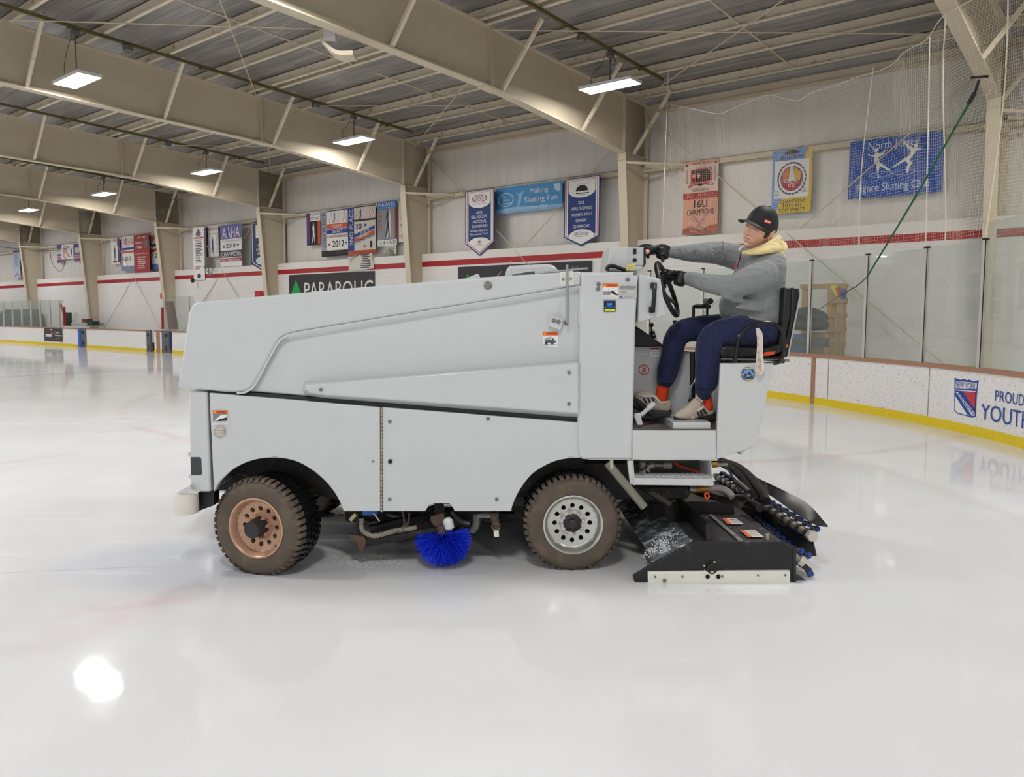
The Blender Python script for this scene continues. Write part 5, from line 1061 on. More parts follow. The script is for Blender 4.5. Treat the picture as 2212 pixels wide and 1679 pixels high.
# cap
mb = MB(); rings = []
for i in range(15):
    a = math.pi/2*i/14; rings.append([hp_(.0855*math.cos(a)**.72*math.sin(p), .109*math.cos(a)**.72*math.cos(p)-.004, .040 - .030*(1-math.cos(p))*.5*math.cos(a) + .103*math.sin(a)) for p in [2*math.pi*k/48 for k in range(48)]])
mb.loft(rings); cap = mb.build('baseball_cap', M_CAP_, person, ang=80)
mb = MB(); rings = []
for j in range(9):
    t = j/8; row = []
    for k in range(25):
        a = math.radians(lerp(-78, 78, k/24)); fr_k = math.cos(a*.98)**.6; ex = .074*t*fr_k
        row.append(hp_((.0865+ex*.22)*math.sin(a), .1075*math.cos(a)+ex*.98, .047 - .10*ex - .24*(.0855*math.sin(a))**2/.0855*(.45+t) - .008))
    rings.append(row)
V = [p for r in rings for p in r]; nn = 25; Fs = [(j*nn+k, j*nn+k+1, (j+1)*nn+k+1, (j+1)*nn+k) for j in range(8) for k in range(24)]
mb.add(V, Fs); vis = mb.build('visor', M_CAP_, cap, ang=80); sd = vis.modifiers.new('thick', 'SOLIDIFY'); sd.thickness = .004; sd.offset = 0
mb = MB(); mb.ball(hp_(0, -.004, .143), .008, .008, .005, 10, 6); mb.build('cap_button', M_CAP_, cap)
# badge: red rounded patch on the left side panel of the cap, bent to the crown
def capsurf(p, z, l=0):
    a = math.asin(max(0, min(.99, (z-.034)/.103))); k = math.cos(a)**.72; return hp_((.0855+l)*k*math.sin(p), (.109+l)*k*math.cos(p)-.004, z)
def badge(mb, pts, l): mb.add([capsurf(math.radians(-52)+x/.094, .066+y+.0*x, l) for x, y in pts], [list(range(len(pts)))])
mb = MB().use(flat((206,26,36))); out = roundpoly([Vector(p) for p in ((-.021,-.0095),(.021,-.0095),(.021,.0095),(-.021,.0095))], .006, 4)
badge(mb, [(-p.x, p.y) for p in out], .0042); mb.use(flat((240,236,236)))
for k, (w0, h0) in enumerate(((.008,.011),(.005,.007),(.005,.006),(.005,.009),(.005,.006),(.004,.006))):
    x0 = -.016 + .0056*k; badge(mb, [(-q[0], q[1]) for q in ((x0, -h0/2), (x0+w0*.72, -h0/2), (x0+w0*.72+.0016, h0/2), (x0+.0016, h0/2))], .0056)
mb.build('cap_badge', None, cap, smooth=False)
# ---- sweatshirt
mb = MB(); lv = [(704,1632,63,.150),(690,1627,69,.165),(665,1625,69,.172),(640,1626,64,.175),(605,1635,55,.190),(578,1643,48,.205),(558,1648,42,.170),(549,1645,38,.13)]
rings = []
for y, cx, rx, ry in lv:
    ring = []
    for k in range(24):
        a = 2*math.pi*k/24; ca, sa = math.cos(a), math.sin(a); q = lambda t: math.copysign(abs(t)**.8, t)
        ring.append(v(cx + rx*q(ca), y + .12*rx*q(ca)*(1 if y > 660 else 0), 5.07) + EY*ry*q(sa))
    rings.append(ring)
mb.loft(rings)
ptube(mb, ((1655,592,4.91,33),(1622,604,4.86,31),(1578,618,4.84,25),(1530,612,4.88,20.5),(1494,603,4.96,16),(1478,600.5,4.99,14.5)), 16)
ptube(mb, ((1612,562,5.22,30),(1580,553,5.27,27),(1545,546,5.27,24.5),(1500,547,5.2,20),(1456,545,5.13,13.5),(1441,544.5,5.1,12.5)), 16)
ptube(mb, ((1668,574,4.98,24),(1640,560,5.2,24)), 16)
# pressed folds: elbow creases and waist rolls
for pts in (((1560,640,4.80,5),(1600,650,4.86,6),(1650,652,4.92,6)), ((1590,663,4.88,5),(1640,668,4.89,7),(1690,660,4.98,5)), ((1690,640,5.0,6),(1694,650,5.1,6)), ((1545,598,4.86,4),(1556,618,4.81,4),(1566,640,4.84,3)), ((1500,590,4.95,3),(1507,603,4.91,3),(1508,618,4.94,3)), ((1486,590,4.97,2.5),(1490,602,4.93,2.5),(1492,615,4.95,2.5)), ((1530,523,5.22,3),(1536,546,5.16,3),(1540,568,5.22,3)), ((1500,530,5.15,2.5),(1504,548,5.10,2.5),(1508,566,5.15,2.5)), ((1470,533,5.1,2),(1474,546,5.07,2),(1476,558,5.1,2)), ((1560,520,5.2,3),(1566,545,5.15,3),(1566,568,5.2,3)), ((1600,588,4.85,4),(1585,604,4.79,4),(1572,630,4.80,4)), ((1640,572,4.92,4),(1615,590,4.83,4),(1600,600,4.80,3)), ((1525,594,4.87,2.5),(1532,610,4.82,2.5),(1534,630,4.86,2.5)), ((1576,650,4.93,4),(1612,657,4.88,5),(1660,652,4.92,4)), ((1580,684,4.93,4),(1640,690,4.88,5),(1688,692,4.97,4)), ((1660,615,4.93,5),(1678,628,4.97,5),(1692,628,5.0,4))): ptube(mb, pts, 8)
shirt = blend(mb.build('sweatshirt', M_GREYS, person), .009, 5, .5)
mb = MB(); P = smoothpts([v(*p) for p in ((1601,545,4.93),(1598,560,4.90),(1592,580,4.88))], 5); mb.tube(P, .0035, 6); mb.build('zip', M_BLACK, shirt)
mb = MB(); mb.tube(smoothpts([v(1597,541,4.95), v(1600,536,4.94), v(1606,531,4.97)], 3), .0065, 8); mb.build('collar_edge', mat('white_cotton', (224,226,232), .8), shirt)
mb = MB(); mb.prism([v(x, y, 4.845) for x, y in ((1588,572),(1593,568),(1592,574),(1589,578))], EY*.03); mb.build('chest_badge', flat((206,40,40)), shirt)
# hood lying round the neck, and the hem of the hoodie underneath
mb = MB()
ptube(mb, ((1602,548,4.96,2.2),(1622,547,4.91,5.5),(1648,543,4.90,7),(1674,538,4.96,8.5),(1690,538,5.08,10),(1690,530,5.2,10)), 12)
ptube(mb, ((1602,543,4.97,2),(1623,542,4.93,4.5),(1648,534,4.94,5.5),(1668,523,4.98,6.5),(1680,515,5.08,7),(1682,514,5.2,7)), 12)
ptube(mb, ((1660,548,4.97,6),(1683,548,5.0,7),(1690,556,5.08,7)), 12); ptube(mb, ((1640,549,5.07,17),(1662,543,5.1,17)), 12)
ptube(mb, ((1648,538,4.915,3),(1670,530,4.95,3.5),(1686,528,5.04,4)), 8); ptube(mb, ((1676,517,5.02,4),(1688,528,5.0,4),(1692,545,5.03,4)), 8)
blend(mb.build('hood', M_CREAMH, person), .006, 4, .5)
mb = MB(); ptube(mb, ((1662,722,4.96,9),(1682,724,4.98,10),(1688,732,5.05,10)), 10); mb.build('hoodie_hem', M_CREAMH, person)
mb = MB(); mb.tube([v(1441, 544.5, 5.1)+(v(1436,544,5.1)-v(1441,544.5,5.1)).normalized()*k for k in (0, .022)], .036, 14); mb.build('cuff', M_CREAMH, person)
# ---- joggers
mb = MB()
ptube(mb, ((1668,726,4.99,33),(1630,717,4.95,36),(1580,716,4.92,33),(1543,726,4.92,29),(1531,752,4.92,29),(1530,785,4.92,28),(1527,820,4.92,26),(1521,844,4.92,20),(1524,858,4.92,13)), 18)
ptube(mb, ((1660,724,5.16,33),(1610,712,5.19,33),(1540,709,5.21,30),(1478,715,5.21,26),(1458,736,5.21,25),(1452,768,5.21,23),(1443,800,5.21,23),(1437,822,5.21,19),(1434,834,5.21,14)), 18)
ptube(mb, ((1660,722,5.0,36),(1655,718,5.16,36)), 18); ptube(mb, ((1686,738,5.0,16),(1676,735,5.16,14)), 12)
for pts in (((1502,842,4.86,3),(1520,850,4.85,3),(1538,846,4.86,3)), ((1504,830,4.86,3),(1525,838,4.84,3),(1548,832,4.86,3)), ((1545,738,4.84,4),(1556,752,4.84,4),(1560,765,4.88,4)), ((1590,700,4.84,4),(1600,720,4.83,4),(1604,744,4.86,4)), ((1422,818,5.14,3),(1440,826,5.12,3),(1456,824,5.14,3))): ptube(mb, pts, 8)
blend(mb.build('joggers', M_NAVY, person), .009, 5, .5)
for pts in (((1527,856,4.93,9.5),(1530,872,4.93,10),(1530,884,4.93,10)), ((1433,834,5.21,13),(1430,850,5.21,13.5),(1427,868,5.21,13))):
    mb = MB(); ptube(mb, pts, 16); mb.build('sock', M_SOCK, person)
# ---- shoes
def shoe(prof, sole, D, hw_scale, stripes, lab):
    def loft_(rows, m, name, parent):
        mb = MB(); rings = []
        for x, yt, yb, hw, sk in rows:
            ring = []
            for k in range(16):
                a = 2*math.pi*k/16; q = lambda t, e: math.copysign(abs(t)**e, t)
                yy = (yt+yb)/2 - (yb-yt)/2*q(math.sin(a), .75); top = max(0, math.sin(a))
                ring.append(v(x, yy, D + sk) + EY*(hw*q(math.cos(a), .8)*(1-.35*top)))
            rings.append(ring)
        mb.loft(rings); return mb.build(name, m, parent, sub=1, ang=80)
    up = loft_(prof, M_SHOE, 'shoe', person); loft_(sole, M_SOLE, 'sole', up)
    for s_ in stripes:
        mb = MB(); mb.prism([v(x, y, s_[0]) for x, y in s_[1]], EY*.012); mb.build('stripe', s_[2], up, bevel=.001)
    return up
BL = flat((30,28,30)); TR = M_SHOEW
n_prof = [(1456,896,903,.014,-.05),(1464,888,905,.034,-.045),(1478,879,908,.044,-.035),(1490,869,908,.046,-.025),(1500,858,907,.044,-.015),(1508,858,904,.043,-.01),(1516,870,902,.041,0),(1526,880,901,.038,.005),(1535,880,899,.034,.01),(1541,884,897,.026,.012)]
n_sole = [(1454,897,909,.022,-.05),(1465,901,912,.043,-.045),(1482,905,914,.053,-.035),(1498,905,914.5,.055,-.022),(1511,902,914,.055,-.01),(1522,895,913,.052,0),(1532,890,912.5,.048,.008),(1540,886,911.5,.040,.012),(1546,888,909,.024,.014)]
shoe(n_prof, n_sole, 4.93, 1, [(4.870, ((1505,891),(1508,889),(1514,899),(1511,901)), BL), (4.873, ((1511,888),(1514.5,886),(1521,897),(1517.5,899)), BL), (4.878, ((1517,885),(1520.5,883),(1528,893),(1525,895)), BL), (4.869, ((1463,892),(1480,896),(1497,894),(1500,895),(1497,904),(1494.5,904),(1496,897),(1480,898.5),(1463,894)), TR), (4.874, ((1476,887),(1490,890),(1504,889),(1520,877),(1521,880),(1505,892),(1490,892.5)), TR)], '')
mb = MB()
for k in range(5): mb.tube([v(1484+5*k, 876-4.4*k, 4.90-.004*k), v(1490+5*k, 880-4.4*k, 4.90), v(1497+5*k, 882-3.4*k, 4.885)], .003, 6)
mb.build('laces', M_SHOEW, person)
f_prof = [(1366,853,876,.030,0),(1378,847,880,.042,0),(1392,845,884,.045,0),(1404,846,887,.043,0),(1414,851,889,.041,0),(1425,860,891,.038,0),(1436,866,892,.036,0),(1445,862,890,.030,0),(1451,866,884,.020,0)]
f_sole = [(1366,872,882,.034,0),(1380,877,887,.046,0),(1395,881,891,.049,0),(1410,884,894.5,.049,0),(1424,887,897,.047,0),(1436,886,898,.044,0),(1445,882,897,.036,0),(1449,884,894,.022,0)]
shoe(f_prof, f_sole, 5.2, 1, [(5.153, ((1389,860),(1393,860),(1398,871),(1394,871)), BL), (5.155, ((1398,860),(1402,860),(1407,871),(1403,871)), BL), (5.157, ((1407,860),(1411,860),(1416,871),(1412,871)), BL), (5.158, ((1372,852),(1390,855),(1414,854),(1428,868),(1440,867),(1440,871),(1425,872),(1412,858),(1390,858.5)), TR)], '')
# ---- gloved hands: palm, four fingers and thumb each
def hand(name, palm, fingers, thumb, thumb_m=None):
    mb = MB(); ptube(mb, palm, 12, sq=.7)
    for fg in fingers: ptube(mb, fg, 8, 4)
    if thumb_m is None: ptube(mb, thumb, 8, 4)
    h = blend(mb.build(name, M_GLOVE, person), .0035, 3, .5)
    if thumb_m: mb = MB(); ptube(mb, thumb, 10, 4); mb.build('bare_thumb', thumb_m, h)
    return h
hand('glove', ((1440,544,5.10,12),(1426,542,5.09,15),(1410,539,5.08,14)), [((1408,534,5.14,5.5),(1396,532,5.16,5),(1386,533,5.17,4.5),(1380,536,5.17,4)), ((1408,536,5.11,5.5),(1396,535,5.12,5.2),(1388,538,5.125,4.6),(1387,544,5.12,4)), ((1408,540,5.08,5.5),(1397,541,5.085,5),(1391,546,5.08,4.6),(1394,552,5.07,4)), ((1410,545,5.05,5),(1401,548,5.045,4.6),(1397,553,5.045,4),(1401,556,5.05,3.6))], ((1421,534,5.04,6),(1408,538,5.01,5.5),(1400,543,5.0,4.8),(1396,546,5.0,4.2)), None)
mb = MB(); ptube(mb, ((1400,543,4.99,4.6),(1395.5,545.5,4.985,4.2)), 10); mb.build('thumb_tip', M_SKIN, person)
mb = MB(); mb.tube([v(1434,534,5.10), v(1430,556,5.08)], [.045, .04], 14); mb.tube([v(1430,552,5.07), v(1432,566,5.06)], [.016, .01], 8); mb.build('glove_strap', M_RUB, person)
hand('glove', ((1474,600,4.99,11),(1462,598,5.01,13.5),(1450,597,5.04,13)), [((1450,590,5.08,5.5),(1440,586,5.10,5.2),(1431,590,5.10,5),(1428,598,5.08,4.4)), ((1448,595,5.07,5.5),(1437,593,5.09,5.2),(1428,599,5.08,5),(1428,607,5.06,4.4)), ((1448,600,5.05,5.5),(1437,601,5.07,5.2),(1429,607,5.06,5),(1431,615,5.05,4.2)), ((1449,606,5.03,5),(1440,609,5.05,4.8),(1434,615,5.04,4.4),(1437,621,5.03,3.8))], ((1459,590,4.98,6),(1449,588,4.95,5.5),(1440,592,4.96,5),(1434,598,4.99,4.4)))
mb = MB(); mb.tube([v(1473,590,4.99), v(1466,614,4.97)], [.036, .036], 14); mb.build('glove_strap', M_RUB, person)
# ---- seat with arm loop (parts of the machine)
M_VINYL = mat('black_seat_vinyl', (26,25,25), .45, bump=.1, bscale=60)
seat = bpy.data.objects.new('seat', None); C.objects.link(seat); seat.parent = Z; seat.matrix_local = wm(Z).inverted() @ Matrix.Translation(v(1640, 785, 5.05))
def sp2(name, pts, D, depth, m, bevel=.02, r=0): 
    P = roundpoly([Vector(p) for p in pts], r, 4) if r else pts; mb = MB(); mb.prism(poly(P, D), EY*depth); return mb.build(name, m, seat, bevel=bevel, seg=3)
sp2('cushion', [(1553,752),(1570,745),(1650,752),(1690,741),(1694,760),(1655,772),(1560,778)], 4.84, .46, M_VINYL, .02)
sp2('seat_pan', [(1560,776),(1690,768),(1690,784),(1560,786)], 4.88, .40, M_BLK, .006)
sp2('backrest', [(1694,620),(1713,624),(1710,680),(1698,735),(1686,762),(1679,758),(1690,700)], 4.85, .44, M_VINYL, .02)
sp2('back_shell', [(1711,621),(1726,622),(1729,634),(1703,772),(1690,772),(1697,740),(1708,690)], 4.84, .46, mat('black_shell', (22,22,23), .35), .012)
mb = MB(); mb.tube([v(x, y, 4.835) for x, y in ((1728,640),(1716,700),(1702,770))], .005, 6); mb.build('shell_piping', mat('pale_piping', (186,180,172), .5), seat)
mb = MB(); mb.tube(smoothpts([v(x, y, 4.755) for x, y in ((1580,784),(1588,778),(1592,750),(1597,728),(1612,709),(1636,699),(1664,698),(1682,706),(1691,722),(1694,750),(1690,772),(1678,784),(1650,784))], 5), .0125, 10); mb.build('arm_loop', mat('glossy_black_tube', (24,24,24), .2), seat)
mb = MB(); mb.tube([v(1557,776,4.83), v(1705,779,4.83)], .008, 8); mb.build('seat_slide', M_STEEL, seat); mb = MB(); mb.tube([v(1600,783,4.83), v(1694,781,4.83)], .012, 8); mb.build('slide_lever', M_BLK, seat)
sp2('reflector_label', [(1652,761),(1676,759),(1670,767),(1648,769)], 4.835, .004, flat((240,84,40)), 0); sp2('reflector_label', [(1693,751),(1702,743),(1702,749),(1692,757)], 4.832, .004, flat((240,120,30)), 0)
# lanyard hanging from the arm loop
M_LAN = mat('pale_lanyard_strap', (222,208,196), .7)
m = MB(); 
for pts, d in ((((1636,709),(1644,722),(1645,760),(1641,808)), 0), (((1636,709),(1639,740),(1636,790),(1638,806),(1641,810),(1648,796),(1644,760)), -.012)):
    P = smoothpts([v(x, y, 4.735+d-(y-709)*.0005) for x, y in pts], 6); w_ = EX*.010+EY*.002; m.loft([[p-w_, p+w_, p+w_+EY*.002, p-w_+EY*.002] for p in P])
lan = tag(m.build('lanyard', M_LAN), 'pale printed lanyard looped over the black seat arm', 'lanyard')
m = MB()
for y in (726, 742, 758, 774, 790): m.bar(v(1637.5,y,4.715-(y-709)*.0005), v(1638.5,y+6,4.715-(y-706)*.0005), .005, .002)
m.build('printed_marks', flat((70,66,110)), lan)
# ================================================================== banners and signs on the wall
BZ = lambda: None
def banner(name, lab, TL, TR, BLc, items, base, t=TW-.22, cat='banner', group=None, outline=None, wave=.0, thick=.008):
    # corners given as seen; the cloth hangs in the wall plane, so only its real width and height are kept
    s0, z0 = pw(*TL, t); s1, z1 = pw(*TR, t); s2, z2 = pw(*BLc, t)
    zt = (z0+z1)/2; W_ = (s0-s1)*S; H_ = (zt-z2)*S; o = B(s0, t, zt); ux = -WX; uz = Vector((0,0,1))
    P = lambda u, w_, l=0: o + ux*(u*W_) - uz*(w_*H_) - NX*(l + wave*math.sin(u*7+w_*5))
    mb = MB().use(flat(base)); ol = outline or ((0,0),(1,0),(1,1),(0,1)); mb.prism([P(a, b) for a, b in ol], NX*thick)
    draw(mb, items, P, ux, uz, W_, H_, .0016)
    return tag(mb.build(name, None, rot=RB, smooth=False), lab, cat, group)
K, Wt, RD, BL_, NV, OG, GY, CR = (28,28,30), (228,226,222), (176,44,40), (34,62,140), (30,58,118), (206,84,52), (150,150,152), (214,208,196)
def lines(u0, v0, u1, v1, n, c, seed=1):
    R = random.Random(seed); return [('r', u0+(u1-u0)*R.uniform(0,.08), lerp(v0,v1,i/n), u0+(u1-u0)*R.uniform(.6,1), lerp(v0,v1,(i+.5)/n), c) for i in range(n)]
def player(cx, cy, h, c):       # plain skater silhouette
    q = [(0,-.5),(.06,-.47),(.07,-.4),(.14,-.34),(.17,-.2),(.14,-.02),(.2,.1),(.16,.26),(.22,.44),(.16,.47),(.07,.3),(.02,.12),(-.05,.28),(-.2,.42),(-.28,.5),(-.32,.46),(-.2,.3),(-.12,.1),(-.13,-.1),(-.2,-.22),(-.12,-.32),(-.06,-.38)]
    return ('p', tuple((cx+a*h*.62, cy+b*h) for a, b in q), c)
# right bay ------------------------------------------------------------
SAL, SAD = (214,150,124), (172,78,62)
banner('tournament_banner', 'salmon hanging banner reading A DIVISION 16U CHAMPIONS', (1478,349), (1553,344), (1473,508), [('r',0,.02,1,.43,(218,190,176)), ('r',0,.0,1,.05,SAL), ('s',.08,.05,.05,.022,K), ('s',.92,.05,.05,.022,K), ('t','WINTER CLASSIC',.22,.022,.78,.055,.03,K), ('t','2015',.36,.075,.64,.11,.02,(170,110,100)),
  ('p',((.2,.12),(.8,.1),(.82,.29),(.2,.31)),(196,70,62))] + [('r',a,.125,a+.085,.285,K) for a in (.24,.35,.46,.57,.68)] + [('p',((.29,.165),(.36,.205),(.29,.245),(.24,.205)),(218,150,130)), ('p',((.43,.165),(.5,.205),(.43,.245),(.38,.205)),(218,150,130)), ('v','BRIDGEWATER',.09,.1,.13,.3,.0,K), ('v','NORTON CUP',.88,.1,.92,.28,.0,K), ('p',((.14,.33),(.3,.30),(.42,.30),(.42,.325),(.3,.335),(.16,.37)),(196,60,56)), ('p',((.58,.30),(.72,.30),(.86,.325),(.86,.355),(.68,.335),(.58,.325)),(196,60,56)), ('p',((.17,.335),(.29,.315),(.3,.33),(.18,.355)),Wt), ('p',((.7,.31),(.83,.33),(.83,.345),(.7,.328)),Wt),
  ('e',.49,.325,.08,.022,K), ('t','GIRLS HOCKEY',.33,.365,.65,.38,0,K), ('t','TOURNAMENT',.24,.385,.74,.42,.03,K), ('r',0,.435,1,.52,RD), ('t','"A" DIVISION',.06,.448,.94,.51,.06,Wt), ('t','16U',.32,.535,.7,.64,.05,K), ('t','CHAMPIONS',.12,.66,.9,.74,.04,K), ('p',((.28,.75),(.36,.75),(.62,.93),(.55,.94)),(176,130,124)), ('p',((.7,.745),(.62,.75),(.36,.93),(.43,.94)),(176,130,124)), ('p',((0,.93),(.25,.88),(.5,.95),(.8,.89),(1,.88),(1,1),(0,1)),SAD), ('r',.22,.94,.36,.97,Wt), ('r',.62,.93,.76,.96,Wt), ('e',.48,.955,.05,.015,K)] + [('e',.1+.8*random.Random(i).random(),.76+.2*random.Random(i+50).random(),.014,.006,(236,204,186)) for i in range(26)], SAL)
YL, SB = (218,184,40), (112,152,208)
banner('champions_banner', 'blue and yellow hanging banner with round emblem above the cap', (1670,327), (1756,317), (1666,463), [('p',((1,0),(1,1),(.12,1),(.2,.82),(.88,.12),(.9,0)),YL), ('p',((.78,.13),(.93,0),(1,0),(1,.2)),YL), ('p',((.3,.04),(.45,.0),(.62,.02),(.7,.06),(.5,.08),(.3,.08)),(96,70,66)), ('t','showdown',.2,.085,.8,.15,.03,(110,44,70)), ('r',.06,.17,.93,.76,Wt), ('e',.5,.46,.37,.26,(70,56,96)), ('e',.5,.46,.33,.232,(232,226,220)), ('e',.5,.46,.29,.20,(120,84,110)), ('p',((.27,.36),(.42,.28),(.44,.46),(.28,.5)),(206,112,54)), ('p',((.56,.28),(.74,.38),(.7,.5),(.56,.46)),(214,168,50)), ('p',((.46,.26),(.53,.26),(.58,.5),(.42,.5)),(214,210,206)), ('p',((.25,.5),(.75,.5),(.68,.6),(.5,.66),(.32,.6)),(176,50,60)), ('t','CAPITAL',.33,.46,.67,.53,.04,Wt), ('t','ICE',.42,.54,.58,.6,.04,Wt)] + [('e',.5+.35*math.cos(a*math.pi/12),.46+.246*math.sin(a*math.pi/12),.012,.008,Wt) for a in range(24)] + lines(.07,.64,.22,.74,5,GY,3) + lines(.76,.62,.92,.70,4,GY,4) + [('t','CHAMPIONS',.22,.79,.86,.845,.012,K), ('t','MITE 8U',.3,.86,.76,.91,.012,K), ('t','TOM WHITE',.18,.925,.86,.98,.012,K)], SB)
def ell(cx, cy, rx, ry, c, q=.06): return ('o', cx, cy, rx, ry, q, c)
banner('club_banner', 'large blue banner of two white figure skaters hung at the right', (1836,309), (2041,278), (1835,431), [('t','North Jersey',.21,.05,.75,.23,.012,(196,208,226)), ('t','Figure Skating Club',.1,.76,.87,.94,.014,(196,208,226)), ell(.36,.62,.12,.05,(180,196,222),.1), ell(.6,.62,.12,.045,(180,196,222),.1), ell(.83,.60,.11,.06,(120,150,204),.06), ell(.22,.66,.13,.09,(120,150,204),.06),
  ('e',.295,.20,.022,.035,Wt), ('p',((.2,.26),(.215,.25),(.27,.285),(.29,.24),(.31,.24),(.36,.26),(.40,.2),(.41,.21),(.365,.30),(.325,.32),(.335,.4),(.46,.56),(.45,.58),(.37,.5),(.34,.49),(.33,.6),(.34,.67),(.325,.67),(.31,.52),(.3,.44),(.275,.38),(.28,.31)),Wt),
  ('e',.715,.20,.022,.035,Wt), ('p',((.585,.12),(.60,.11),(.64,.18),(.70,.24),(.78,.25),(.78,.265),(.72,.29),(.705,.33),(.66,.42),(.685,.48),(.66,.56),(.645,.64),(.63,.64),(.625,.55),(.645,.49),(.61,.44),(.48,.53),(.475,.515),(.59,.40),(.645,.36),(.67,.29),(.63,.22)),Wt)], (24,82,170))
# middle bay -----------------------------------------------------------
def pennant(lab, TL, TR, shL, tipy, items):
    s0, z0 = pw(*TL, TM-.05); s2, z2 = pw(*shL, TM-.05); st_, zt_ = pw((TL[0]+TR[0])/2, tipy, TM-.05); z1 = pw(*TR, TM-.05)[1]; zt = (z0+z1)/2; k = (zt-zt_)/(zt-z2)
    ol = lambda d, e: ((d,d*.4),(1-d,d*.4),(1-d,1-e*.2),(.5,k-e*.5),(d,1-e*.2))
    its = [('p', ol(.035,.06), Wt), ('p', ol(.06,.10), (190,84,70)), ('p', ol(.08,.14), Wt), ('p', ol(.115,.2), NV)]
    return banner('pennant_banner', lab, TL, TR, shL, its + items(k), NV, t=TM-.05, outline=((0,0),(1,0),(1,1),(.5,k),(0,1)))
def semi(cx, y, rx, ry, sgn): return tuple((cx+rx*math.cos(math.pi*i/12), y+sgn*ry*math.sin(math.pi*i/12)) for i in range(13))
pennant('blue pointed pennant reading USA HOCKEY NATIONAL CHAMPIONS, left of the sky blue banner', (1005,414), (1068,407), (1001,527), 553, lambda k: [('p',((.13,.05),(.87,.05),(.87,.22)) + semi(.5,.22,.37,.12,1) + ((.13,.22),),Wt), ell(.5,.16,.26,.075,(150,50,54),.12), ('t','USA',.38,.10,.64,.15,.03,RD), ('t','HOCKEY',.28,.155,.72,.21,.03,NV), ('t','NATIONAL TEAMS',.26,.25,.72,.27,0,RD), ('t','2012',.38,.40,.6,.45,.03,Wt), ('t','USA HOCKEY',.22,.475,.76,.535,.03,Wt), ('t','NATIONAL',.28,.565,.74,.625,.03,Wt), ('t','CHAMPIONS',.25,.655,.77,.715,.03,Wt), ('t',"Women's 40 & Over",.18,.745,.80,.79,.02,Wt), ('t','Recreational Tier II',.18,.81,.80,.855,.02,Wt), ('p', semi(.5,1.0,.36,.10,-1) + ((.14,1.0),(.5,k-.09),(.86,1.0)),Wt), ('s',.5,.98,.08,.045,(150,60,60)), ('t','VERMONT',.38,1.03,.66,1.055,.02,K)])
pennant('blue pointed pennant reading APRIL SHOWERS, right of the sky blue banner', (1219,387), (1297,379), (1213,514), 532, lambda k: [('p',((.13,.05),(.87,.05),(.87,.22)) + semi(.5,.22,.37,.12,1) + ((.13,.22),),Wt), ('p', semi(.5,.23,.17,.10,-1),K), ('s',.38,.12,.02,.014,K), ('s',.5,.10,.02,.014,K), ('s',.62,.12,.02,.014,K), ('r',.34,.26,.7,.275,K), ('r',.42,.29,.6,.30,RD), ('t','2012',.40,.40,.57,.45,.03,Wt), ('t','APRIL SHOWERS',.22,.495,.80,.55,.03,Wt), ('t',"WOMEN'S ADULT",.22,.60,.80,.655,.03,Wt), ('t','CLASSIC',.34,.70,.65,.75,.03,Wt), ('t','CHAMPIONS',.28,.80,.72,.855,.03,Wt), ('p', semi(.5,1.0,.36,.12,-1) + ((.14,1.0),(.5,k-.03),(.86,1.0)),Wt), ell(.5,.96,.2,.05,(150,50,54),.12), ('t','USA HOCKEY',.32,.93,.68,.98,.02,NV)])
banner('skating_banner', 'sky blue banner reading Making Skating Fun between two pennants', (1071,408), (1215,389), (1071,464), [('r',0,.84,1,1,(130,178,216)), ('p',((0,.84),(.3,.78),(1,.86),(1,.9),(0,.9)),(150,192,224)), ell(.16,.48,.12,.26,(220,234,244),.08), ('t','Ice',.10,.32,.15,.40,.02,Wt), ('t','Skating',.12,.44,.21,.54,.02,Wt), ('t','Institute',.12,.57,.24,.66,.02,Wt), ('p',((.33,.2),(.36,.32),(.40,.25),(.45,.2),(.41,.36),(.40,.52),(.38,.7),(.34,.9),(.35,.6),(.36,.42)),(150,190,220)), ('p',((.88,.1),(.96,.08),(.98,.25),(.95,.4),(.89,.28)),(190,214,232)), ('t','Making',.53,.16,.80,.40,.05,Wt), ('t','Skating Fun',.45,.46,.93,.72,.05,Wt), ('t','Since 1959',.54,.80,.78,.91,.04,Wt)], (74,148,204))
# third bay ------------------------------------------------------------
banner('hockey_banner', 'narrow black banner with white player figure, leftmost of the champions bay', (662,461), (692,458), (661,531), [('r',.02,0,.22,.96,(60,66,140)), ('v','CHAMPIONS',.04,.06,.2,.8,.04,RD), ('r',.26,0,1,.26,Wt), ('t','NJYHLFF',.28,.02,.98,.11,.0,K), ('r',.28,.14,.95,.16,(150,120,140)), ('r',.28,.19,.9,.21,K), ('r',.80,.26,1,.96,OG), ('v','DIVISION',.83,.3,.96,.9,.04,RD), player(.5,.62,.66,Wt), ('d','2011-2012',.42,.78,.56,.40,.08,.02,K)], K)
def star_ban(l, TL, TR, BLc, side, items, base=Wt, grp=None):
    return banner('champions_banner', l, TL, TR, BLc, items, base)
AHA = [('t','AAHA',.30,.03,.97,.26,.06,(206,80,70)), ('t','AAHA',.32,.035,.95,.25,.0,Wt), player(.5,.15,.24,BL_)]
banner('champions_banner', 'white champions banner reading ATLANTIC DISTRICT CHAMPIONSHIPS 2012', (694,457), (751,451), (692,556), [('r',0,0,.2,1,(150,154,160)), ('v','2ND PLACE',.04,.04,.16,.8,.03,BL_), ('r',.2,0,1,.02,BL_)] + AHA + [('r',.2,.29,1,.40,OG), ('t','ATLANTIC',.42,.31,.8,.385,.03,Wt), ('r',.2,.41,1,.51,BL_), ('t','DISTRICT',.42,.43,.8,.495,.03,Wt), ('t','CHAMPIONSHIPS',.22,.535,1,.60,.05,(180,70,62)), ('t','2012',.42,.66,.86,.80,.04,K), ('s',.3,.74,.06,.04,RD), ('s',.93,.72,.05,.035,BL_), ('r',0,.87,1,1,K), ('t','Tier 1 Mite AAA Rink',.08,.89,.95,.97,.05,(190,110,124))], Wt)
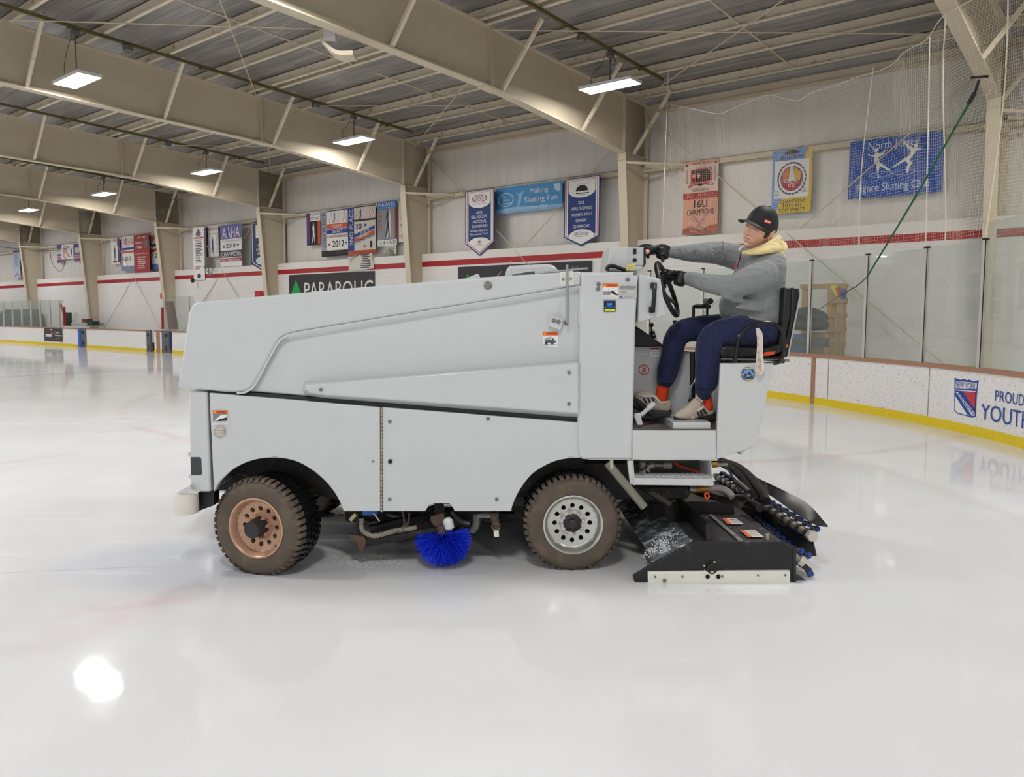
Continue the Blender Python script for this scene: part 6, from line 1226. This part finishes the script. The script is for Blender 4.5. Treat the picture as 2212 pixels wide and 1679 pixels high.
banner('champions_banner', 'blue edged champions banner with torn white list hanging below', (752,449), (811,442), (752,551), [('r',0,0,.22,1,BL_), ('v','2ND PLACE',.05,.04,.18,.8,.04,Wt), ('r',.22,0,1,.02,K), ('t','AAHA',.27,.04,.97,.26,.06,(206,80,70)), ('t','AAHA',.29,.045,.95,.25,.0,Wt), player(.46,.16,.24,BL_), ('r',.22,.27,1,.31,K), ('t','20',.27,.36,.5,.47,.03,K), ('s',.63,.40,.07,.045,BL_), ('p',((.22,.58),(.97,.42),(.97,.49),(.22,.65)),BL_), ('d','ATLANTIC',.44,.585,.8,.508,.06,.03,Wt), ('p',((.22,.67),(.97,.51),(.97,.58),(.22,.74)),OG), ('d','DISTRICT',.42,.675,.78,.60,.06,.03,Wt), ('d','CHAMPIONSHIP',.24,.79,.96,.64,.07,.03,K), ('s',.6,.84,.07,.045,(180,90,60)), ('t','1',.8,.74,.88,.88,.05,K), ('r',0,.92,1,1.0,OG), ('t','Tier 1 Girls 12 & U',.1,.935,.95,.985,.05,K)], CR)
mb_items = lines(.08,.2,.4,.9,6,(90,90,92),5) + lines(.5,.1,.92,.9,7,(80,80,82),6)
banner('torn_list', 'crumpled white paper list hanging over the red stripe', (752,553), (807,548), (751,586), mb_items, CR, t=TM-.06, cat='paper list', outline=((0,.05),(.3,.2),(.46,.0),(.62,.22),(.92,-.1),(1,.9),(.5,.98),(0,1)), wave=.02)
banner('hockey_banner', 'grey banner with dark player figure reading MAWHA 12 & UND', (815,437), (857,432), (815,533), [('r',0,0,1,.17,(44,110,190)), ('t','MAWHA',.06,.02,.92,.12,.05,Wt), ('r',.06,.135,.9,.15,(150,190,226)), ('v','2ND PLACE',.04,.2,.22,.66,.05,RD), ('r',.9,.17,1,.84,(130,60,60)), player(.62,.52,.66,Wt), player(.53,.50,.64,(46,48,54)), ('d','2013-2014',.42,.60,.66,.26,.05,.02,Wt), ('r',0,.85,1,.86,BL_), ('r',0,.86,1,1,Wt), ('t','12 & UND',.08,.885,.94,.965,.04,K)], GY)
banner('torn_list', 'torn white paper strips hanging under the grey player banner', (826,533), (856,531), (825,556), lines(.6,.1,.95,.9,6,(90,90,92),8), CR, cat='paper list', outline=((.2,0),(.45,0),(.15,1),(0,.98),(.3,.3),(.5,.0),(1,0),(1,.85),(.55,.9)))
banner('champions_banner', 'white and maroon banner half hidden by the second column', (858,436), (884,432), (858,524), [('r',0,0,.12,1,(120,50,54)), ('t','O',.2,.38,.36,.43,.03,RD), ('t','TU',.2,.56,.45,.63,.04,K), ('t','CHAMPS',.16,.82,.98,.90,.05,RD)], CR)
# fourth bay -----------------------------------------------------------
banner('name_list_banner', 'tall narrow white banner listing names', (416,493), (440,490), (414,606), [('p',((.5,.01),(.75,.12),(.7,.17),(.3,.17),(.25,.12)),(120,110,140)), ('s',.5,.1,.16,.035,RD), ('r',.1,.185,.95,.21,RD)] + lines(.2,.23,.9,.68,14,(90,88,90),11) + lines(.1,.74,.8,.80,3,(150,70,70),12) + [('e',.5,.92,.16,.045,(70,60,64))], Wt, t=TM-.05)
banner('hockey_banner', 'white banner with purple player figure beside the name list', (445,490), (471,487), (445,556), [('r',0,0,.16,1,(70,60,130)), ('t','MAWHA',.2,.03,.95,.16,.04,(170,60,70)), ('r',.2,.24,.9,.26,GY), player(.52,.66,.62,(60,54,130)), ('v','CHAMPIONS',.03,.3,.14,.9,.03,RD), ('v','DIVISION',.84,.3,.96,.9,.03,RD)], Wt)
banner('champions_banner', 'white champions banner reading 2010 with a purple blue top', (475,487), (521,483), (476,577), [('r',0,0,1,.34,(104,110,176)), ('t','AAHA',.08,.06,.94,.32,.06,(206,90,84)), ('t','AAHA',.10,.07,.92,.31,.0,Wt), player(.36,.2,.28,BL_), ('t','Atlantic District Championships',.05,.37,.97,.41,.0,GY), ('s',.17,.52,.07,.05,BL_), ('t','2010',.28,.45,.72,.56,.03,(60,60,64)), ('s',.84,.5,.07,.05,BL_), ('r',0,.62,1,.78,(60,62,76)), ('t','CHAMPIONS',.06,.65,.97,.76,.05,Wt), ('r',0,.80,1,.88,(170,70,70)), ('t','Tier 1 Mite A Minor',.06,.815,.94,.87,.04,Wt)], Wt, t=TM-.05)
banner('pennant_banner', 'navy pointed pennant half hidden by the third column', (541,480), (585,475), (544,570), [('p',((.06,.03),(.94,.03),(.94,.97),(.5,1.13),(.06,.97)),Wt), ('p',((.09,.04),(.91,.04),(.91,.96),(.5,1.11),(.09,.96)),(40,62,96)), ('r',.25,.08,.8,.4,Wt), ('t','2013',.34,.54,.7,.6,.03,Wt), ('t','CHAMPS',.26,.64,.78,.7,.03,Wt), ('t','TIER',.3,.74,.7,.8,.03,Wt), ('e',.5,.94,.26,.09,(200,206,216))], (40,62,96), t=TM-.05, outline=((0,0),(1,0),(1,1),(.5,1.17),(0,1)))
# fifth bay ------------------------------------------------------------
banner('hockey_banner', 'small white banner with black player figure left of the blue banded one', (239,516), (257,513), (240,571), [('t','MAWHA',.1,.03,.9,.14,.05,RD), ('r',.78,0,1,.96,(80,80,140)), player(.45,.62,.66,K), ('r',.2,.88,.7,.95,RD)], Wt)
banner('champions_banner', 'white champions banner reading 2013 left of the red banner', (261,513), (288,510), (261,586), [('r',0,0,.1,1,(150,120,150)), ('t','AAHA',.15,.03,.95,.28,.08,(200,110,110)), player(.4,.14,.26,BL_), ('r',.1,.32,1,.39,BL_), ('r',.1,.42,1,.48,OG), ('t','2013',.3,.58,.76,.7,.04,K), ('s',.2,.65,.07,.04,BL_), ('r',0,.86,1,1,(120,130,170))], Wt)
banner('roster_banner', 'red banner with white writing in the fifth bay', (289,508), (321,505), (289,590), [('t','2001-2002',.24,.05,.78,.1,.04,Wt), ('t','Quarry',.1,.17,.6,.25,.04,Wt), ('t','Cats',.2,.28,.5,.36,.04,Wt), ('e',.78,.24,.14,.12,(120,100,104)), ('t','4 Corners Champs',.08,.48,.92,.53,.03,Wt)] + lines(.2,.58,.85,.92,6,(214,180,176),21), (160,36,38), t=TM-.05)
banner('champions_banner', 'white and blue banner right of the red banner, cut by the column', (322,504), (348,501), (322,584), [('r',0,0,.12,1,(120,70,110)), ('t','AA',.2,.03,.9,.24,.06,(200,110,110)), ('r',.1,.30,1,.37,BL_), ('p',((.1,.46),(1,.38),(1,.46),(.1,.54)),OG), ('t','20',.45,.56,.9,.68,.04,K), ('s',.26,.6,.08,.04,BL_), ('r',0,.84,1,1,(96,110,170))], Wt)
# far bays -------------------------------------------------------------
banner('club_banner', 'white square banner between two jersey shaped banners', (132,530), (158,527), (133,561), [('p',((.1,.2),(.3,.1),(.75,.9),(.55,.9),(.3,.5),(.3,.9),(.1,.9)),(206,150,140)), ('r',.2,.1,.6,.16,GY), player(.84,.6,.6,(60,64,140))], Wt)
for x0, x1, y, l in ((122,133,530,'left'), (160,172,527,'right')):
    banner('jersey_banner', 'blue and red jersey shaped banner %s of the white square banner' % l, (x0,y), (x1,y-1), (x0,y+39), [('r',.05,0,.95,.22,(60,70,150)), ('r',.1,.5,.9,.62,(80,90,150)), ('r',.1,.66,.9,.76,(190,90,90)), ('r',.05,.8,.95,.94,(60,70,150)), ('r',.05,.94,.95,1,RD)], (210,190,176), outline=((.1,0),(.9,0),(1,.2),(.92,.3),(.95,1),(.05,1),(.1,.3),(0,.2)))
banner('club_banner', 'pale blue banner with writing at the far left', (28,544), (42,541), (29,601), [('r',0,0,1,.05,(60,60,120)), ('t','NJ',.3,.06,.7,.12,.05,RD)] + lines(.25,.16,.8,.6,7,(120,130,150),31) + [('p',((.2,.92),(.5,.82),(.8,.92),(.8,.96),(.5,.86),(.2,.96)),(170,70,80))], (186,200,220))
banner('club_banner', 'blue and orange banner behind the farthest column at left', (45,548), (64,545), (45,600), [('v','CHAMPS',.2,.1,.7,.78,.05,Wt), ('r',0,.84,1,1,(220,84,46))], (70,84,170))
# sponsor sheets and small signs on the block wall ------------------------
SH = (52,50,52)
banner('sponsor_banner', 'black sponsor sheet reading PARABOLIC with green triangle above the machine', (624,594), (809,586), (624,684), [('p',((.012,.52),(.09,.12),(.168,.52)),(20,160,74)), ('t','PARABOLIC',.195,.19,.985,.56,.0,(224,222,216)), ('r',.55,.86,.985,.93,(200,198,192))], SH, t=TM-.03)
banner('sponsor_banner', 'second black sponsor sheet behind the white tank hood', (989,577), (1279,563), (989,664), [('p',((.02,.6),(.083,.17),(.15,.6)),(20,160,74)), ('t','PARABOLIC',.19,.34,.97,.70,.0,(224,222,216))], SH, t=TM-.03)
for (x0, x1, y0, y1, l, tx) in ((550,577,628,642,'above the machine nose','HOME'), (346,358,633,646,'left of the machine nose','13')):
    banner('team_sign', 'small red sign %s' % l, (x0,y0), (x1,y0), (x0,y1), [('t',tx,.42,.2,.95,.8,.05,(60,30,32))], (196,44,38), t=TM-.03, cat='sign')
# ------------------------------------------------------------------ netting, strap, cords
M_NET = mat('white_net_cord', (226,218,198), .6); 
foot = [1425, 1540, 1615, 1700, 1830, 1950, 1998, 2060, 2150, 2300, 2420]; topy = [222, 247, 206, 213, 160, 92, 36, -20, -70, -140, -200]
dn = [dpix(x) for x in foot]
def ntop(d):
    for i in range(len(dn)-1):
        if d <= dn[i+1]: return i, (d-dn[i])/(dn[i+1]-dn[i])
    return len(dn)-2, 1.0
NTz = []
for x, y, d in zip(foot, topy, dn):
    p, t = cpos(d); q = B(p.x, p.y, 0); NTz.append(at(x, y, q.y).z/S)
def ztopn(d): i, k = ntop(d); k = k*k*(3-2*k) if i > 0 else k; return lerp(NTz[i], NTz[i+1], k)
GL = GZ + .02
step = .052; nx_ = int((dn[-1]-dn[0])/step); sw = .0030
mbn = MB()
def npt(d, z):
    p, t = cpos(d); nr = Vector((-t.y, t.x, 0)) if Vector((-t.y, t.x, 0)).dot(Vector((-.6, .8, 0))) > 0 else Vector((t.y, -t.x, 0))
    q = p + nr*(.10 + .10*math.sin(d*2.1+z*.8) + .05*math.sin(d*5+z)); return B(q.x, q.y, z)
cols = []
for i in range(nx_+1):
    d = dn[0] + i*step; zt = ztopn(d); col = []; z = GL
    while z < min(zt, 9.0): col.append((d + .5*step*0, z + .10*math.sin(d*1.7)*0)); z += step
    cols.append([npt(d, z + .06*math.sin(d*3)*min(1, (z-GL)/2)) for d, z in col])
def tri(p, q, w_):
    d = (q-p); a = Vector((d.y, -d.x, 0)) if d.xy.length > 1e-5 else Vector((1, 0, 0)); a = (a.normalized() if a.length else Vector((1,0,0)))*w_; b = d.cross(a).normalized()*w_
    k = len(mbn.V); mbn.V += [p+a, p-a*.5+b*.8, p-a*.5-b*.8, q+a, q-a*.5+b*.8, q-a*.5-b*.8]; mbn.Fc += [(k,k+1,k+4,k+3), (k+1,k+2,k+5,k+4), (k+2,k,k+3,k+5)]; mbn.Mi += [0,0,0]
for i in range(nx_+1):
    c_ = cols[i]
    for j in range(0, len(c_)-1): tri(c_[j], c_[j+1], sw*.5)
    if i < nx_:
        for j in range(min(len(c_), len(cols[i+1]))): tri(c_[j], cols[i+1][j], sw*.5)
for xs in (1965, 2003, 2105, 1840, 2180):                   # seams where panels are laced together
    d = dpix(xs); z = GL
    while z < min(ztopn(d)-.05, 9.0): tri(npt(d, z), npt(d+.004, z+.25), .011); z += .25
mbn.mats = [M_NET]; net = tag(mbn.build('safety_netting', M_NET, rot=RB, smooth=False), 'white safety netting hanging above the corner glass', 'netting', kind='stuff')
m = MB(); m.tube([npt(d, ztopn(d)) for d in [lerp(dn[0], dn[-2], i/80) for i in range(81)] if ztopn(d) < 9.0], .007, 6); tag(m.build('net_rope', M_NET), 'thin white rope sagging along the netting top', 'rope')
m = MB(); m.cyl(npt(dn[0], GL), npt(dn[0], NTz[0]+1.4), .006, n=6); tag(m.build('net_rope', M_NET), 'thin white vertical cord right of the column near the steering wheel', 'rope')
M_STRAP = mat('green_strap', (34,104,52), .7)
def Lp(px, py, d, off=.0):
    p, t = cpos(dpix(d)); Y = B(p.x, p.y, 0).y; return at(px, py, Y+off)
A_, B_ = Lp(2106,200,2106,.35), Lp(1872,600,1872,-.1); m = MB(); w_ = Vector((.018, .0, .006)); m.loft([[p-w_, p+w_, p+w_+Vector((0,.004,0)), p-w_+Vector((0,.004,0))] for p in (A_, (A_+B_)/2-Vector((0,0,.05)), B_)])
w2 = Vector((.03,.03,0)); m.tube([A_+w2*1.2, B_+w2*.4], .008, 6); tag(m.build('tie_strap', M_STRAP), 'green webbing strap slanting across the netting', 'strap')
m = MB(); m.tube([B_, Lp(1852,617,1852,-.1), Lp(1800,648,1800,.3), Lp(1770,668,1770,.6)], .008, 6); tag(m.build('slack_line', mat('dark_cord', (44,56,46), .6)), 'thin dark cord running from the green strap down to the pallets', 'cord')
m = MB(); m.bar(Lp(2100,168,2106,.3), Lp(2132,165,2132,.3), .05, .03); m.bar(A_, Lp(2115,172,2112,.3), .03, .02); m.bar(A_, A_.lerp(B_, .05), .05, .03); tag(m.build('strap_ratchet', M_BLACK), 'black ratchet hook at the top of the green strap', 'ratchet')
# ------------------------------------------------------------------ things stored behind the corner glass
M_WOOD = mat('raw_pallet_wood', (188,148,98), .7, noise=.2, nscale=14, stretch=(1,1,6))
def wpt(x, y, t): s_, z_ = pw(x, y, t); return s_, z_
TP = 19.3
s0, z0 = wpt(1738,616,TP); s1, z1 = wpt(1815,622,TP); _, zb_ = wpt(1760,765,TP)
for k, (tt, l) in enumerate(((TP, 'front'), (TP+.3, 'rear'))):
    p = thing('wooden_pallet', '%s of the raw wooden pallets standing on end behind the glass' % ('front' if k == 0 else 'rear'), 'pallet', B((s0+s1)/2, tt, 0), RB, 'pallets standing behind the glass')
    zt_, zq = z0+.02, 0
    for u in (0, .72, 1): m = MB(); fbox(m, lerp(s0,s1,u)-.06, lerp(s0,s1,u)+.06, tt, tt+.05, 0, zt_); m.build('stringer', M_WOOD, p, bevel=.004)
    n_ = 8
    for i in range(n_): z = lerp(.1, zt_-.12, i/(n_-1)); m = MB(); fbox(m, s1-.1, s0+.1 if i in (7,) else lerp(s0,s1,.66), tt-.02, tt, z, z+.12); m.build('deck_board', M_WOOD, p, bevel=.003)
m = MB(); (sa, za), (sb, zb2) = wpt(1708,665,18.6), wpt(1770,708,18.6)

for du, dz, rx, ry, rz in ((.25,.10,.24,.2,.15),(.5,.30,.30,.22,.16),(.8,.22,.24,.2,.17),(.62,.06,.36,.24,.13),(.95,.05,.18,.2,.11)): m.ball(B(lerp(sa,sb,du), 18.75, zb2+dz), rx, ry, rz, 18, 12)
tag(m.build('equipment_bag', mat('black_bag_fabric', (34,34,36), .6, bump=.4, bscale=7)), 'black equipment bag piled behind the glass beside the pallets', 'bag')
m = MB(); fbox(m, sb-.1, sa+.2, 18.5, 19.0, zb2-.45, zb2-.25); tag(m.build('storage_table', mat('dark_grey_table', (70,70,72), .6), rot=RB), 'dark grey table under the black equipment bag', 'table')
(sc, zc) = wpt(1716,722,18.7); m = MB(); fbox(m, sc-.25, sc+.35, 18.6, 18.9, 0.5, zc); tag(m.build('storage_bin', mat('blue_bin', (70,110,172), .5), rot=RB, bevel=.02), 'blue bin behind the glass under the table', 'bin')
(sc, zc) = wpt(1757,718,18.9); m = MB(); fbox(m, sc-.3, sc+.2, 18.8, 19.1, 0.5, zc); tag(m.build('cardboard_box', mat('cardboard', (176,138,98), .7), rot=RB, bevel=.01), 'brown cardboard box beside the blue bin', 'box')
m = MB(); c = B(*wpt(1806,625,18.9)[:1], 18.9, wpt(1806,625,18.9)[1])
for k, col in enumerate(((226,206,50), (190,50,60), (40,60,150))):
    m.use(flat(col)); m.prism([c + (-WX)*x + UP*z for x, z in ((-.12+.1*k,.06-.04*k),(-.02+.1*k,.10-.05*k),(.06+.06*k,-.10-.05*k),(.0+.05*k,-.14-.03*k))], NX*.04)
tag(m.build('striped_flag', None, rot=RB, smooth=False), 'small yellow red and blue flag on the dark cord', 'flag')
(sd, zd2), (se, ze) = wpt(390,606,TM-.2), wpt(416,612,TM-.2)
m = MB(); m.ball(B(pw(416,606,TM-.25)[0], TM-.25, pw(416,606,TM-.25)[1]), .085, .085, .10, 14, 8); tag(m.build('dome_camera', M_BLACK), 'small black dome camera beside the name list', 'camera')
m = MB()
for (a, b) in (((440,577),(460,578)),((442,578),(455,596)),((460,578),(455,596)),((450,578),(452,592))): m.cyl(B(pw(*a, TM-.2)[0], TM-.2, pw(*a, TM-.2)[1]), B(pw(*b, TM-.2)[0], TM-.2, pw(*b, TM-.2)[1]), .02, n=6)
tag(m.build('wall_bracket', M_GREY), 'small grey bracket on the wall right of the dome camera', 'bracket')
m = MB(); q = lambda x, y, t=TW-.4: B(pw(x, y, t)[0], t, pw(x, y, t)[1])
m.tube(smoothpts([q(-20,531), q(45,538), q(108,542), q(150,535)], 6), .014, 6); tag(m.build('slack_cable', M_BLACK), 'slack black cable strung across the far left bay', 'cable')
m = MB(); m.tube(smoothpts([q(108,543), q(112,565), q(122,582), q(130,586), q(137,578), q(142,555)], 6), .012, 6); tag(m.build('hanging_cable', M_BLACK), 'looped black cable hanging on the far left wall', 'cable')
# ================================================================== light and view
w = bpy.data.worlds.new('world'); SC.world = w; w.use_nodes = True
w.node_tree.nodes['Background'].inputs[0].default_value = (.985, .992, 1, 1); w.node_tree.nodes['Background'].inputs[1].default_value = .6
# assumed rest of the lamp grid: bare unseen lights added to brighten the hall
def hall_fill_lamp(s_, t_, e=172):
    d = bpy.data.lights.new('hall_fill_lamp', 'AREA'); d.shape = 'RECTANGLE'; d.size = 1.4*S; d.size_y = .5*S; d.energy = e; d.color = (.985, .992, 1)
    o = bpy.data.objects.new('hall_fill_lamp', d); C.objects.link(o); o.location = B(s_, t_, 7.19); o.rotation_euler = (0, 0, RB)
for s_, t_ in [(10.7+9.0*k, 7.9) for k in (0, 2, 3, 4)] + [(1.0, 7.9), (-8.7, 7.9), (-8.7, 16.3), (55, 16.1), (64, 16.1), (55, 7.9), (64, 7.9)] + [(-8.7+9.0*k, -.5) for k in range(6)] + [(-8.7+9.0*k, -8.9) for k in range(6)]: hall_fill_lamp(s_, t_)
vs = SC.view_settings; vs.view_transform = 'Standard'; vs.look = 'None'; vs.gamma = 1; vs.exposure = 0.06; vs.use_curve_mapping = False

cy = SC.cycles; cy.max_bounces = 5; cy.diffuse_bounces = 3; cy.glossy_bounces = 3; cy.transmission_bounces = 2; cy.transparent_max_bounces = 10
cy.use_adaptive_sampling = True; cy.adaptive_threshold = .08; cy.adaptive_min_samples = 14; cy.caustics_reflective = False; cy.caustics_refractive = False
